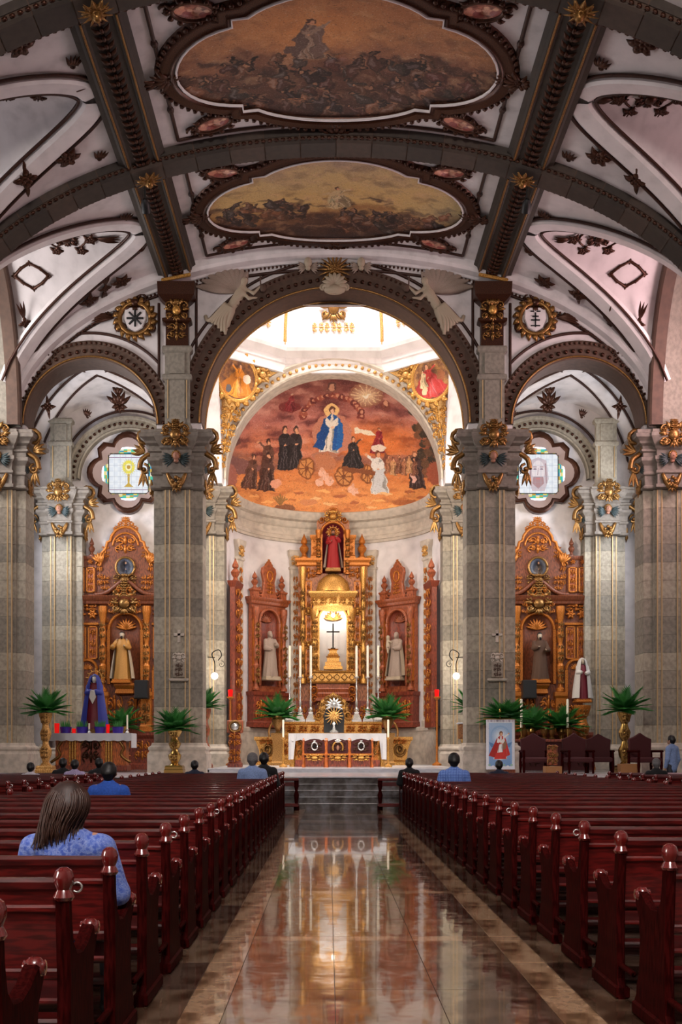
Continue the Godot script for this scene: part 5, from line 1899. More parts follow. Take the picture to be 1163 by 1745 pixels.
# ---------------------------------------------------------------- pews
const ORD := ["first", "second", "third", "fourth", "fifth", "sixth", "seventh", "eighth", "ninth", "tenth", "eleventh", "twelfth", "thirteenth", "fourteenth", "fifteenth", "sixteenth", "seventeenth", "eighteenth", "nineteenth", "twentieth", "twenty-first", "twenty-second", "twenty-third", "twenty-fourth", "twenty-fifth"]

func pew_shapes() -> void:
	var mb := MB.new()
	var side := V2([-0.07, 0, -0.07, 0.07, -0.035, 0.12, -0.03, 0.3, -0.03, 0.55, -0.05, 0.75, -0.06, 0.9, 0.0, 0.9, 0.012, 0.8, 0.04, 0.7, 0.1, 0.645, 0.2, 0.635, 0.3, 0.66, 0.38, 0.7, 0.44, 0.715, 0.485, 0.69, 0.49, 0.64, 0.455, 0.6, 0.42, 0.56, 0.405, 0.46, 0.41, 0.34, 0.43, 0.24, 0.47, 0.17, 0.475, 0.12, 0.51, 0.08, 0.51, 0])
	mb.poly(side, 0.055, Transform3D(Basis(Vector3(0, 0, -1), Vector3(0, 1, 0), Vector3(1, 0, 0)), Vector3(-0.0275, 0, 0)), 0.012)
	G.pew_end = mb.mesh()
	mb = MB.new()
	mb.lathe(V2([0.0, 0.88, 0.036, 0.88, 0.046, 0.895, 0.036, 0.915, 0.03, 0.925, 0.042, 0.955, 0.044, 0.98, 0.034, 1.005, 0.016, 1.018, 0, 1.02]), 12, T(0, 0, 0.03))
	G.pew_knob = mb.mesh()
	mb = MB.new()
	mb.ell(Vector3(0, 0.69, -0.452), Vector3(0.045, 0.045, 0.045), 10, 6).tube(PackedVector3Array([Vector3(-0.04, 0.69, -0.452), Vector3(0.04, 0.69, -0.452)]), 0.03, 8)
	G.pew_scroll = mb.mesh()
	mb = MB.new()
	mb.tube(arc_points(Vector3(0.055, 0.935, 0.03), 0.02, -2.4, 2.4, 14), 0.005, 6)
	G.pew_hook = mb.mesh()
	mb = MB.new()
	mb.box(Vector3(0, 0.04, -0.22), Vector3(0.085, 0.08, 0.58), 0.012)
	G.pew_foot = mb.mesh()

func pew(key: String, length: float, label: String, pos: Vector3, group: String, hook_side: float) -> Node3D:
	if G.has("pew_" + key):
		return copy(G["pew_" + key], label, pos)
	var t := thing("church_pew", label, "pew", pos, 0, group)
	G["pew_" + key] = t
	var l := length
	var tilt := Transform3D(Basis(Vector3(1, 0, 0), 0.05), Vector3(0, 0, -0.03))
	put(MB.new().box(Vector3(0, 0.755, 0.0), Vector3(l - 0.06, 0.35, 0.022), 0.004, tilt), "backrest", M.pew_0, t)
	put(MB.new().box(Vector3(0, 0.945, 0.0), Vector3(l - 0.06, 0.06, 0.05), 0.016, tilt), "top_rail", M.pew_1, t)
	put(MB.new().box(Vector3(0, 0.845, 0.014), Vector3(l - 0.06, 0.035, 0.025), 0.01, tilt), "back_moulding", M.pew_2, t)
	put(MB.new().box(Vector3(0, 0.57, 0.004), Vector3(l - 0.06, 0.05, 0.04), 0.01, tilt), "lower_rail", M.pew_1, t)
	put(MB.new().box(Vector3(0, 0.445, -0.23), Vector3(l - 0.06, 0.03, 0.42), 0.01), "seat", M.pew_0, t)
	put(MB.new().box(Vector3(0, 0.39, -0.4), Vector3(l - 0.06, 0.08, 0.02), 0.004), "seat_apron", M.pew_1, t)
	put(MB.new().box(Vector3(0, 0.2, 0.24), Vector3(l - 0.3, 0.05, 0.16), 0.015), "kneeler", M.pew_1, t)
	for s in [-1.0, 1.0]:
		var e := inst(G.pew_end, "end_panel", M.pew_end, t, T(s * (l / 2 - 0.03), 0, 0))
		inst(G.pew_knob, "knob", M.pew_knob, e)
		inst(G.pew_scroll, "arm_scroll", M.pew_knob, e)
		inst(G.pew_foot, "foot", M.pew_end, e)
		put(MB.new().tube(PackedVector3Array([Vector3(0, 0.2, 0.0), Vector3(0, 0.2, 0.3)]), 0.018, 6), "kneeler_arm", M.pew_end, e)
		if s == hook_side:
			inst(G.pew_hook, "bag_hook", M.silver, e, Transform3D(Basis(Vector3(0, 1, 0), 0.0 if s > 0 else PI), Vector3(0, 0, 0.06 if s < 0 else 0.0)))
	return t

const ROW := 0.917
func pews() -> void:
	pew_shapes()
	for i in 25:
		pew("left" if i % 3 != 1 else "left_plain", 3.05, "red wooden pew left of the central aisle, %s row from the camera" % ORD[i], Vector3(-1.27 - 1.525, 0, -3.5 - ROW * i), "pews left of the aisle", 1.0 if i % 3 == 1 else 0.0)
	for i in range(2, 25):
		pew("right" if i % 3 != 1 else "right_plain", 3.85, "red wooden pew right of the central aisle, %s row from the camera" % ORD[i - 2], Vector3(1.55 + 1.925, 0, -3.7 - ROW * i), "pews right of the aisle", -1.0 if i % 3 == 1 else 0.0)
	for i in range(14, 25):
		pew("far_left", 4.0, "dark wooden pew of the outer left block, %s row from the front" % ORD[24 - i], Vector3(-5.4 - 2.0, 0, -3.5 - ROW * i), "pews of the outer left block", 1.0)
	for i in range(17, 25):
		pew("far_right", 3.4, "dark wooden pew of the outer right block, %s row from the front" % ORD[24 - i], Vector3(6.6 + 1.7, 0, -3.7 - ROW * i), "pews of the outer right block", -1.0)
	for s in [-1.0, 1.0]:
		var x0 := -0.95 if s < 0 else 1.05
		var t := thing("kneeling_rail", "low wooden kneeling rail at the steps, %s of the aisle" % ["left" if s < 0 else "right"], "rail", Vector3(x0, 0, -26.75), 0, "kneeling rails")
		put(MB.new().box(Vector3(s * 1.7, 0.78, 0), Vector3(3.4, 0.06, 0.2), 0.015), "top_rail", M.pew_2, t)
		put(MB.new().box(Vector3(s * 1.7, 0.66, 0), Vector3(3.36, 0.1, 0.04)), "apron", M.pew_0, t)
		put(MB.new().box(Vector3(s * 1.7, 0.14, 0.1), Vector3(3.4, 0.08, 0.3), 0.015), "bottom_rail", M.pew_2, t)
		for k in 4:
			put(MB.new().lathe(V2([0, 0, 0.07, 0, 0.07, 0.12, 0.04, 0.16, 0.055, 0.3, 0.07, 0.38, 0.035, 0.5, 0.05, 0.58, 0.06, 0.6, 0.06, 0.76, 0, 0.76]), 10, T(s * (0.06 + k * 1.1), 0, 0)), "post", M.pew_end, t)

# ---------------------------------------------------------------- people
func seated(shirt_cell: float, arms := 0.0) -> Dictionary:
	var f := Fig.new()
	# groups: 0 skin, 1 trousers, 2 shoes, 3 under the shirt
	f.bone(Vector3(0, 0.58, -0.2), Vector3(0, 0.78, -0.19), 0.13, 0.12, 3).bone(Vector3(0, 0.78, -0.19), Vector3(0, 0.99, -0.17), 0.12, 0.12, 3)
	f.bone(Vector3(-0.14, 1.0, -0.16), Vector3(0.14, 1.0, -0.16), 0.07, 0.07, 3)
	f.bone(Vector3(0, 1.02, -0.16), Vector3(0, 1.13, -0.18), 0.055, 0.052, 0)
	f.bone(Vector3(0, 1.19, -0.2), Vector3(0, 1.24, -0.18), 0.078, 0.088, 0).bone(Vector3(0, 1.155, -0.25), Vector3(0, 1.19, -0.24), 0.05, 0.06, 0)
	f.bone(Vector3(0, 1.2, -0.29), Vector3(0, 1.175, -0.305), 0.012, 0.016, 0)
	for s in [-1.0, 1.0]:
		f.bone(Vector3(s * 0.083, 1.2, -0.185), Vector3(s * 0.087, 1.18, -0.185), 0.018, 0.014, 0)
		f.bone(Vector3(s * 0.19, 0.99, -0.16), Vector3(s * 0.24, 0.74, -0.22), 0.05, 0.042, 3)
		f.bone(Vector3(s * 0.24, 0.74, -0.22), Vector3(s * 0.1, 0.64, -0.44), 0.042, 0.03, 0)
		f.bone(Vector3(s * 0.1, 0.64, -0.44), Vector3(s * 0.05, 0.635, -0.52), 0.034, 0.03, 0)
		for q in 4:
			f.bone(Vector3(s * (0.075 - q * 0.018), 0.64, -0.51), Vector3(s * (0.06 - q * 0.02), 0.615, -0.585 + 0.01 * absf(q - 1.5)), 0.011, 0.009, 0)
		f.bone(Vector3(s * 0.05, 0.645, -0.46), Vector3(s * 0.0, 0.65, -0.5), 0.013, 0.01, 0)
		f.bone(Vector3(s * 0.09, 0.54, -0.2), Vector3(s * 0.12, 0.53, -0.62), 0.085, 0.062, 1)
		f.bone(Vector3(s * 0.12, 0.53, -0.62), Vector3(s * 0.12, 0.1, -0.6), 0.06, 0.042, 1)
		f.bone(Vector3(s * 0.12, 0.05, -0.58), Vector3(s * 0.13, 0.045, -0.76), 0.045, 0.04, 2)
	var sh := Fig.new()
	sh.bone(Vector3(0, 0.56, -0.2), Vector3(0, 0.8, -0.18), 0.165, 0.15, 0, 1.15).bone(Vector3(0, 0.8, -0.18), Vector3(0, 0.96, -0.165), 0.15, 0.145, 0, 1.2)
	sh.bone(Vector3(-0.13, 0.985, -0.16), Vector3(0.0, 1.02, -0.16), 0.08, 0.085).bone(Vector3(0.13, 0.985, -0.16), Vector3(0.0, 1.02, -0.16), 0.08, 0.085)
	if arms == 0.0:
		sh.bone(Vector3(0, 1.03, -0.16), Vector3(0, 1.075, -0.165), 0.075, 0.066)
	for s in [-1.0, 1.0]:
		sh.bone(Vector3(s * 0.185, 0.99, -0.16), Vector3(s * (0.245 + arms), 0.74, -0.21), 0.07, 0.06)
		sh.bone(Vector3(s * (0.245 + arms), 0.74, -0.21), Vector3(s * 0.16, 0.68, -0.34), 0.055, 0.048)
	return {"body": f, "shirt": sh}

func hair_fig(kind: String) -> Fig:
	var h := Fig.new()
	h.bone(Vector3(0, 1.225, -0.165), Vector3(0, 1.25, -0.17), 0.096, 0.094)
	h.bone(Vector3(0, 1.2, -0.13), Vector3(0, 1.155, -0.135), 0.08, 0.06)
	if kind == "long":
		h.bone(Vector3(0.0, 1.235, -0.16), Vector3(0.005, 1.2, -0.14), 0.088, 0.085)
		h.bone(Vector3(0.015, 1.2, -0.135), Vector3(0.03, 1.07, -0.13), 0.082, 0.03)
		h.bone(Vector3(-0.02, 1.2, -0.13), Vector3(-0.08, 1.07, -0.1), 0.07, 0.032)
		h.bone(Vector3(-0.09, 1.07, -0.09), Vector3(-0.125, 1.0, -0.08), 0.03, 0.015)
	return h

func person(label: String, x: float, d: float, o := {}) -> Node3D:
	var t := thing("person", label, "person", Vector3(x, o.get("y", 0.0), -d - 0.1), o.get("turn", 0.0))
	var k: float = o.get("size", 1.0)
	t.scale = Vector3.ONE * k
	var skin := Color(0.36, 0.19, 0.12) if not o.has("skin") else Color(o.skin)
	var key: String = "seat_body" + str(o.get("cell", 0.02)) + str(o.get("skin", ""))
	if not G.has(key):
		var s := seated(0.0)
		G[key] = (s.body as Fig).build(o.get("cell", 0.02), 0.02, [skin, Color(0.02, 0.022, 0.03), Color(0.012, 0.01, 0.01), skin], MB.new()).mesh()
	if not M.has("body"):
		var m := mk("body", Color(1, 1, 1), 0.6)
		m.vertex_color_use_as_albedo = true
	inst(G[key], "body", M.body, t)
	var sk: String = "seat_shirt" + str(o.get("cell", 0.02))
	if not G.has(sk):
		var s := seated(0.0, 0.012 if o.get("hair_kind", "") == "long" else 0.0)
		G[sk] = (s.shirt as Fig).build(o.get("cell", 0.02), 0.035, [], MB.new()).mesh()
	inst(G[sk], "shirt", o.shirt, t)
	var hk: String = "hair_" + String(o.get("hair_kind", "short")) + str(o.get("cell", 0.02))
	if not G.has(hk):
		G[hk] = hair_fig(o.get("hair_kind", "short")).build(minf(o.get("cell", 0.02), 0.014), 0.025, [], MB.new()).mesh()
	inst(G[hk], "hair", o.hair, t)
	if o.get("hair_kind", "") == "long":
		var g := RandomNumberGenerator.new()
		g.seed = 4
		var mb := MB.new()
		for i in 120:
			var u := i / 119.0
			var a := lerpf(-0.25, PI + 0.25, u)
			var r := g.randf_range(1.0, 1.12)
			var w := lerpf(-0.165, 0.075, u) + g.randf_range(-0.02, 0.02)
			var dz := 0.03 * sin(PI * u)
			mb.tube(smooth(V3([-cos(a) * 0.04, 1.335, -0.165 + sin(a) * 0.03, -cos(a) * 0.095 * r, 1.27, -0.165 + sin(a) * 0.085 * r, -cos(a) * 0.108 * r - 0.01, 1.19 + g.randf_range(-0.01, 0.01), -0.15 + sin(a) * 0.105 * r, lerpf(-cos(a) * 0.1, w, 0.6) - 0.01, 1.1 + g.randf_range(-0.02, 0.02), -0.12 + sin(a) * 0.085, w, 1.0 + 0.05 * u + g.randf_range(-0.025, 0.02), -0.09 + dz + g.randf_range(0, 0.02)]), 4), PackedFloat32Array(range(17).map(func(k): return 0.0055 * (1.0 - 0.6 * k / 16.0))), 4)
		put(mb, "hair_strand", M.hair_strand, t).set_meta("kind", "stuff")
	return t

func cloth(called: String, col: Color, kind := "") -> StandardMaterial3D:
	var m := mk(called, col, 0.85, 0, nz(0.04, [[0.0, 0.7], [1.0, 1.0]], 91, 3, FastNoiseLite.TYPE_SIMPLEX_SMOOTH, 256), Vector3.ONE * 3.0, {"rim": 0.3})
	if kind == "floral":
		m.albedo_texture = nz(0.055, [[0.0, Color(0.30, 0.42, 0.78)], [0.36, Color(0.36, 0.5, 0.86)], [0.46, Color(0.8, 0.86, 0.98)], [0.52, Color(0.4, 0.55, 0.88)], [0.62, Color(0.9, 0.93, 1.0)], [0.7, Color(0.32, 0.45, 0.8)], [1.0, Color(0.25, 0.36, 0.7)]], 97, 3, FastNoiseLite.TYPE_CELLULAR, 512)
		m.uv1_scale = Vector3.ONE * 1.1
	elif kind == "plaid":
		var im := Image.create(64, 64, false, Image.FORMAT_RGB8)
		im.fill(Color(0.72, 0.8, 0.94))
		for i in range(0, 64, 8):
			im.fill_rect(Rect2i(i, 0, 3, 64), Color(0.3, 0.42, 0.66))
			im.fill_rect(Rect2i(0, i, 64, 3), Color(0.3, 0.42, 0.66))
		m.albedo_texture = ImageTexture.create_from_image(im)
		m.uv1_scale = Vector3.ONE * 5.0
		m.uv1_world_triplanar = false
	return m

func people() -> void:
	var blue := cloth("shirt_blue", Color(0.13, 0.33, 0.72))
	var pale := cloth("shirt_pale_blue", Color(0.56, 0.66, 0.86))
	var plaid := cloth("shirt_plaid", Color(0.72, 0.8, 0.95), "plaid")
	var dark := cloth("shirt_dark", Color(0.05, 0.05, 0.07))
	var navy := cloth("shirt_navy", Color(0.1, 0.14, 0.24))
	var lilac := cloth("shirt_lilac", Color(0.74, 0.68, 0.84))
	var white := cloth("shirt_white", Color(0.88, 0.86, 0.9))
	var floral := cloth("blouse_floral", Color(0.66, 0.68, 0.78), "floral")
	var left := func(i: float) -> float: return 3.5 + ROW * i
	person("woman with long brown hair in a blue floral blouse", -1.58, left.call(2), {"shirt": floral, "hair": M.hair_brown, "hair_kind": "long", "cell": 0.0125, "skin": Color(0.42, 0.2, 0.12)})
	person("black-haired man in a bright blue shirt, middle of the left pews", -2.93, left.call(10.2), {"shirt": blue, "hair": M.hair_black, "size": 1.02})
	person("grey-haired man in a light blue shirt near the aisle", -1.66, left.call(18), {"shirt": pale, "hair": M.hair_grey, "size": 1.1})
	person("dark-haired person in black just beyond the grey-haired man", -1.55, left.call(20), {"shirt": dark, "hair": M.hair_black, "size": 1.1})
	person("small black-haired person in navy in the front left pews", -3.35, left.call(23), {"shirt": navy, "hair": M.hair_black, "size": 0.96})
	person("person in a lilac top bowing by the blue statue's table", -5.95, left.call(22), {"shirt": lilac, "hair": M.hair_black, "size": 0.98, "turn": 0.0})
	person("dark-haired person in black in front of the left side table", -6.45, left.call(23), {"shirt": dark, "hair": M.hair_black})
	person("person in a white top at the far left", -6.95, left.call(22), {"shirt": white, "hair": M.hair_black, "size": 0.93})
	person("person in black with dark hair beyond the man in bright blue", -5.6, left.call(23), {"shirt": dark, "hair": M.hair_black})
	person("dark-haired person in black right of the altar steps", 1.72, 3.7 + ROW * 23, {"shirt": dark, "hair": M.hair_black})
	person("black-haired man in a blue checked shirt in the right pews", 2.02, 3.7 + ROW * 16, {"shirt": plaid, "hair": M.hair_black, "size": 1.1})
	person("dark-haired person in blue in front of the banner", 3.85, 3.7 + ROW * 23, {"shirt": navy, "hair": M.hair_black, "size": 0.96})
	person("grey-haired person in black in the outer right pews", 7.3, 3.7 + ROW * 22, {"shirt": dark, "hair": M.hair_grey})
	# the man who stands at the right edge
	var f := Fig.new()
	var s := Fig.new()
	f.bone(Vector3(0, 0.98, 0), Vector3(0, 1.2, 0), 0.12, 0.12, 3).bone(Vector3(0, 1.2, 0), Vector3(0, 1.4, 0.01), 0.12, 0.11, 3).bone(Vector3(0, 1.44, 0.01), Vector3(0, 1.54, -0.01), 0.055, 0.05, 0)
	f.bone(Vector3(0, 1.61, -0.03), Vector3(0, 1.66, -0.01), 0.078, 0.088, 0).bone(Vector3(0, 1.57, -0.08), Vector3(0, 1.6, -0.07), 0.05, 0.055, 0).bone(Vector3(0, 1.62, -0.115), Vector3(0, 1.595, -0.13), 0.013, 0.016, 0)
	s.bone(Vector3(0, 0.92, 0), Vector3(0, 1.2, 0), 0.16, 0.15, 0, 1.2).bone(Vector3(0, 1.2, 0), Vector3(0, 1.38, 0.01), 0.15, 0.145, 0, 1.25).bone(Vector3(-0.13, 1.42, 0.01), Vector3(0.13, 1.42, 0.01), 0.08, 0.08).bone(Vector3(0, 1.44, 0), Vector3(0, 1.49, 0), 0.075, 0.066)
	for q in [-1.0, 1.0]:
		f.bone(Vector3(q * 0.083, 1.62, -0.01), Vector3(q * 0.087, 1.6, -0.01), 0.018, 0.014, 0)
		f.bone(Vector3(q * 0.2, 1.4, 0.01), Vector3(q * 0.25, 1.12, 0.03), 0.05, 0.042, 3).bone(Vector3(q * 0.25, 1.12, 0.03), Vector3(q * 0.24, 0.87, -0.05), 0.04, 0.03, 0).bone(Vector3(q * 0.24, 0.87, -0.05), Vector3(q * 0.235, 0.79, -0.075), 0.034, 0.03, 0)
		for k in 4:
			f.bone(Vector3(q * 0.235, 0.8, -0.105 + k * 0.022), Vector3(q * 0.225, 0.715 + 0.006 * absf(k - 1.5), -0.1 + k * 0.02), 0.011, 0.009, 0)
		f.bone(Vector3(q * 0.225, 0.84, -0.085), Vector3(q * 0.2, 0.78, -0.12), 0.013, 0.01, 0)
		f.bone(Vector3(q * 0.09, 0.95, 0), Vector3(q * 0.1, 0.5, 0), 0.088, 0.06, 1).bone(Vector3(q * 0.1, 0.5, 0), Vector3(q * 0.11, 0.09, 0.02), 0.06, 0.042, 1).bone(Vector3(q * 0.11, 0.045, 0.0), Vector3(q * 0.12, 0.04, -0.17), 0.045, 0.038, 2)
		s.bone(Vector3(q * 0.185, 1.4, 0.01), Vector3(q * 0.25, 1.13, 0.03), 0.07, 0.06).bone(Vector3(q * 0.25, 1.13, 0.03), Vector3(q * 0.245, 0.93, -0.03), 0.056, 0.045)
	var skin := Color(0.40, 0.22, 0.14)
	var t := thing("person", "man standing at the right edge in a light blue shirt", "person", Vector3(8.72, 0.157, -27.42), 0.7)
	t.scale = Vector3.ONE * 1.0
	inst(f.build(0.014, 0.02, [skin, Color(0.02, 0.022, 0.03), Color(0.012, 0.01, 0.01), skin], MB.new()).mesh(), "body", M.body, t)
	inst(s.build(0.018, 0.035, [], MB.new()).mesh(), "shirt", pale, t)
	inst(G["hair_short0.02"], "hair", M.hair_black, t, T(0, 0.42, 0.16))

# ---------------------------------------------------------------- statues
# robe of rings with folds: rows of [height, half width, half depth, forward]
func robe(rows: Array, folds: int, amp: float, segs := 32, ph := 0.0) -> MB:
	var p := PackedVector3Array()
	var hi: float = rows[-1][0]
	var lo: float = rows[0][0]
	var m := 5
	for j in (rows.size() - 1) * m + 1:
		var a: Array = rows[mini(j / m, rows.size() - 2)]
		var b: Array = rows[mini(j / m + 1, rows.size() - 1)]
		var f := (j - m * mini(j / m, rows.size() - 2)) / float(m)
		var y := lerpf(a[0], b[0], f)
		var down := 1.0 - (y - lo) / (hi - lo)
		for i in segs + 1:
			var t := TAU * i / segs
			var k := 1.0 + amp * down * (sin(t * folds + ph + y * 1.3) * 0.7 + sin(t * (folds - 3) + y * 3.0) * 0.5)
			p.append(Vector3(cos(t) * lerpf(a[1], b[1], f) * k, y, sin(t) * lerpf(a[2], b[2], f) * k + lerpf(a[3], b[3], f)))
	return MB.new().grid(p, segs + 1, (rows.size() - 1) * m + 1, true)

# a standing figure of 1.7 m facing +z; hands says where the two hands are
func statue(called: String, label: String, pos: Vector3, h: float, mats: Dictionary, hands: Array, o := {}) -> Node3D:
	var t := thing(called, label, "statue", pos)
	t.scale = Vector3.ONE * (h / 1.7)
	var f := Fig.new()
	f.bone(Vector3(0, 0.3, 0), Vector3(0, 1.2, 0), 0.1, 0.12).bone(Vector3(0, 1.3, 0), Vector3(0, 1.44, 0.01), 0.06, 0.05).bone(Vector3(0, 1.53, 0.03), Vector3(0, 1.58, 0.0), 0.078, 0.088).bone(Vector3(0, 1.48, 0.07), Vector3(0, 1.51, 0.06), 0.05, 0.055).bone(Vector3(0, 1.54, 0.11), Vector3(0, 1.515, 0.125), 0.013, 0.016)
	var sl := Fig.new()
	for s in 2:
		var q := -1.0 if s == 0 else 1.0
		var hd: Vector3 = hands[s]
		var sh := Vector3(q * 0.18, 1.32, 0)
		var el := sh.lerp(hd, 0.5) + Vector3(q * 0.08, -0.12, -0.02)
		f.bone(sh, el, 0.05, 0.042).bone(el, hd, 0.04, 0.03).bone(hd, hd + (hd - el).normalized() * 0.09, 0.032, 0.022)
		f.bone(hd, hd + Vector3(-q * 0.05, 0.03, 0.02), 0.015, 0.011)
		sl.bone(sh, el, 0.085, 0.085).bone(el, el.lerp(hd, 0.75), 0.085, 0.09)
	inst(f.build(0.03, 0.03, [], MB.new()).mesh(), "body", mats.skin, t)
	inst(sl.build(0.035, 0.04, [], MB.new()).mesh(), "sleeve", mats.mantle if o.get("mantle_top", 0.0) > 1.5 else mats.robe, t)
	put(robe([[0.02, 0.3, 0.25, 0], [0.5, 0.25, 0.21, 0], [0.95, 0.21, 0.17, 0], [1.2, 0.22, 0.16, 0], [1.36, 0.17, 0.12, 0], [1.43, 0.07, 0.07, 0]], o.get("folds", 11), 0.11), "robe", mats.robe, t)
	if mats.has("mantle"):
		# open mantle from the head or the shoulders down the back and the sides
		var p := PackedVector3Array()
		var top: float = o.get("mantle_top", 1.42)
		for j in 15:
			var g := j / 14.0
			var y := lerpf(top, 0.06, g)
			var w := lerpf(0.12 if top > 1.5 else 0.18, 0.42, pow(g, 0.6 if top > 1.5 else 0.75))
			for i in 21:
				var a := lerpf(-0.62 - (0.5 if top > 1.5 else 0.0), PI + 0.62 + (0.5 if top > 1.5 else 0.0), i / 20.0)
				var k := 1.0 + 0.07 * g * sin(a * 9.0 + g * 2.0)
				p.append(Vector3(cos(a) * w * k, y, -sin(a) * w * 0.8 * k + 0.0))
		put(MB.new().grid(p, 21, 15), "mantle", mats.mantle, t)
		if top > 1.5:
			put(MB.new().ell(Vector3(0, 1.56, -0.03), Vector3(0.12, 0.15, 0.11), 12, 8), "veil", mats.mantle, t)
	var hr := Fig.new()
	hr.bone(Vector3(0, 1.58, -0.02), Vector3(0, 1.6, -0.01), 0.094, 0.09).bone(Vector3(0, 1.52, -0.05), Vector3(0, 1.42, -0.07), 0.075, 0.06)
	if o.get("beard", false):
		hr.bone(Vector3(0, 1.47, 0.1), Vector3(0, 1.41, 0.09), 0.05, 0.03)
	inst(hr.build(0.03, 0.02, [], MB.new()).mesh(), "hair", mats.get("hair", M.hair_brown), t)
	if o.has("halo"):
		var hm := MB.new()
		hm.tube(arc_points(Vector3(0, 1.6, -0.08), 0.2, 0, TAU, 24), 0.015, 5)
		for i in 12:
			hm.lobe(Vector3(cos(i * TAU / 12) * 0.2, 1.6 + sin(i * TAU / 12) * 0.2, -0.08), Vector3(cos(i * TAU / 12) * 0.3, 1.6 + sin(i * TAU / 12) * 0.3, -0.08), 0.018, 0.0)
		put(hm, "halo", M.gilt_bright, t)
	put(MB.new().stack(0.3, 0.24, V2([0, -0.12, 0.03, -0.1, 0.03, -0.05, 0, -0.03, 0, 0.03])), "base", mats.get("base", M.retablo_gold), t)
	return t

# ---------------------------------------------------------------- plants
func frond_mesh() -> ArrayMesh:
	var mb := MB.new()
	var p := PackedVector3Array()
	var n := 12
	for i in n:
		var f := i / float(n - 1)
		p.append(Vector3(0, f * 0.98 - f * f * 0.08, f * f * 0.22))
	mb.tube(p, 0.011, 3)
	for i in range(1, n):
		var f := i / float(n - 1)
		var l := 0.24 * sin(PI * (0.14 + 0.74 * f)) + 0.03
		for s in [-1.0, 1.0]:
			for q in 2:
				var a: Vector3 = p[i].lerp(p[i - 1], q * 0.5)
				var tip: Vector3 = a + Vector3(s * l, 0.16 + 0.05 * f, 0.06)
				var w := 0.03
				mb.tri(a + Vector3(0, -w, 0), tip, a + Vector3(0, w, 0.0))
				mb.tri(a + Vector3(0, -w, 0), a + Vector3(0, 0, -w), tip)
	return mb.mesh()

func fern(label: String, pos: Vector3, r: float, count := 22, flat := 1.0) -> Node3D:
	var t := thing("fern_bouquet", label, "plant", pos, 0, "green fern arrangements")
	if not G.has("frond"):
		G.frond = frond_mesh()
	var g := RandomNumberGenerator.new()
	g.seed = int(pos.x * 100 + 900)
	count = int(count * 1.4)
	for i in count:
		var a := TAU * i * 0.381966 + g.randf() * 0.3
		var lean := lerpf(0.1, 1.5, pow((i + 0.5) / count, 0.7)) + g.randf_range(-0.1, 0.1)
		var b := Basis(Vector3(0, 1, 0), a) * Basis(Vector3(1, 0, 0), lean)
		inst(G.frond, "frond", M["leaf_%d" % (i % 3)], t, Transform3D(b.scaled(Vector3(r, r * flat, r) * g.randf_range(0.85, 1.1)), Vector3.ZERO))
	return t

func vase(called: String, label: String, cat: String, pos: Vector3, prof: PackedVector2Array, mat: Material, group := "") -> Node3D:
	var t := thing(called, label, cat, pos, 0, group)
	var cut := prof.size() / 2
	put(MB.new().lathe(prof.slice(0, cut + 1), 14), "foot", mat, t)
	put(MB.new().lathe(prof.slice(cut), 14), "bowl", mat, t)
	return t

# ---------------------------------------------------------------- altarpieces
func carved(parent: Node, mesh: String, called: String, mat: String, x: float, y: float, z: float, sx: float, sy: float, sz := 1.0) -> void:
	inst(G[mesh], called, M[mat], parent, TS(x, y, z, sx, sy, sz))

func framed_panel(parent: Node, x: float, y: float, z: float, w: float, h: float, v: int, ground := "retablo") -> void:
	var n := node("framed_panel", parent, T(x, y, z))
	put(MB.new().box(Vector3.ZERO, Vector3(w, h, 0.05)), "ground", M[ground], n)
	var f := MB.new()
	for s in [-1.0, 1.0]:
		f.box(Vector3(s * w / 2, 0, 0.03), Vector3(0.06, h + 0.06, 0.06), 0.015)
		f.box(Vector3(0, s * h / 2, 0.03), Vector3(w + 0.06, 0.06, 0.06), 0.015)
	put(f, "frame", M.retablo_gold, n)
	inst(G["carve_%d" % (v % 4)], "carving", M.retablo_gold, n, TS(0, 0, 0.03, w * 1.75, h * 0.92, 1.2))

func estipite(parent: Node, x: float, y: float, z: float, h: float, mat := "retablo_gold", r := 0.13) -> void:
	var n := node("carved_column", parent, T(x, y, z))
	var p := PackedVector2Array()
	for q in [[0, 0], [1.3, 0], [1.3, 0.03], [0.8, 0.05], [0.6, 0.1], [1.0, 0.26], [1.15, 0.3], [0.7, 0.33], [0.9, 0.36], [1.1, 0.42], [1.1, 0.5], [0.8, 0.54], [0.6, 0.57], [0.9, 0.62], [1.0, 0.7], [0.75, 0.76], [0.7, 0.8], [1.0, 0.86], [1.2, 0.92], [1.35, 0.94], [1.35, 1.0], [0, 1.0]]:
		p.append(Vector2(q[0] * r, q[1] * h))
	put(MB.new().lathe(p, 10), "shaft", M[mat], n)
	for k in 3:
		inst(G["carve_%d" % k], "leaf_carving", M.gilt, n, TS(0, h * (0.18 + k * 0.27), r * 0.95, r * 4.4, h * 0.2, 1.0))

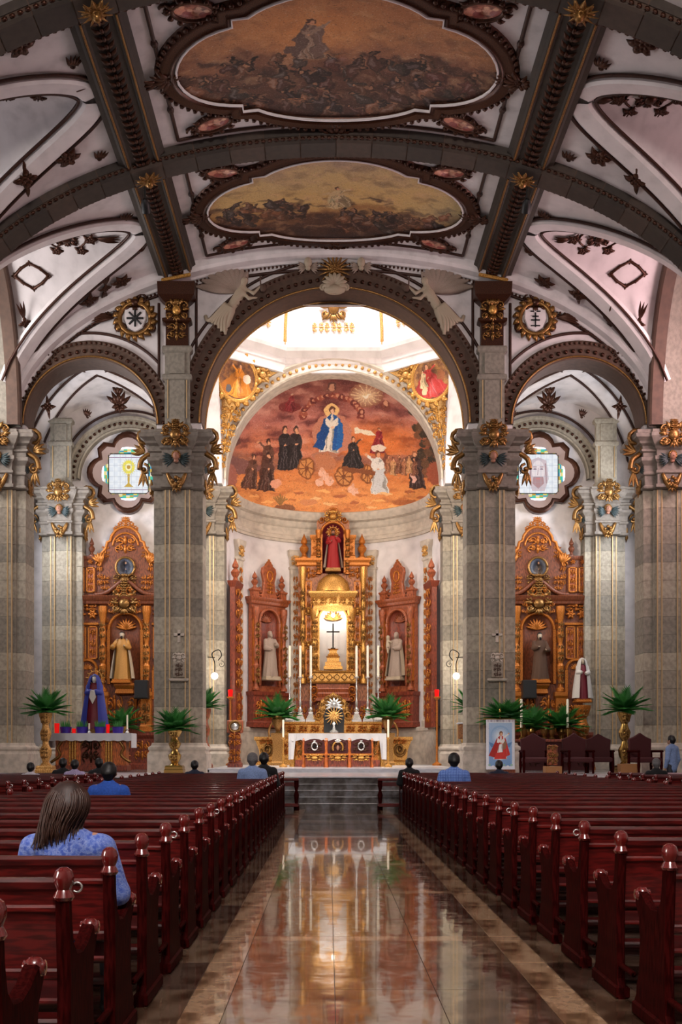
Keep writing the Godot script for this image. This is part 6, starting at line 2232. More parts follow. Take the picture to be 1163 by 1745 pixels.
func niche(parent: Node, x: float, y: float, z: float, w: float, h: float, d: float, mat := "retablo_brown", frame := "retablo_gold") -> void:
	var n := node("niche", parent, T(x, y, z))
	var r := w / 2
	var pts := PackedVector3Array()
	for j in 9:
		for i in 13:
			var a := PI * i / 12.0
			if j < 2:
				pts.append(Vector3(-cos(a) * r, [0.0, h - r][j], -sin(a) * d))
			else:
				var b := (j - 1) / 7.0 * PI / 2
				pts.append(Vector3(-cos(a) * r * cos(b), h - r + r * sin(b), -sin(a) * d * cos(b)))
	put(MB.new().grid(pts, 13, 9), "recess", M[mat], n)
	var f := MB.new()
	arc_moulding(f, V2([0, 0, 0, 0.06, 0.03, 0.1, 0.07, 0.1, 0.11, 0.05, 0.11, 0]), Vector3(0, h - r, 0), r, 0, PI, 20)
	for s in [-1.0, 1.0]:
		f.box(Vector3(s * (r + 0.055), (h - r) / 2, 0.04), Vector3(0.11, h - r, 0.09), 0.02)
	put(f, "frame", M[frame], n)
	var shell := MB.new()
	shell.fan(Vector3(0, h - r * 0.95, -d * 0.75), r * 0.75, 9, PI * 0.08, PI * 0.92, r * 0.1)
	put(shell, "shell", M[frame], n)

func wood_front(mb: MB, w: float, y0: float, y1: float, nx: float, nw: float, ny0: float, ny1: float, z: float, d: float) -> void:
	# a slab with an opening for a niche
	mb.box(Vector3(-(w / 2 + nx + nw / 2) / 2 + nx * 0.5 - 0.0, (y0 + y1) / 2, z), Vector3(w / 2 - nw / 2 + nx, y1 - y0, d))
	mb.box(Vector3((w / 2 + nx + nw / 2) / 2 + nx * 0.5, (y0 + y1) / 2, z), Vector3(w / 2 - nw / 2 - nx, y1 - y0, d))
	mb.box(Vector3(nx, (y0 + ny0) / 2, z), Vector3(nw, ny0 - y0, d))
	# round head over the opening
	var p := PackedVector2Array([Vector2(nx - nw / 2, y1), Vector2(nx - nw / 2, ny1 - nw / 2)])
	for i in range(1, 16):
		var a := PI - PI * i / 16.0
		p.append(Vector2(nx + cos(a) * nw / 2, ny1 - nw / 2 + sin(a) * nw / 2))
	p.append(Vector2(nx + nw / 2, ny1 - nw / 2))
	p.append(Vector2(nx + nw / 2, y1))
	mb.poly(p, d, T(0, 0, z - d / 2))

func side_altarpiece(label: String, x: float, portrait: int) -> void:
	var t := thing("side_altarpiece", label, "altarpiece", Vector3(x, 0.785, -41.62), 0, "carved wooden side altarpieces")
	var mb := MB.new()
	wood_front(mb, 3.9, 1.45, 6.6, 0, 1.28, 3.35, 6.15, -0.15, 0.26)
	put(mb, "body_panel", M.retablo_brown, t)
	put(MB.new().stack(1.95, 0.4, V2([0.06, 0, 0.06, 0.2, 0, 0.26, 0, 1.2, 0.06, 1.26, 0.1, 1.34, 0.1, 1.45]), T(0, 0, 0.1)), "altar_base", M.retablo_red, t)
	for k in 5:
		carved(t, "carve_square", "base_carving", "retablo_gold", -1.5 + k * 0.75, 0.75, 0.5, 0.62, 0.8)
	put(MB.new().stack(1.98, 0.2, V2([0, 0, 0.04, 0.03, 0.06, 0.12, 0.14, 0.2, 0.18, 0.3, 0.12, 0.34]), T(0, 6.48, -0.08)), "main_cornice", M.retablo_brown, t)
	for s in [-1.0, 1.0]:
		put(MB.new().stack(0.42, 0.14, V2([0, 0, 0, 1.4, 0.04, 1.44, 0.07, 1.52, 0.07, 1.58]), T(s * 1.56, 6.82, -0.1)), "upper_block", M.retablo_brown, t)
		framed_panel(t, s * 1.76, 7.45, 0.06, 0.28, 0.95, 0)
		framed_panel(t, s * 1.36, 7.45, 0.06, 0.28, 0.95, 1)
		carved(t, "rosette", "rosette", "retablo_gold", s * 1.76, 8.15, 0.06, 0.35, 0.3)
		carved(t, "rosette", "rosette", "retablo_gold", s * 1.36, 8.15, 0.06, 0.35, 0.3)
		inst(G.finial, "finial", M.retablo_brown, t, TS(s * 1.34, 8.4, -0.05, 0.75, 0.75, 0.75))
		carved(t, "rosette", "rosette", "retablo_gold", s * 1.74, 6.1, 0.0, 0.6, 0.6)
		carved(t, "rosette", "rosette", "retablo_gold", s * 1.28, 6.1, 0.0, 0.6, 0.6)
		put(MB.new().box(Vector3(s * 1.5, 5.72, 0.02), Vector3(0.9, 0.1, 0.12), 0.02), "string_course", M.retablo_gold, t)
		framed_panel(t, s * 1.72, 4.98, 0.02, 0.32, 1.25, 2)
		framed_panel(t, s * 1.28, 4.98, 0.02, 0.32, 1.25, 3)
		niche(t, s * 1.5, 2.75, 0.03, 0.66, 1.5, 0.02)
		estipite(t, s * 0.86, 3.05, 0.16, 3.35)
		put(MB.new().stack(0.2, 0.2, V2([0.04, 0, 0.04, 0.2, 0, 0.28, 0, 1.3, 0.05, 1.4, 0.05, 1.55]), T(s * 0.86, 1.48, 0.12)), "column_pedestal", M.retablo_gold, t)
		carved(t, "volute", "gilt_volute", "retablo_gold", s * 0.22, 7.0, 0.2, s * -0.42, 0.42)
		carved(t, "carve_0", "side_scroll", "retablo_gold", s * 0.8, 7.35, 0.06, 0.8, 0.6)
		carved(t, "leaf_spray", "leaf_spray", "retablo_gold", s * 0.95, 8.1, 0.06, s * 0.9, 0.9)
		carved(t, "carve_2", "niche_carving", "retablo_gold", s * 0.45, 6.45, 0.16, s * 0.9, 0.7)
		carved(t, "carve_square", "base_scroll", "retablo_gold", s * 0.42, 2.35, 0.02, 0.7, 1.2)
	for s in [-1.0, 1.0]:
		for k in 3:
			carved(t, "carve_%d" % k, "jamb_carving", "retablo_gold", s * 0.72, 3.9 + k * 0.85, 0.02, 0.3, 0.8)
		carved(t, "carve_square", "frieze_carving", "retablo_gold", s * 1.5, 6.36, 0.05, 0.85, 0.3)
		carved(t, "carve_square", "pedestal_carving", "gilt", s * 0.86, 2.2, 0.33, 0.36, 0.9)
		carved(t, "cartouche", "niche_base_carving", "retablo_gold", s * 1.5, 2.2, 0.02, 0.8, 0.7)
		carved(t, "carve_3", "spandrel_carving", "retablo_gold", s * 1.0, 7.6, 0.04, 0.5, 0.8)
	carved(t, "crest", "niche_crown", "gilt", 0, 6.85, 0.26, 0.9, 0.5)
	carved(t, "cartouche", "tympanum_cartouche", "gilt", 0, 7.45, 0.1, 1.0, 0.5)
	niche(t, 0, 3.35, 0.0, 1.2, 2.75, 0.24)
	carved(t, "cartouche", "niche_crest", "gilt", 0, 6.5, 0.22, 1.1, 0.9)
	# pediment: shoulders, arched head, crest
	var p := V2([-1.2, 6.8, -1.2, 8.38, -0.95, 8.5, -0.78, 8.7, -0.72, 8.95, -0.6, 9.0, -0.55, 9.2, -0.4, 9.4, -0.2, 9.52, 0, 9.56, 0.2, 9.52, 0.4, 9.4, 0.55, 9.2, 0.6, 9.0, 0.72, 8.95, 0.78, 8.7, 0.95, 8.5, 1.2, 8.38, 1.2, 6.8])
	put(MB.new().poly(p, 0.2, T(0, 0, -0.2), 0.03), "pediment", M.retablo_brown, t)
	var rim := MB.new()
	var rp := PackedVector3Array()
	for q in range(1, p.size() - 1):
		rp.append(Vector3(p[q].x, p[q].y, 0.0))
	rim.tube(rp, 0.06, 6)
	rim.tube(arc_points(Vector3(0, 8.8, 0.03), 0.5, 0, PI, 16), 0.04, 5)
	put(rim, "pediment_moulding", M.retablo_gold, t)
	inst(G.crest, "crest", M.retablo_gold, t, TS(0, 9.45, -0.08, 1.0, 0.42, 0.8))
	carved(t, "carve_square", "tympanum_carving", "retablo_gold", 0, 8.85, 0.02, 0.85, 0.7)
	carved(t, "carve_1", "shoulder_carving", "retablo_gold", -0.78, 8.55, 0.0, 0.7, 0.5)
	carved(t, "carve_1", "shoulder_carving", "retablo_gold", 0.78, 8.55, 0.0, 0.7, 0.5)
	var ov := node("oval_portrait", t, T(0, 7.95, 0.06))
	inst(G.oval, "picture", M["portrait_%d" % portrait], ov, TS(0, 0, 0, 0.7, 1.2, 1))
	put(MB.new().tube(arc_points(Vector3.ZERO, 0.37, 0, TAU, 24, 0.38), 0.055, 6), "frame", M.gilt, ov)
	# wave of the broken pediment
	var wv := PackedVector3Array()
	for i in 33:
		var f := lerpf(-1, 1, i / 32.0)
		wv.append(Vector3(f * 1.2, 6.85 + 0.55 * exp(-pow(f * 2.2, 2)), 0.14))
	put(MB.new().tube(wv, 0.09, 6), "wave_cornice", M.retablo_brown, t)
	put(MB.new().stack(0.3, 0.14, V2([0, 0, 0.06, 0.04, 0.02, 0.2, 0.1, 0.34, 0.1, 0.42]), T(0, 2.95, 0.1)), "statue_bracket", M.retablo_gold, t)

func apse_unit(label: String, a: float, s: float) -> void:
	# side unit of the high retable, standing along the round wall
	var base := Vector3(sin(a) * 3.95, 2.45, -42.0 - cos(a) * 3.95)
	var t := thing("retable_wing", label, "altarpiece", base, -a, "niched wings of the high retable")
	var mb := MB.new()
	wood_front(mb, 1.9, 1.5, 5.3, 0, 1.02, 1.8, 5.0, -0.08, 0.2)
	put(mb, "body_panel", M.retablo, t)
	put(MB.new().stack(0.98, 0.2, V2([0.05, 0, 0.05, 0.2, 0, 0.26, 0, 1.3, 0.05, 1.36, 0.08, 1.5]), T(0, 0.05, -0.02)), "base", M.retablo_red, t)
	for k in 3:
		carved(t, "carve_square", "base_carving", "retablo_gold", -0.62 + k * 0.62, 0.8, 0.2, 0.55, 0.85)
	put(MB.new().stack(0.98, 0.14, V2([0, 0, 0.04, 0.04, 0.06, 0.14, 0.12, 0.22, 0.14, 0.3]), T(0, 5.22, -0.06)), "cornice", M.retablo, t)
	for q in [-1.0, 1.0]:
		estipite(t, q * 0.78, 1.6, 0.1, 3.5, "retablo", 0.12)
		framed_panel(t, q * 0.78, 3.3, 0.03, 0.2, 2.6, 1)
		put(MB.new().stack(0.16, 0.12, V2([0, 0, 0, 0.25, 0.04, 0.3, 0.04, 0.36]), T(q * 0.76, 5.5, 0.0)), "finial_block", M.retablo, t)
		inst(G.finial, "finial", M.retablo, t, TS(q * 0.76, 5.86, 0.0, 0.9, 0.75, 0.9))
		put(MB.new().volute(Vector3(q * 0.46, 5.75, 0), 0.2, 1.2, -q, PI * 0.5, 0.05), "scroll", M.retablo, t)
	niche(t, 0, 1.8, 0.03, 0.98, 3.2, 0.28, "retablo_red", "retablo")
	var p := V2([-0.45, 5.5, -0.36, 5.8, -0.3, 6.2, -0.4, 6.6, -0.36, 6.8, -0.2, 6.9, 0, 7.12, 0.2, 6.9, 0.36, 6.8, 0.4, 6.6, 0.3, 6.2, 0.36, 5.8, 0.45, 5.5])
	put(MB.new().poly(p, 0.14, T(0, 0, -0.05), 0.03), "attic", M.retablo, t)
	put(MB.new().tube(arc_points(Vector3(0, 6.45, 0.1), 0.15, 0, TAU, 16, 0.22), 0.045, 5), "attic_oval", M.retablo_gold, t)
	carved(t, "carve_2", "attic_carving", "retablo_gold", 0, 5.95, 0.1, 0.8, 0.5)
	inst(G.crest, "crest", M.retablo_gold, t, TS(0, 6.92, 0.02, 0.45, 0.22, 0.6))

func high_retable() -> void:
	apse_unit("carved wooden retable wing with a niche, left of the tabernacle", -0.77, -1)
	apse_unit("carved wooden retable wing with a niche, right of the tabernacle", 0.77, 1)
	# narrow carved strips at the ends of the curve
	for s in [-1.0, 1.0]:
		var a: float = s * 1.42
		var t := thing("carved_strip", "narrow carved red panel at the %s end of the high retable" % ["left" if s < 0 else "right"], "panel", Vector3(sin(a) * 4.0, 2.45, -42.0 - cos(a) * 4.0), -a)
		put(MB.new().stack(0.5, 0.1, V2([0.04, 0, 0.04, 1.4, 0, 1.46, 0, 5.6, 0.06, 5.7, 0.1, 5.85])), "board", M.retablo_red, t)
		for k in 4:
			carved(t, "carve_%d" % k, "carving", "retablo_gold", 0, 0.8 + k * 1.4, 0.12, 1.5, 1.25)
		inst(G.finial, "finial", M.retablo, t, TS(0, 5.85, 0, 1.1, 1.0, 1.1))
	# tower in the middle
	var t := thing("high_retable", "tall gilded middle retable rising behind the altar", "altarpiece", Vector3(0, 2.4, -45.7))
	var mb := MB.new()
	for s in [-1.0, 1.0]:
		mb = MB.new()
		mb.box(Vector3(s * 1.05, 3.55, 0.1), Vector3(0.9, 7.1, 0.3))
		put(mb, "side_tower", M.retablo_tan, t)
		estipite(t, s * 1.3, 2.0, 0.34, 5.0, "gilt_bright", 0.12)
		estipite(t, s * 0.8, 2.4, 0.42, 2.8, "gilt_bright", 0.15)
		for k in 3:
			framed_panel(t, s * 1.05, 2.9 + k * 1.45, 0.27, 0.22, 1.2, k, "retablo_tan")
			carved(t, "cartouche", "tower_carving", "gilt_bright", s * 1.05, 2.2 + k * 1.45, 0.3, 0.42, 0.4)
			carved(t, "carve_3", "edge_carving", "retablo_gold", s * 1.46, 2.9 + k * 1.45, 0.26, 0.3, 1.2)
		carved(t, "carve_square", "attic_carving", "retablo_gold", s * 1.05, 6.75, 0.27, 0.8, 0.5)
		carved(t, "carve_1", "attic_carving", "retablo_gold", s * 0.72, 7.85, 0.24, 0.7, 0.8)
		put(MB.new().stack(0.46, 0.2, V2([0, 0, 0.05, 0.05, 0.05, 0.15, 0.12, 0.25, 0.12, 0.34]), T(s * 1.05, 7.05, 0.1)), "side_cornice", M.retablo_gold, t)
		put(MB.new().stack(0.22, 0.12, V2([0.03, 0, 0.03, 0.15, 0, 0.2, 0, 0.85, 0.05, 0.95, 0.06, 1.05]), T(s * 0.72, 7.35, 0.1)), "attic_pier", M.retablo_gold, t)
		inst(G.finial, "finial", M.retablo_gold, t, TS(s * 1.25, 7.4, 0.1, 1.2, 1.1, 1.2))
		estipite(t, s * 0.62, 6.7, 0.34, 1.9, "retablo_gold", 0.1)
		carved(t, "volute", "gilt_volute", "retablo_gold", s * 0.5, 9.05, 0.2, s * -0.3, 0.3)
	mb = MB.new()
	wood_front(mb, 1.4, 6.0, 9.0, 0, 0.95, 6.75, 8.95, 0.05, 0.3)
	put(mb, "upper_body", M.retablo_tan, t)
	niche(t, 0, 6.75, 0.22, 0.92, 2.15, 0.3, "robe_crimson", "retablo_gold")
	inst(G.crest, "crest", M.retablo_gold, t, TS(0, 9.0, 0.12, 0.95, 0.5, 1.0))
	inst(G.cartouche, "crest_cartouche", M.gilt_bright, t, TS(0, 9.2, 0.22, 0.8, 0.6, 1))
	# gilded canopy over the tabernacle
	mb = MB.new()
	mb.lathe(V2([1.0, 0, 0.98, 0.12, 0.9, 0.34, 0.72, 0.56, 0.45, 0.72, 0.12, 0.8, 0, 0.82]), 20, Transform3D(Basis().scaled(Vector3(0.72, 0.95, 0.35)), Vector3(0, 5.95, 0.35)))
	put(mb, "canopy_dome", M.gilt_bright, t)
	for k in 7:
		var a := lerpf(0.15, PI - 0.15, k / 6.0)
		put(MB.new().tube(PackedVector3Array([Vector3(cos(a) * 0.72, 5.98, 0.37 + sin(a) * 0.25), Vector3(cos(a) * 0.62, 6.35, 0.37 + sin(a) * 0.22), Vector3(cos(a) * 0.2, 6.68, 0.37 + sin(a) * 0.06)]), 0.03, 5), "dome_rib", M.gilt, t)
	put(MB.new().stack(0.9, 0.28, V2([-0.06, 0, -0.06, 0.2, 0, 0.28, 0, 0.5, 0.08, 0.6, 0.14, 0.72, 0.14, 0.8]), T(0, 5.12, 0.3)), "gilt_entablature", M.gilt_bright, t)
	for k in 5:
		carved(t, "carve_square", "entablature_carving", "gilt_bright", -0.8 + k * 0.4, 5.5, 0.6, 0.36, 0.36)
	# the white lit tabernacle niche
	niche(t, 0, 2.55, 0.3, 1.16, 2.75, 0.3, "robe_white", "gilt_bright")
	for s in [-1.0, 1.0]:
		for k in 3:
			carved(t, "carve_%d" % k, "gilt_carving", "gilt_bright", s * 0.74, 2.9 + k * 0.85, 0.5, 0.55, 0.8, 1.4)
	put(MB.new().stack(0.98, 0.34, V2([0.02, 0, 0.06, 0.06, 0, 0.1, 0, 0.42, 0.06, 0.48, 0.08, 0.54]), T(0, 1.98, 0.5)), "gilt_plinth", M.gilt_bright, t)
	for k in 6:
		carved(t, "diamond", "plinth_lozenge", "gilt", -0.8 + k * 0.32, 2.24, 0.86, 0.2, 0.3)
	put(MB.new().stack(0.72, 0.3, V2([0.1, 0, 0.1, 0.12, 0, 0.16, 0.04, 0.3, 0, 0.36, 0.04, 0.5, 0, 0.56, 0, 0.72]), T(0, 1.24, 0.5)), "stepped_base", M.retablo, t)
	for s in [-1.0, 1.0]:
		carved(t, "volute", "console_scroll", "retablo_gold", s * 0.82, 1.7, 0.7, s * -0.42, 0.5, 1.6)
		carved(t, "volute", "console_scroll", "retablo_gold", s * 0.8, 1.3, 0.75, s * 0.3, -0.34, 1.6)
	put(MB.new().box(Vector3(0, 0.62, 0.1), Vector3(3.2, 1.3, 0.5)), "base", M.retablo_red, t)
	for k in 6:
		carved(t, "carve_square", "base_carving", "retablo_gold", -1.35 + k * 0.54, 0.7, 0.36, 0.5, 0.8)
	var l := OmniLight3D.new()
	l.name = "tabernacle_lamp"
	l.position = Vector3(0, 7.3, -45.1)
	l.light_energy = 0.9
	l.light_size = 0.08
	l.omni_range = 40.0
	l.shadow_enabled = true
	add_child(l)
	tag(put(MB.new().ell(Vector3(0, 7.3, -45.1), Vector3(0.09, 0.09, 0.09), 12, 8), "niche_lamp", M.bulb_lamp), "bright lamp at the head of the white tabernacle niche", "lamp")
	var cp := thing("cross_pedestal", "stepped gilded pedestal inside the white niche", "pedestal", Vector3(0, 4.98, -45.15))
	put(MB.new().stack(0.34, 0.2, V2([0.06, 0, 0.06, 0.12, 0, 0.16, 0, 0.3, -0.08, 0.34, -0.08, 0.5, -0.04, 0.56]), Transform3D()), "steps", M.gilt_bright, cp)
	put(MB.new().stack(0.2, 0.14, V2([0, 0.56, 0.04, 0.62, -0.04, 0.7, -0.04, 0.82, 0.03, 0.88]), Transform3D()), "cap", M.gilt_bright, cp)
	var cr := thing("crucifix", "black cross standing in the white niche", "crucifix", Vector3(0, 5.86, -45.15))
	put(MB.new().box(Vector3(0, 0.55, 0), Vector3(0.06, 1.1, 0.05), 0.01), "upright", M.iron, cr)
	put(MB.new().box(Vector3(0, 0.74, 0), Vector3(0.56, 0.06, 0.05), 0.01), "crossbar", M.iron, cr)
	put(MB.new().box(Vector3(0, 0.03, 0), Vector3(0.2, 0.06, 0.14), 0.01), "foot", M.iron, cr)
	statue("red_robed_statue", "statue in a red robe in the topmost niche", Vector3(0, 9.3, -45.3), 1.72, {"skin": M.flesh, "robe": M.robe_red, "mantle": M.grey_paint, "base": M.gilt}, [Vector3(-0.1, 1.15, 0.22), Vector3(0.16, 1.3, 0.2)], {"beard": true, "halo": true})
	var pa := Vector3(sin(0.77) * 3.84, 0, -42.0 - cos(0.77) * 3.84)
	var s1 := statue("stone_saint", "grey bearded saint statue in the left retable niche", Vector3(-pa.x, 4.62, pa.z), 2.0, {"skin": M.grey_paint, "robe": M.grey_paint, "hair": M.grey_paint, "base": M.ivory}, [Vector3(-0.1, 1.0, 0.2), Vector3(0.12, 1.2, 0.2)], {"beard": true})
	s1.rotation.y = 0.6
	var s2 := statue("saint_with_child", "grey saint statue holding a child in the right retable niche", Vector3(pa.x, 4.62, pa.z), 1.95, {"skin": M.grey_paint, "robe": M.grey_paint, "mantle": M.ivory, "hair": M.grey_paint, "base": M.ivory}, [Vector3(-0.22, 1.1, 0.2), Vector3(0.05, 1.05, 0.25)], {})
	s2.rotation.y = -0.6
	var ch := Fig.new()
	ch.bone(Vector3(-0.25, 1.15, 0.16), Vector3(-0.26, 1.35, 0.14), 0.09, 0.075).bone(Vector3(-0.26, 1.46, 0.15), Vector3(-0.26, 1.49, 0.15), 0.075, 0.075).bone(Vector3(-0.2, 1.34, 0.2), Vector3(-0.06, 1.28, 0.24), 0.03, 0.025).bone(Vector3(-0.24, 1.12, 0.2), Vector3(-0.2, 0.9, 0.26), 0.05, 0.035)
	inst(ch.build(0.03, 0.03, [], MB.new()).mesh(), "child", M.ivory, s2)

func high_altar() -> void:
	# gilded gradine behind the altar table
	var t := thing("altar_gradine", "gilded stepped altar shelf with scrolls behind the altar table", "altar", Vector3(0, 0.947, -42.9))
	put(MB.new().stack(2.35, 0.35, V2([0.05, 0, 0.05, 0.2, 0, 0.26, 0, 1.05, 0.06, 1.12, 0.12, 1.2, 0.12, 1.28])), "lower_step", M.gilt_bright, t)
	put(MB.new().stack(1.95, 0.3, V2([0, 0, 0, 0.34, 0.05, 0.38, 0.06, 0.46]), T(0, 1.28, -0.1)), "upper_step", M.gilt_bright, t)
	for k in 9:
		carved(t, "carve_square", "step_frieze", "retablo_gold", -2.0 + k * 0.5, 0.66, 0.37, 0.46, 0.66, 1.6)
	for k in 8:
		carved(t, "carve_square", "step_frieze", "retablo_gold", -1.7 + k * 0.48, 1.46, 0.22, 0.4, 0.3, 1.4)
	var p := V2([-0.78, 1.7, -0.74, 1.9, -0.66, 2.0, -0.6, 2.3, -0.5, 2.62, -0.3, 2.72, 0, 2.95, 0.3, 2.72, 0.5, 2.62, 0.6, 2.3, 0.66, 2.0, 0.74, 1.9, 0.78, 1.7])
	put(MB.new().poly(p, 0.2, T(0, 0, -0.05), 0.04), "arched_crest", M.gilt_bright, t)
	carved(t, "cartouche", "crest_cartouche", "gilt", 0, 2.5, 0.2, 0.8, 0.7)
	for s in [-1.0, 1.0]:
		carved(t, "volute", "crest_volute", "gilt_bright", s * 0.6, 2.0, 0.16, s * -0.4, 0.4, 1.4)
		carved(t, "carve_square", "console_carving", "retablo_gold", s * 2.6, 0.95, 1.08, 0.7, 0.3)
		carved(t, "carve_1", "crest_carving", "gilt", s * 0.5, 2.2, 0.16, 0.7, 0.7)
		put(MB.new().stack(0.42, 0.3, V2([0.06, 0, 0.06, 0.12, -0.1, 0.2, -0.06, 0.6, 0.06, 0.95, 0.12, 1.0, 0.12, 1.12]), T(s * 2.6, 0, 0.7)), "side_console", M.gilt_bright, t)
		carved(t, "volute", "console_scroll", "gilt", s * 2.62, 0.62, 1.0, s * -0.5, 0.6, 1.2)
		put(MB.new().tube(smooth(V3([s * 2.2, 1.75, 0, s * 2.45, 1.7, 0.1, s * 2.6, 1.4, 0.2, s * 2.58, 1.1, 0.3])), 0.05), "side_scroll", M.gilt, t)
	# dark shield with a monstrance before it
	var m := thing("monstrance", "white and gold monstrance before a dark panel on the altar", "monstrance", Vector3(0, 2.16, -38.0))
	put(MB.new().poly(V2([-0.36, 0, -0.38, 0.6, -0.3, 0.85, -0.1, 0.95, 0.1, 0.95, 0.3, 0.85, 0.38, 0.6, 0.36, 0]), 0.05, T(0, 0, -0.1), 0.01), "dark_panel", M.black, m)
	put(MB.new().lathe(V2([0, 0, 0.16, 0, 0.16, 0.05, 0.06, 0.12, 0.03, 0.25, 0.07, 0.32, 0.03, 0.4, 0.03, 0.46, 0, 0.46]), 12, T(0, 0, 0.12)), "stem", M.silver, m)
	var sun := MB.new().rosette(0.2, 8, T(0, 0.6, 0.12))
	sun.fan(Vector3(0, 0.6, 0.12), 0.34, 16, 0, TAU * 15 / 16, 0.025)
	put(sun, "sunburst", M.gilt_pale, m)
	put(MB.new().fan(Vector3(0, 0.95, 0.0), 0.32, 9, PI * -0.1, PI * 1.1, 0.06).ell(Vector3(0, 1.0, 0.02), Vector3(0.1, 0.12, 0.08)), "silver_crest", M.silver, m)
	# altar table and its cloth
	var a := thing("altar_table", "carved gilded altar table on a red marble foot", "altar", Vector3(0.12, 0.947, -37.6))
	put(MB.new().box(Vector3(0, 1.12, 0), Vector3(3.4, 0.08, 0.9), 0.02), "table_top", M.white_marble, a)
	put(MB.new().box(Vector3(0, 0.66, 0), Vector3(2.85, 0.84, 0.6)), "front_panel", M.retablo_gold, a)
	put(MB.new().box(Vector3(0, 0.12, 0), Vector3(3.0, 0.24, 0.7), 0.02), "foot", M.retablo_red, a)
	for k in 6:
		carved(a, "carve_square", "front_carving", "gilt", -1.2 + k * 0.48, 0.66, 0.31, 0.44, 0.75)
	for s in [-1.0, 1.0]:
		put(MB.new().lathe(V2([0, 0, 0.12, 0, 0.12, 0.1, 0.07, 0.16, 0.1, 0.5, 0.12, 0.7, 0.08, 0.9, 0.13, 1.0, 0.13, 1.08, 0, 1.08]), 10, T(s * 1.58, 0, 0.2)), "corner_column", M.gilt_bright, a)
	var c := thing("altar_cloth", "white cloth over the high altar hanging at both ends", "altar cloth", Vector3(0.12, 2.11, -37.6))
	put(MB.new().box(Vector3(0, 0.008, 0), Vector3(3.44, 0.016, 0.94)), "top_sheet", M.linen, c)
	var w := PackedVector3Array()
	for j in 2:
		for i in 49:
			var x := lerpf(-1.72, 1.72, i / 48.0)
			w.append(Vector3(x, [0.0, -0.2 - 0.06 * absf(sin(i * 0.55))][j], 0.48 + 0.02 * sin(i * 0.9) * j))
	put(MB.new().grid(w, 49, 2), "front_fall", M.linen, c)
	for s in [-1.0, 1.0]:
		w = PackedVector3Array()
		for j in 6:
			for i in 9:
				var f := j / 5.0
				w.append(Vector3(s * (1.725 + 0.04 * f * sin(i * 1.1) - 0.2 * f * 0.2), -f * 0.92, lerpf(-0.46, 0.5, i / 8.0)))
		put(MB.new().grid(w, 9, 6), "end_fall", M.linen, c)
		w = PackedVector3Array()
		for j in 2:
			for i in 5:
				w.append(Vector3(s * lerpf(1.725, 1.45 + 0.1 * j, i / 4.0), [0.0, -0.9][j], 0.49 + 0.02 * sin(i * 2.0)))
		put(MB.new().grid(w, 5, 2), "corner_fall", M.linen, c)
	# three carved seats in front of the altar
	for k in 3:
		var ch := thing("presider_chair", ["carved red chair with silver medallion, left of three before the altar", "carved red chair with a golden arch, middle of three before the altar", "carved red chair with silver medallion, right of three before the altar"][k], "chair", Vector3(0.12 + (k - 1) * 0.79, 0.947, -36.0), PI, "carved chairs before the altar")
		var back := V2([-0.33, 0.42, -0.36, 0.8, -0.3, 0.9, -0.16, 0.95, 0, 0.97, 0.16, 0.95, 0.3, 0.9, 0.36, 0.8, 0.33, 0.42])
		put(MB.new().poly(back, 0.06, T(0, 0, -0.28), 0.015), "backrest", M.upholstery, ch)
		put(MB.new().box(Vector3(0, 0.4, 0), Vector3(0.68, 0.1, 0.55), 0.02), "seat", M.upholstery, ch)
		put(MB.new().box(Vector3(0, 0.18, -0.26), Vector3(0.6, 0.3, 0.03)), "back_apron", M.retablo_red, ch)
		put(MB.new().box(Vector3(0, 0.44, -0.285), Vector3(0.74, 0.06, 0.07), 0.015), "back_rail", M.retablo_gold, ch)
		inst(G.cartouche, "apron_carving", M.gilt_bright, ch, Transform3D(Basis(Vector3(0, 1, 0), PI).scaled(Vector3(0.62, 0.24, 0.6)), Vector3(0, 0.33, -0.3)))
		inst(G.carve_square, "back_scrollwork", M.carving_dark, ch, Transform3D(Basis(Vector3(0, 1, 0), PI).scaled(Vector3(0.58, 0.42, 0.3)), Vector3(0, 0.7, -0.28)))
		var med := node("medallion", ch, Transform3D(Basis(Vector3(0, 1, 0), PI), Vector3(0, 0.72, -0.3)))
		if k == 1:
			put(MB.new().tube(arc_points(Vector3(0, -0.05, 0), 0.17, -0.5, PI + 0.5, 16, 0.2), 0.03, 5), "ring", M.gilt_bright, med)
			put(MB.new().fan(Vector3(0, 0.12, 0), 0.14, 5, PI * 0.2, PI * 0.8, 0.03), "crown", M.silver, med)
			put(MB.new().ell(Vector3(0, -0.06, 0.0), Vector3(0.05, 0.09, 0.03)), "emblem", M.flesh, med)
		else:
			put(MB.new().tube(arc_points(Vector3.ZERO, 0.1, 0, TAU, 18, 0.13), 0.028, 5), "ring", M.silver, med)
			put(MB.new().poly(V2([-0.06, 0, 0, 0.08, 0.06, 0, 0, -0.08]), 0.02), "emblem", M.iron, med)
			put(MB.new().fan(Vector3(0, 0.14, 0), 0.07, 3, PI * 0.3, PI * 0.7, 0.02), "crown", M.silver, med)
		for s in [-1.0, 1.0]:
			var pp := V2([0, 0, 0.05, 0, 0.05, 0.08, 0.03, 0.14, 0.05, 0.3, 0.035, 0.36, 0.05, 0.42, 0.03, 0.55, 0.045, 0.8, 0.03, 0.86, 0.05, 0.92, 0.02, 0.98, 0, 1.0])
			put(MB.new().lathe(pp, 8, T(s * 0.375, 0, -0.25)), "back_post", M.orange_wood, ch)
			put(MB.new().lathe(pp.slice(0, 8), 8, T(s * 0.36, 0, 0.25)), "front_leg", M.orange_wood, ch)
			put(MB.new().box(Vector3(s * 0.37, 0.6, 0), Vector3(0.06, 0.05, 0.5), 0.015), "armrest", M.orange_wood, ch)
	# six tall candlesticks with their candles
	var i := 0
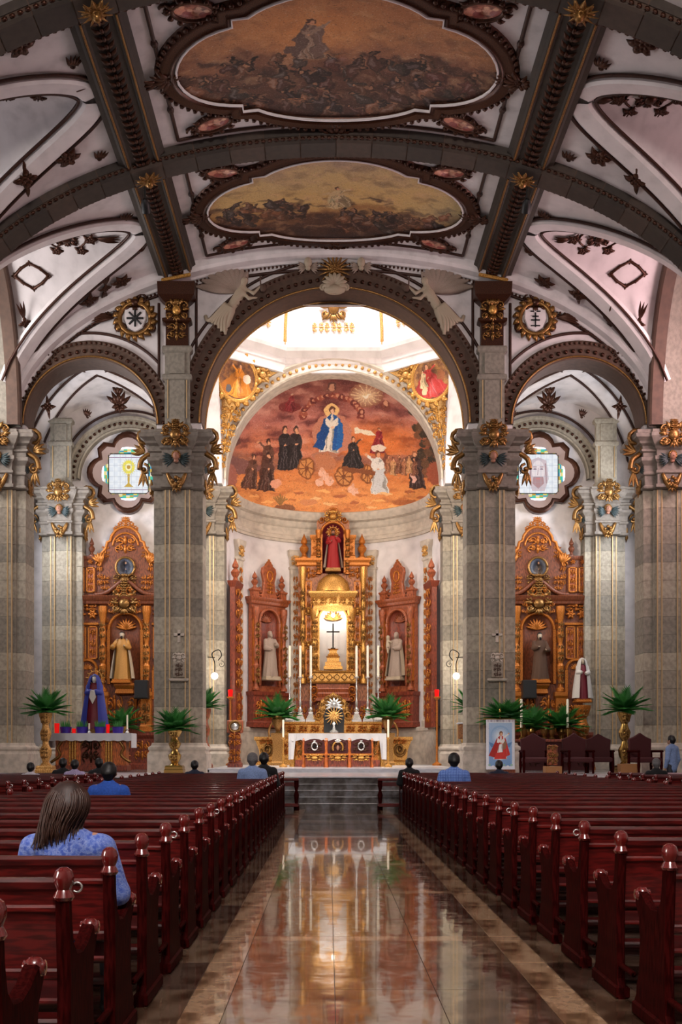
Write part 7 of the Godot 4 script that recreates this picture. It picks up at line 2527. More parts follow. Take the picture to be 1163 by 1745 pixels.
	for px in [494, 512, 530, 608, 627, 645]:
		var q := at(px, 1225, 42.95)
		var cs := thing("altar_candlestick", "tall silver candlestick on the gilded shelf, %s from the left" % ORD[i], "candlestick", Vector3(q.x, 2.69, -42.95), 0, "altar candlesticks")
		put(MB.new().stack(0.16, 0.14, V2([0.04, 0, 0.04, 0.08, -0.02, 0.2, -0.08, 0.34, -0.06, 0.4])), "foot", M.silver, cs)
		put(MB.new().lathe(V2([0.05, 0.38, 0.1, 0.46, 0.1, 0.52, 0.04, 0.6, 0.06, 0.8, 0.035, 0.9, 0.03, 1.3, 0.05, 1.4, 0.03, 1.46, 0.03, 1.72, 0.1, 1.8, 0.1, 1.84, 0.0, 1.84]), 12), "shaft", M.silver, cs)
		var cd := thing("altar_candle", "tall white candle in the %s silver candlestick from the left" % ORD[i], "candle", Vector3(q.x, 2.69 + 1.84, -42.95), 0, "altar candles")
		put(MB.new().lathe(V2([0, 0, 0.05, 0, 0.05, 1.24, 0.03, 1.26, 0, 1.26]), 12), "wax", M.wax, cd)
		put(MB.new().lathe(V2([0, 1.26, 0.005, 1.26, 0.005, 1.3, 0, 1.3]), 6), "wick", M.black, cd)
		i += 1
	# gold urns with ferns beside the shelf
	for s in [-1.0, 1.0]:
		var px := 474.0 if s < 0 else 661.0
		var q := at(px, 1235, 41.0)
		var ur := thing("gilt_urn", "gilded urn on a scrolled stand %s of the altar" % ["left" if s < 0 else "right"], "urn", Vector3(q.x, 0.947, -41.0), 0, "gilded urns")
		put(MB.new().stack(0.22, 0.22, V2([0.04, 0, 0.04, 0.1, 0, 0.16, -0.04, 0.8, 0.02, 1.1, 0.05, 1.16, 0.05, 1.24])), "stand", M.gilt, ur)
		put(MB.new().lathe(V2([0, 1.24, 0.14, 1.24, 0.08, 1.32, 0.12, 1.42, 0.22, 1.62, 0.24, 1.78, 0.2, 1.86, 0.24, 1.92, 0.2, 1.92, 0.1, 1.8, 0, 1.8]), 14), "bowl", M.gilt, ur)
		fern("green fern in the gilded urn %s of the altar" % ["left" if s < 0 else "right"], Vector3(q.x, 0.947 + 1.86, -41.0), 0.92, 24)
	# candles at the ends of the altar table
	for s in [-1.0, 1.0]:
		var q := at(483 if s < 0 else 662, 1300, 36.6)
		var cs := thing("floor_candlestick", "slim floor candlestick at the %s end of the altar table" % ["left" if s < 0 else "right"], "candlestick", Vector3(q.x, 0.947, -36.6), 0, "floor candlesticks by the altar")
		put(MB.new().lathe(V2([0, 0, 0.14, 0, 0.14, 0.05, 0.05, 0.1, 0.03, 0.2, 0.05, 0.4, 0.03, 0.5, 0.025, 0.95, 0.07, 1.0, 0.07, 1.03, 0, 1.03]), 10), "shaft", M.gilt_bright, cs)
		var cd := thing("altar_candle", "white candle at the %s end of the altar table" % ["left" if s < 0 else "right"], "candle", Vector3(q.x, 1.977, -36.6), 0, "altar candles")
		put(MB.new().lathe(V2([0, 0, 0.035, 0, 0.035, 0.6, 0, 0.62]), 10), "wax", M.wax, cd)

# ---------------------------------------------------------------- wall ornaments of the end wall, chapels, small things
func wall_things() -> void:
	# coats of arms on the side spandrels
	for s in [-1.0, 1.0]:
		var t := thing("coat_of_arms", "round gilded coat of arms on the %s spandrel, %s" % ["left", "with a black and white cross"] if s < 0 else "round gilded coat of arms on the right spandrel, with a double cross", "coat of arms", Vector3(s * 6.42 + 0.02, 15.42 - 0.05, -33.95))
		var mb := MB.new()
		for i in 18:
			var a := TAU * i / 18
			mb.lobe(Vector3(cos(a) * 0.46, sin(a) * 0.46, 0), Vector3(cos(a + 0.25) * 0.74, sin(a + 0.25) * 0.74, 0), 0.1, 0.12)
		mb.tube(arc_points(Vector3(0, 0, 0.08), 0.5, 0, TAU, 28), 0.08, 6)
		put(mb, "wreath", M.gilt, t)
		mb = MB.new()
		mb.cartouche(0.8, 0.6, T(0, 0.52, 0.06)).volute(Vector3(-0.5, -0.3, 0.06), 0.2, 1.2, 1, 0, 0.06).volute(Vector3(0.5, -0.3, 0.06), 0.2, 1.2, -1, PI, 0.06)
		put(mb, "crest_scroll", M.carving_dark, t)
		put(MB.new().poly(V2([-0.34, 0.36, 0.34, 0.36, 0.36, 0, 0.24, -0.3, 0, -0.44, -0.24, -0.3, -0.36, 0]), 0.1, T(), 0.03), "shield", M.plaster, t)
		mb = MB.new()
		if s < 0:
			for i in 4:
				var a := i * PI / 4
				mb.tube(PackedVector3Array([Vector3(cos(a) * -0.27, sin(a) * -0.27, 0.11), Vector3(cos(a) * 0.27, sin(a) * 0.27, 0.11)]), 0.035, 5)
		else:
			mb.box(Vector3(0, -0.05, 0.11), Vector3(0.04, 0.46, 0.03)).box(Vector3(0, 0.06, 0.11), Vector3(0.2, 0.04, 0.03)).box(Vector3(0, -0.06, 0.11), Vector3(0.28, 0.04, 0.03)).box(Vector3(0.1, 0.22, 0.11), Vector3(0.12, 0.04, 0.03)).box(Vector3(-0.1, 0.22, 0.11), Vector3(0.12, 0.04, 0.03)).box(Vector3(0, -0.24, 0.11), Vector3(0.3, 0.03, 0.03))
		put(mb, "emblem", M.black, t)
		mb = MB.new()
		mb.fan(Vector3(s * 0.7, 0.05, 0.03), 0.75, 5, (PI if s < 0 else 0.0) - 0.3 * s, (PI if s < 0 else 0.0) + 0.2 * s, 0.07).volute(Vector3(s * 0.95, 0.16, 0.03), 0.16, 1.2, -s, PI, 0.05)
		put(mb, "leaf_spray", M.carving_dark, t)
	# relief angels in the spandrels of the main arch
	for s in [-1.0, 1.0]:
		var t := thing("relief_angel", "grey relief of a winged angel in the %s spandrel of the main arch" % ["left" if s < 0 else "right"], "relief", Vector3(s * 3.1, 16.05, -33.98))
		t.scale = Vector3(1.18, 1.12, 1.0)
		var k: float = -s
		var f := Fig.new()
		f.bone(Vector3(k * -0.25, -0.35, 0.05), Vector3(k * 0.05, 0.1, 0.07), 0.13, 0.15).bone(Vector3(k * 0.05, 0.1, 0.07), Vector3(k * 0.12, 0.28, 0.1), 0.13, 0.1).bone(Vector3(k * 0.17, 0.44, 0.13), Vector3(k * 0.18, 0.47, 0.13), 0.095, 0.1).bone(Vector3(k * 0.13, 0.3, 0.1), Vector3(k * 0.16, 0.4, 0.12), 0.05, 0.05)
		f.bone(Vector3(k * 0.2, 0.24, 0.12), Vector3(k * 0.42, 0.1, 0.14), 0.055, 0.045).bone(Vector3(k * 0.42, 0.1, 0.14), Vector3(k * 0.62, 0.3, 0.14), 0.045, 0.035)
		f.bone(Vector3(k * 0.06, 0.2, 0.14), Vector3(k * 0.3, -0.05, 0.16), 0.055, 0.045).bone(Vector3(k * 0.3, -0.05, 0.16), Vector3(k * 0.5, -0.02, 0.14), 0.045, 0.035)
		f.bone(Vector3(k * -0.25, -0.35, 0.05), Vector3(k * -0.6, -0.75, 0.05), 0.13, 0.08).bone(Vector3(k * -0.2, -0.4, 0.08), Vector3(k * -0.35, -0.95, 0.05), 0.12, 0.06)
		inst(f.build(0.035, 0.05, [], MB.new()).mesh(), "figure", M.ivory, t)
		var mb := MB.new()
		for i in 9:
			var a := 0.15 + i * 0.24
			var e := Vector3(-k * cos(a) * (1.15 - i * 0.06), sin(a) * (0.9 - i * 0.03), 0)
			mb.lobe(Vector3(k * -0.05, 0.2, 0), Vector3(k * -0.05, 0.2, 0.0) + e, 0.16, 0.1)
		put(mb, "wing", M.grey_paint, t)
		mb = MB.new()
		for i in 7:
			mb.tube(smooth(V3([k * (-0.15 - i * 0.03), -0.3 + i * 0.02, 0.16, k * (-0.35 - i * 0.07), -0.6 - i * 0.01, 0.14, k * (-0.35 - i * 0.09), -1.05 + i * 0.09, 0.05])), 0.055, 5)
		put(mb, "drapery", M.ivory, t)
		mb = MB.new()
		for i in 5:
			mb.ell(Vector3(k * (0.16 + cos(i) * 0.06), 0.52 + sin(i * 1.3) * 0.05, 0.1), Vector3.ONE * 0.06, 6, 4)
		mb.ell(Vector3(k * 0.68, 0.26, 0.12), Vector3(0.1, 0.12, 0.1)).tube(PackedVector3Array([Vector3(k * 0.62, 0.3, 0.14), Vector3(k * 0.6, 0.62, 0.12)]), 0.02, 5)
		put(mb, "hair_and_lamp", M.stone_dark, t)
	# keystone: sunburst over a pale shell
	var t := thing("keystone_sunburst", "gilded sunburst over a pale shell at the crown of the main arch", "keystone", Vector3(0, 17.0, -33.86))
	var mb := MB.new()
	mb.fan(Vector3(0, -0.1, 0.06), 0.55, 18, 0, TAU * 17 / 18, 0.045).rosette(0.24, 8, T(0, -0.1, 0.1))
	put(mb, "sunburst", M.gilt, t)
	mb = MB.new()
	mb.fan(Vector3(0, -0.62, 0.1), 0.42, 9, PI * -0.05, PI * 1.05, 0.1).ell(Vector3(0, -0.75, 0.1), Vector3(0.36, 0.16, 0.16), 12, 6).volute(Vector3(-0.36, -0.7, 0.1), 0.13, 1.2, 1, 0, 0.05).volute(Vector3(0.36, -0.7, 0.1), 0.13, 1.2, -1, PI, 0.05)
	put(mb, "shell", M.ivory, t)
	for s in [-1.0, 1.0]:
		var n := node("cherub", t, T(s * 0.85, 0.12, 0.0))
		inst(G.cherub_head, "face", M.ivory, n)
		inst(G.cherub_wings, "wing", M.grey_paint, n, T(0, -0.05, 0, 0.7))
	# painted medallions on the pendentives
	for s in [-1.0, 1.0]:
		var md := thing("pendentive_medallion", "round medallion with %s figure on the %s pendentive" % ["an orange", "left"] if s < 0 else "round medallion with a red figure on the right pendentive", "medallion", at(403 if s < 0 else 737, 645, 40.0))
		md.rotation.y = -s * 0.62
		md.rotation.x = 0.2
		inst(G.oval, "picture", M["medallion_%d" % (0 if s < 0 else 1)], md, TS(0, 0, 0.06, 1.6, 2.6, 1))
		put(MB.new().tube(arc_points(Vector3(0, 0, 0.05), 0.84, 0, TAU, 32, 0.82), 0.09, 6), "frame", M.gilt_bright, md)
		mb = MB.new()
		for i in 16:
			var a := TAU * i / 16
			mb.lobe(Vector3(cos(a) * 0.85, sin(a) * 0.82, 0), Vector3(cos(a + 0.2) * 1.1, sin(a + 0.2) * 1.06, 0), 0.12, 0.1)
		put(mb, "wreath", M.gilt_bright, md)
		for k in 4:
			carved(md, "carve_square", "gilt_carving", "gilt_bright", s * (0.0 - 0.25 * k) * -0.2, -1.3 - k * 0.6, -0.15 - k * 0.05, 0.9 - k * 0.15, 0.6)
		carved(md, "cartouche", "top_scroll", "gilt_pale", -s * 1.1, 0.35, 0.0, 0.8, 0.6)
	# leaded windows of the chapels in their lobed frames
	for s in [-1.0, 1.0]:
		var c := Vector3(s * 8.13, 12.5, -41.98)
		var w := setting("window_%d" % (20 if s < 0 else 21))
		w.position = c
		var q := PackedVector2Array()
		for i in 4:
			var a0 := i * PI / 2
			for j in 9:
				var b := lerpf(-0.98, 0.98, j / 8.0)
				q.append(Vector2(1.0 + 0.62 * cos(b * 1.35), 0.62 * sin(b * 1.35)).rotated(a0))
			q.append(Vector2(1.2, 0.95).rotated(a0))
			q.append(Vector2(0.95, 1.2).rotated(a0))
		var m := q.size()
		var rows := [[1.0, 0.02], [1.0, 0.3], [0.94, 0.34], [0.9, 0.28], [0.86, 0.26]]
		mb = MB.new()
		for r in rows.size() - 1:
			var p := PackedVector3Array()
			for j in 2:
				for i in m + 1:
					var e := q[i % m] * float(rows[r + j][0])
					p.append(Vector3(e.x, e.y, rows[r + j][1]))
			mb.grid(p, m + 1, 2)
		put(mb, "lobed_frame", M.carving_dark, w)
		# splayed reveal down to the glass
		var g := PackedVector2Array()
		for i in m:
			var e := q[i]
			g.append(Vector2(clampf(e.x * 0.66, -1.0, 1.0), clampf(e.y * 0.66, -1.0, 1.0)))
		mb = MB.new()
		var p := PackedVector3Array()
		for i in m + 1:
			p.append(Vector3(q[i % m].x * 0.86, q[i % m].y * 0.86, 0.26))
		for i in m + 1:
			p.append(Vector3(g[i % m].x, g[i % m].y, 0.06))
		mb.grid(p, m + 1, 2)
		put(mb, "splay", M.veil_grey, w)
		mb = MB.new()
		mb.grid(PackedVector3Array([Vector3(-0.78, 0.78, 0.08), Vector3(0.78, 0.78, 0.08), Vector3(-0.78, -0.78, 0.08), Vector3(0.78, -0.78, 0.08)]), 2, 2)
		put(mb, "centre_pane", M["glass_%d" % (0 if s < 0 else 1)], w)
		for i in 4:
			var b := Transform3D(Basis(Vector3(0, 0, 1), i * PI / 2), Vector3.ZERO)
			mb = MB.new()
			mb.grid(PackedVector3Array([b * Vector3(-0.78, 0.98, 0.085), b * Vector3(0.98, 0.98, 0.085), b * Vector3(-0.78, 0.79, 0.085), b * Vector3(0.98, 0.79, 0.085)]), 2, 2)
			put(mb, "border_pane", M.glass_border, w)
			mb = MB.new()
			mb.poly(PackedVector2Array(Array(arc_points(Vector3(0, 0.98, 0), 0.36, 0, PI, 12)).map(func(e): return Vector2(e.x, e.y))), 0.02, b * T(0, 0, 0.07))
			put(mb, "lobe_pane", M.window_day, w)
		mb = MB.new()
		mb.box(Vector3(0, 0.785, 0.1), Vector3(1.6, 0.03, 0.02)).box(Vector3(0, -0.785, 0.1), Vector3(1.6, 0.03, 0.02)).box(Vector3(0.785, 0, 0.1), Vector3(0.03, 1.6, 0.02)).box(Vector3(-0.785, 0, 0.1), Vector3(0.03, 1.6, 0.02))
		put(mb, "lead_bar", M.iron, w)
	# stations on the piers: a small cross over a framed relief; scrolled lamp brackets
	for s in [-1.0, 1.0]:
		var x := -4.98 if s < 0 else 5.2
		var side := "left" if s < 0 else "right"
		var cr := thing("wall_cross", "small stone cross fixed to the %s pier" % side, "cross", Vector3(x, 5.18, -33.8))
		put(MB.new().box(Vector3(0, 0, 0), Vector3(0.09, 0.4, 0.06), 0.01), "upright", M.stone_pale, cr)
		put(MB.new().box(Vector3(0, 0.05, 0), Vector3(0.34, 0.09, 0.06), 0.01), "crossbar", M.stone_pale, cr)
		var pl := thing("wall_plaque", "small dark relief on a stone bracket on the %s pier" % side, "plaque", Vector3(x, 4.1, -33.84))
		put(MB.new().box(Vector3(0, 0, 0.06), Vector3(0.36, 0.5, 0.1), 0.02), "frame", M.stone_0, pl)
		put(MB.new().carve(0.28, 0.42, 5, 0.03, T(0, 0, 0.11)), "relief", M.stone_dark, pl)
		put(MB.new().stack(0.26, 0.1, V2([0, 0, 0.04, 0.03, 0.05, 0.08]), T(0, -0.36, 0.08)), "ledge", M.stone_pale, pl)
		put(MB.new().cartouche(0.44, 0.34, T(0, 0.38, 0.06)), "crest", M.stone_pale, pl)
		var lx := -4.08 if s < 0 else 4.42
		var q := at(366 if s < 0 else 778, 1152, 40.2)
		var lm := thing("bracket_lamp", "white globe lamp under a scrolled iron bracket, %s of the apse" % side, "lamp", q, 0, "bracket lamps")
		put(MB.new().ell(Vector3.ZERO, Vector3(0.13, 0.13, 0.13), 14, 10), "globe_lamp", M.bulb_lamp, lm)
		var ir := MB.new()
		ir.tube(smooth(V3([0, 0.14, 0, 0, 0.5, 0, s * 0.1, 0.85, 0, s * -0.15, 1.0, -0.05, s * -0.25, 0.8, -0.1, s * -0.12, 0.6, -0.1])), 0.02, 5)
		ir.volute(Vector3(s * -0.25, 0.45, -0.05), 0.14, 1.3, s, PI / 2, 0.015)
		ir.tube(PackedVector3Array([Vector3(0, 0.7, 0), Vector3(s * 0.3, 0.75, -0.35)]), 0.02, 5)
		put(ir, "bracket", M.iron, lm)
		var l := OmniLight3D.new()
		l.name = numbered("bracket_lamp_glow")
		l.position = q
		l.light_energy = 0.9
		l.light_size = 0.1
		l.omni_range = 40.0
		l.light_color = Color(1, 0.96, 0.9)
		l.shadow_enabled = true
		add_child(l)
		var sp := thing("loudspeaker", "small black loudspeaker on the %s side altarpiece" % side, "loudspeaker", at(242 if s < 0 else 902, 1175, 40.9))
		put(MB.new().box(Vector3.ZERO, Vector3(0.52, 0.72, 0.4), 0.02), "cabinet", M.black, sp)
		put(MB.new().box(Vector3(0, 0, 0.205), Vector3(0.46, 0.64, 0.02)), "grille", M.grille, sp)

func pedestal(called: String, label: String, x: float, d: float, y0: float, h: float, r: float, mat: String) -> void:
	var t := thing(called, label, "pedestal", Vector3(x, y0, -d))
	put(MB.new().stack(r * 1.3, r * 1.3, V2([0.02, 0, 0.02, 0.1, 0, 0.13, 0, 0.2, -0.03, 0.24]), T()), "foot", M[mat], t)
	var prof := PackedVector2Array()
	for q in [[0.9, 0.0], [0.9, 0.02], [0.5, 0.08], [0.9, 0.2], [1.0, 0.3], [0.55, 0.4], [0.45, 0.46], [0.75, 0.52], [0.95, 0.62], [0.6, 0.72], [0.5, 0.78], [0.8, 0.84], [1.1, 0.96], [1.1, 1.0], [0.0, 1.0]]:
		prof.append(Vector2(q[0] * r, 0.22 + q[1] * (h - 0.22)))
	put(MB.new().lathe(prof, 14), "turned_shaft", M[mat], t)
	for k in 3:
		inst(G.carve_2, "leaf_carving", M.gilt, t, TS(0, 0.22 + (h - 0.22) * (0.25 + 0.33 * k), r * 0.85, r * 2.6, h * 0.2, 0.8))

func left_chapel() -> void:
	side_altarpiece("carved orange-brown wooden altarpiece with niches in the left chapel", -8.2, 0)
	statue("bishop_statue", "statue in a cream and gold robe in the left altarpiece niche", Vector3(-8.3, 4.28, -41.45), 1.95, {"skin": M.ivory, "robe": M.robe_gold, "mantle": M.ivory, "hair": M.hair_brown}, [Vector3(-0.28, 1.15, 0.18), Vector3(0.15, 1.15, 0.22)], {"beard": true})
	# table with a white cloth, the statue in blue on it
	var c := at(156, 1305, 36.2)
	var t := thing("side_table", "orange wooden altar table with carved front in the left chapel", "table", Vector3(c.x, 0.815, -36.4))
	put(MB.new().box(Vector3(0, 1.24, 0), Vector3(2.76, 0.08, 0.9), 0.02), "table_top", M.orange_wood, t)
	put(MB.new().box(Vector3(0, 0.1, 0), Vector3(2.5, 0.2, 0.7), 0.02), "plinth", M.retablo_red, t)
	for s in [-1.0, 1.0]:
		put(MB.new().box(Vector3(s * 0.78, 0.7, 0.05), Vector3(0.86, 1.02, 0.5)), "front_panel", M.orange_wood, t)
		for k in 3:
			put(MB.new().tube(PackedVector3Array([Vector3(s * 0.62 + k * 0.09 - 0.09, 0.3, 0.32), Vector3(s * 0.62 + k * 0.09 - 0.09, 1.1, 0.32)]), 0.04, 6), "gilt_reed", M.gilt_bright, t)
		put(MB.new().tube(smooth(V3([s * 1.32, 1.15, 0.33, s * 1.0, 1.05, 0.34, s * 1.12, 0.8, 0.34, s * 1.05, 0.55, 0.34, s * 1.36, 0.3, 0.33])), 0.05), "scroll_edge", M.gilt, t)
	put(MB.new().box(Vector3(0, 0.7, 0.0), Vector3(0.74, 1.0, 0.5)), "centre_panel", M.retablo_red, t)
	carved(t, "carve_square", "centre_carving", "carving_dark", 0, 0.7, 0.26, 0.66, 0.85)
	put(MB.new().tube(arc_points(Vector3(0, 0.8, 0.28), 0.36, 0, PI, 16), 0.035, 5), "centre_arch", M.gilt, t)
	var cl := thing("table_cloth", "white cloth on the orange table in the left chapel", "tablecloth", Vector3(c.x, 2.095, -36.4))
	put(MB.new().box(Vector3(0, 0.008, 0), Vector3(2.84, 0.016, 0.96)), "top_sheet", M.linen, cl)
	var w := PackedVector3Array()
	for j in 2:
		for i in 41:
			w.append(Vector3(lerpf(-1.42, 1.42, i / 40.0), [0.0, -0.22 - 0.04 * absf(sin(i * 0.7))][j], 0.485 + 0.015 * sin(i) * j))
	put(MB.new().grid(w, 41, 2), "front_fall", M.linen, cl)
	for s in [-1.0, 1.0]:
		put(MB.new().box(Vector3(s * 1.42, -0.24, 0), Vector3(0.012, 0.48, 0.96)), "end_fall", M.linen, cl)
	var v := statue("mourning_virgin", "statue of a woman in a blue mantle and crimson gown on the white cloth", Vector3(c.x + 0.04, 2.24, -36.5), 1.92, {"skin": M.robe_white, "robe": M.robe_crimson, "mantle": M.robe_blue, "hair": M.hair_black, "base": M.gilt}, [Vector3(-0.04, 1.15, 0.24), Vector3(0.04, 1.15, 0.24)], {"mantle_top": 1.66, "halo": true})
	put(MB.new().poly(V2([-0.06, 1.2, 0.06, 1.2, 0.1, 0.98, 0, 0.78, -0.1, 0.98]), 0.03, T(0, 0, 0.27)), "handkerchief", M.robe_white, v)
	var i := 0
	for px in [112, 140, 171, 201]:
		var q := at(px, 1249, 36.15)
		var po := thing("grass_pot", "purple-wrapped pot of green grass on the cloth, %s from the left" % ORD[i], "plant", Vector3(q.x, 2.112, -36.15), 0, "purple pots of grass")
		put(MB.new().lathe(V2([0, 0, 0.17, 0, 0.2, 0.2, 0.22, 0.22, 0.18, 0.22, 0, 0.2]), 12), "pot", M.purple, po)
		var gm := MB.new()
		var g := RandomNumberGenerator.new()
		g.seed = i
		for k in 46:
			var a := g.randf() * TAU
			var r := sqrt(g.randf()) * 0.16
			var b := Vector3(cos(a) * r, 0.2, sin(a) * r)
			var tip := b + Vector3(cos(a) * 0.05, 0.2 + g.randf() * 0.08, sin(a) * 0.05)
			gm.tri(b + Vector3(-0.014, 0, 0), b + Vector3(0.014, 0, 0), tip)
			gm.tri(b + Vector3(0, 0, -0.014), b + Vector3(0, 0, 0.014), tip)
		put(gm, "grass", M.leaf_2, po).set_meta("kind", "stuff")
		i += 1
	i = 0
	for a in [[97, 0.09, 0.34], [126, 0.07, 0.16], [184, 0.06, 0.3]]:
		var q := at(a[0], 1249, 36.05)
		var vo := thing("votive_candle", "red glass votive candle on the white cloth, %s from the left" % ORD[i], "candle", Vector3(q.x, 2.112, -36.05), 0, "red votive candles")
		put(MB.new().lathe(V2([0, 0, a[1] * 0.85, 0, a[1], a[2], a[1] * 0.9, a[2], a[1] * 0.8, 0.04, 0, 0.04]), 12), "glass", M.votive, vo)
		put(MB.new().lathe(V2([0, 0.04, a[1] * 0.7, 0.04, a[1] * 0.7, a[2] * 0.6, 0, a[2] * 0.6]), 8), "wax", M.wax, vo)
		i += 1
	for a in [[217, 1249, 0.62, "white candle at the right end of the white cloth"], [152, 1249, 0.34, "short silver candlestick before the blue statue"]]:
		var q := at(a[0], a[1], 36.05)
		var cd := thing("table_candle", a[3], "candle", Vector3(q.x, 2.112, -36.05))
		put(MB.new().lathe(V2([0, 0, 0.08, 0, 0.08, 0.03, 0.03, 0.08, 0.05, 0.12, 0.05, 0.15, 0, 0.15]), 10), "holder", M.silver, cd)
		put(MB.new().lathe(V2([0, 0.15, 0.03, 0.15, 0.03, a[2], 0, a[2]]), 8), "wax", M.wax, cd)
	fern("green fern on the left altarpiece behind the table", at(208, 1238, 40.4), 0.8, 20)
	vase("flower_vase", "small brass vase under the fern of the left altarpiece", "vase", at(208, 1262, 40.4), V2([0, 0, 0.16, 0, 0.08, 0.08, 0.1, 0.2, 0.2, 0.4, 0.22, 0.55, 0.16, 0.62]), M.brass)
	var q := at(78, 1300, 32.7)
	pedestal("fern_stand", "tall pale gilded stand at the far left", q.x, 32.7, 0.815, 1.86, 0.19, "gilt_pale")
	fern("green fern on the tall gilded stand at the far left", Vector3(q.x, 2.7, -32.7), 0.74, 26)
	q = at(298, 1320, 32.9)
	pedestal("fern_stand", "gilded turned stand before the left pier", q.x, 32.9, 0.815, 1.34, 0.21, "brass")
	fern("broad green fern on the stand before the left pier", Vector3(q.x, 2.16, -32.9), 0.74, 30)
	fern("green fern half hidden behind the left pier", Vector3(-4.6, 3.05, -37.6), 0.72, 20)
	pedestal("fern_stand", "stand half hidden behind the left pier", -4.6, 37.6, 0.815, 2.2, 0.2, "retablo")
	# carved post with a round reliquary and a red lamp
	for s in [-1.0, 1.0]:
		var cp := at(401 if s < 0 else 793, 1320, 36.6)
		if s < 0:
			var po := thing("carved_post", "carved wooden post with a round silver disc left of the altar", "stand", Vector3(cp.x, 0.947, -36.6))
			put(MB.new().stack(0.2, 0.18, V2([0.05, 0, 0.05, 0.12, 0, 0.18, -0.05, 0.5, 0.02, 0.9, -0.04, 1.1, 0.0, 1.2])), "shaft", M.retablo_red, po)
			for k in 2:
				carved(po, "carve_square", "carving", "retablo_gold", 0, 0.4 + k * 0.55, 0.2, 0.46, 0.5)
			put(MB.new().box(Vector3(0, 1.4, 0), Vector3(0.56, 0.44, 0.2), 0.03), "head", M.retablo, po)
			put(MB.new().tube(arc_points(Vector3(0, 1.4, 0.12), 0.19, 0, TAU, 20), 0.045, 6), "ring", M.gilt, po)
			put(MB.new().ell(Vector3(0, 1.4, 0.1), Vector3(0.15, 0.15, 0.05), 14, 6), "disc", M.silver, po)
		var rp := at(393 if s < 0 else 745, 1182, 40.6)
		var rl := thing("sanctuary_lamp", "red sanctuary lamp on a slim post %s of the apse" % ["left" if s < 0 else "right"], "lamp", Vector3(rp.x, 0.947, -40.6), 0, "red sanctuary lamps")
		var hh := rp.y - 0.947
		put(MB.new().lathe(V2([0, 0, 0.18, 0, 0.18, 0.06, 0.05, 0.14, 0.035, 0.6, 0.06, 0.7, 0.035, 0.8, 0.03, hh - 0.25, 0.14, hh - 0.16, 0.14, hh - 0.12, 0, hh - 0.12]), 10), "post", M.retablo_gold, rl)
		put(MB.new().lathe(V2([0, hh - 0.12, 0.08, hh - 0.12, 0.1, hh + 0.14, 0.07, hh + 0.16, 0, hh + 0.16]), 12), "red_glass", M.votive, rl)

func armchair(label: String, pos: Vector3, turn: float) -> void:
	var t := thing("armchair", label, "chair", pos, turn, "dark red velvet armchairs")
	put(MB.new().poly(V2([-0.36, 0.45, -0.38, 1.05, -0.2, 1.12, 0, 1.24, 0.2, 1.12, 0.38, 1.05, 0.36, 0.45]), 0.09, T(0, 0, -0.34), 0.02), "backrest", M.upholstery, t)
	put(MB.new().box(Vector3(0, 0.42, 0), Vector3(0.72, 0.16, 0.66), 0.04), "seat", M.upholstery, t)
	for s in [-1.0, 1.0]:
		put(MB.new().box(Vector3(s * 0.39, 0.68, 0), Vector3(0.09, 0.07, 0.62), 0.02), "armrest", M.pew_end, t)
		for z in [-0.28, 0.28]:
			put(MB.new().lathe(V2([0, 0, 0.04, 0, 0.035, 0.1, 0.05, 0.25, 0.04, 0.5, 0.035, 0.66, 0, 0.66]), 8, T(s * 0.38, 0, z)), "leg", M.pew_end, t)

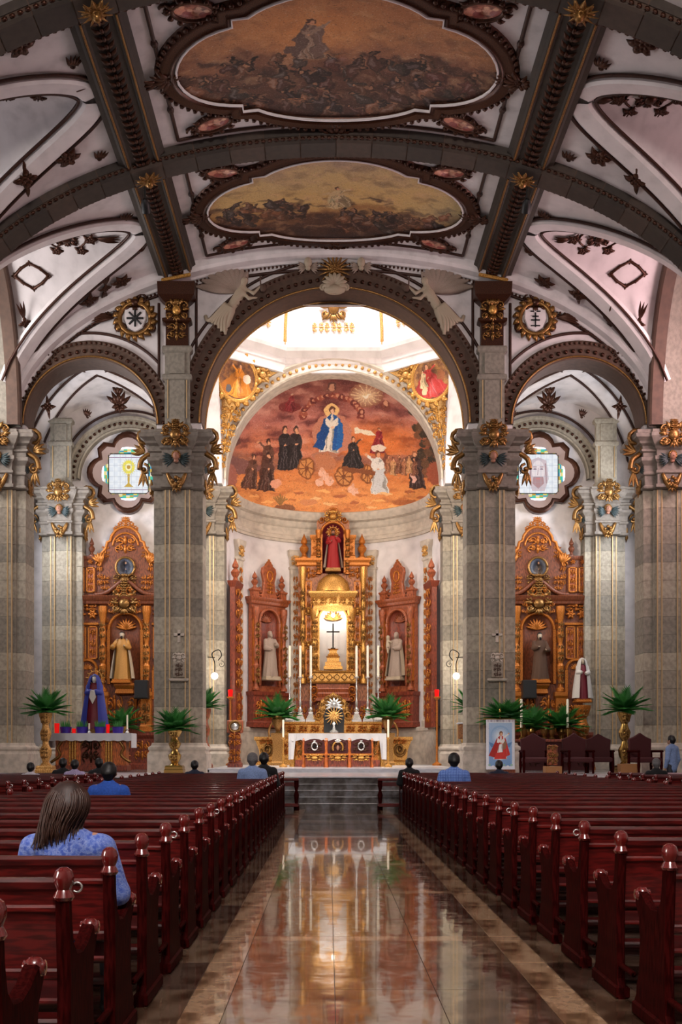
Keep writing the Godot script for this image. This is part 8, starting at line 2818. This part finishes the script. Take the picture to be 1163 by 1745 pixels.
func right_chapel() -> void:
	side_altarpiece("carved orange-brown wooden altarpiece with niches in the right chapel", 8.05, 1)
	statue("friar_statue", "brown-robed friar statue in the right altarpiece niche", Vector3(8.1, 4.28, -41.45), 1.9, {"skin": M.ivory, "robe": M.robe_brown, "hair": M.hair_black}, [Vector3(-0.1, 1.15, 0.22), Vector3(0.2, 1.05, 0.22)], {"beard": true})
	statue("white_statue", "white and crimson statue before the right altarpiece's side arch", at(993, 1196, 40.75) + Vector3(0, 0.08, 0), 1.62, {"skin": M.ivory, "robe": M.robe_crimson, "mantle": M.robe_white, "hair": M.ivory}, [Vector3(-0.08, 1.1, 0.22), Vector3(0.1, 1.05, 0.24)], {"mantle_top": 1.66})
	var br := at(993, 1200, 40.75)
	pedestal("statue_stand", "carved stand under the white and crimson statue", br.x, 40.75, 0.785, br.y - 0.785 - 0.05, 0.3, "retablo_gold")
	var i := 0
	for a in [[905, 1240, 40.0, "fern in a brass vase left of two on the right altarpiece", 0.95], [957, 1240, 40.0, "fern in a brass vase right of two on the right altarpiece", 0.95]]:
		var q := at(a[0], a[1], a[2])
		fern("green " + a[3], q, a[4], 24)
		vase("flower_vase", ["brass vase holding the left fern of the right altarpiece", "brass vase holding the right fern of the right altarpiece"][i], "vase", q - Vector3(0, 0.52, 0), V2([0, 0, 0.16, 0, 0.08, 0.08, 0.1, 0.2, 0.2, 0.36, 0.2, 0.48, 0.16, 0.56]), M.brass, "brass vases")
		i += 1
	i = 0
	for px in [893, 928, 941, 970]:
		var q := at(px, 1259, 39.6)
		vase("gilt_urn", "small gilded urn on the right altar shelf, %s from the left" % ORD[i], "urn", q, V2([0, 0, 0.14, 0, 0.06, 0.08, 0.12, 0.2, 0.15, 0.34, 0.06, 0.46, 0.08, 0.52]), M.gilt, "small gilded urns")
		i += 1
	var al := thing("side_table", "dark red altar shelf with carved front in the right chapel", "table", Vector3(8.1, 0.785, -39.7))
	put(MB.new().box(Vector3(0, 1.1, 0), Vector3(3.4, 0.1, 1.0), 0.02), "table_top", M.retablo_red, al)
	put(MB.new().box(Vector3(0, 0.52, 0), Vector3(3.1, 1.04, 0.8)), "front_panel", M.upholstery, al)
	for k in 5:
		carved(al, "carve_square", "front_carving", "carving_dark", -1.2 + k * 0.6, 0.55, 0.41, 0.5, 0.8)
	for a in [[889, 1212, "white candle at the left of the right altarpiece"], [968, 1212, "white candle at the right of the right altarpiece"]]:
		var q := at(a[0], 1252, 39.5)
		var cd := thing("table_candle", a[2], "candle", Vector3(q.x, 1.935, -39.5))
		put(MB.new().lathe(V2([0, 0, 0.1, 0, 0.1, 0.04, 0.03, 0.1, 0.03, 0.4, 0.06, 0.44, 0, 0.44]), 10), "holder", M.brass, cd)
		put(MB.new().lathe(V2([0, 0.44, 0.045, 0.44, 0.045, 1.5, 0, 1.52]), 10), "wax", M.wax, cd)
	var q := at(1065, 1310, 32.7)
	pedestal("fern_stand", "tall gilded stand before the right corner pier", q.x, 32.7, 0.815, 1.9, 0.2, "brass")
	fern("green fern on the tall stand before the right corner pier", Vector3(q.x, 2.75, -32.7), 0.78, 26)
	put_box("small orange cardboard box at the foot of the tall stand", at(1070, 1317, 31.8), Vector3(0.5, 0.3, 0.4))
	put_box("small cardboard box with a gilded ornament on it", at(942, 1317, 31.2), Vector3(0.48, 0.24, 0.4))
	var q2 := at(942, 1312, 31.2)
	var or_ := thing("gilt_ornament", "gilded carved ornament standing on the small box", "ornament", Vector3(q2.x, 1.06, -31.2))
	put(MB.new().carve(0.36, 0.6, 8, 0.05, T(0, 0.34, 0.02)), "carving", M.gilt, or_)
	put(MB.new().box(Vector3(0, 0.32, -0.02), Vector3(0.3, 0.6, 0.06), 0.02), "board", M.retablo, or_)
	fern("green fern half hidden behind the right pier", Vector3(4.85, 3.0, -37.8), 0.72, 20)
	pedestal("fern_stand", "stand half hidden behind the right pier", 4.85, 37.8, 0.815, 2.15, 0.2, "retablo")
	var fb := at(856, 1226, 33.6)
	fern("wide green fern behind the banner", Vector3(fb.x, fb.y, -33.05), 0.85, 34, 0.75)
	pedestal("fern_stand", "stand hidden by the banner under the wide fern", fb.x, 33.05, 0.815, fb.y - 0.815, 0.2, "retablo")
	# banner
	var bq := at(853, 1273, 32.6)
	var b := thing("processional_banner", "white and pale blue banner printed with a robed figure", "banner", Vector3(bq.x, 0.815, -32.6))
	var w := PackedVector3Array()
	for j in 9:
		for i2 in 13:
			w.append(Vector3(lerpf(-0.44, 0.44, i2 / 12.0), lerpf(1.66, 0.12, j / 8.0), 0.03 + 0.015 * sin(i2 * 1.2) * j / 8.0))
	put(MB.new().grid(w, 13, 9), "cloth", M.banner_print, b)
	put(MB.new().tube(PackedVector3Array([Vector3(-0.5, 1.68, 0), Vector3(0.5, 1.68, 0)]), 0.02, 6), "crossbar", M.brass, b)
	put(MB.new().tube(PackedVector3Array([Vector3(0, 0, -0.03), Vector3(0, 1.85, -0.03)]), 0.02, 6), "pole", M.brass, b)
	put(MB.new().lathe(V2([0, 0, 0.2, 0, 0.2, 0.05, 0.05, 0.1, 0.04, 0.14, 0, 0.14]), 12, T(0, 0, -0.03)), "foot", M.iron, b)
	put(MB.new().lathe(V2([0, 1.85, 0.04, 1.86, 0.05, 1.92, 0.02, 2.0, 0, 2.06]), 8, T(0, 0, -0.03)), "finial", M.brass, b)
	# lectern
	var lq := at(793, 1300, 34.9)
	var le := thing("wooden_lectern", "pale wooden lectern beside the right pier", "lectern", Vector3(lq.x, 0.947, -35.3))
	put(MB.new().box(Vector3(0, 0.04, 0), Vector3(0.44, 0.08, 0.4), 0.02), "foot", M.lectern_wood, le)
	put(MB.new().lathe(V2([0, 0.08, 0.1, 0.08, 0.06, 0.16, 0.09, 0.5, 0.06, 0.8, 0.1, 0.95, 0, 0.95]), 10), "post", M.brass, le)
	put(MB.new().box(Vector3(0, 1.2, 0), Vector3(0.34, 0.5, 0.3), 0.02), "desk", M.lectern_wood, le)
	put(MB.new().box(Vector3(0, 1.48, 0), Vector3(0.42, 0.05, 0.38), 0.015), "top", M.linen, le)
	for k in 4:
		var a: Array = [[912, 31.9, 2.7, "dark red armchair beside the banner"], [985, 32.2, 3.3, "dark red armchair in the middle before the right altarpiece"], [1022, 33.0, 3.0, "dark red armchair beside the tall fern stand"], [1100, 31.8, 3.4, "dark armchair before the right corner pier"]][k]
		var cq := at(a[0], 1320, a[1])
		armchair(a[3], Vector3(cq.x, 0.815, -float(a[1])), 0.0 if k == 0 else float(a[2]) - PI)

func put_box(label: String, q: Vector3, s: Vector3) -> void:
	var t := thing("cardboard_box", label, "box", Vector3(q.x, 0.815, q.z))
	put(MB.new().box(Vector3(0, s.y / 2, 0), s, 0.008), "carton", M.cardboard, t)
	put(MB.new().box(Vector3(0, s.y + 0.003, 0), Vector3(s.x * 0.2, 0.006, s.z)), "tape", M.ivory, t)

func furnish() -> void:
	wall_things()
	high_retable()
	high_altar()
	left_chapel()
	right_chapel()
	pews()
	people()
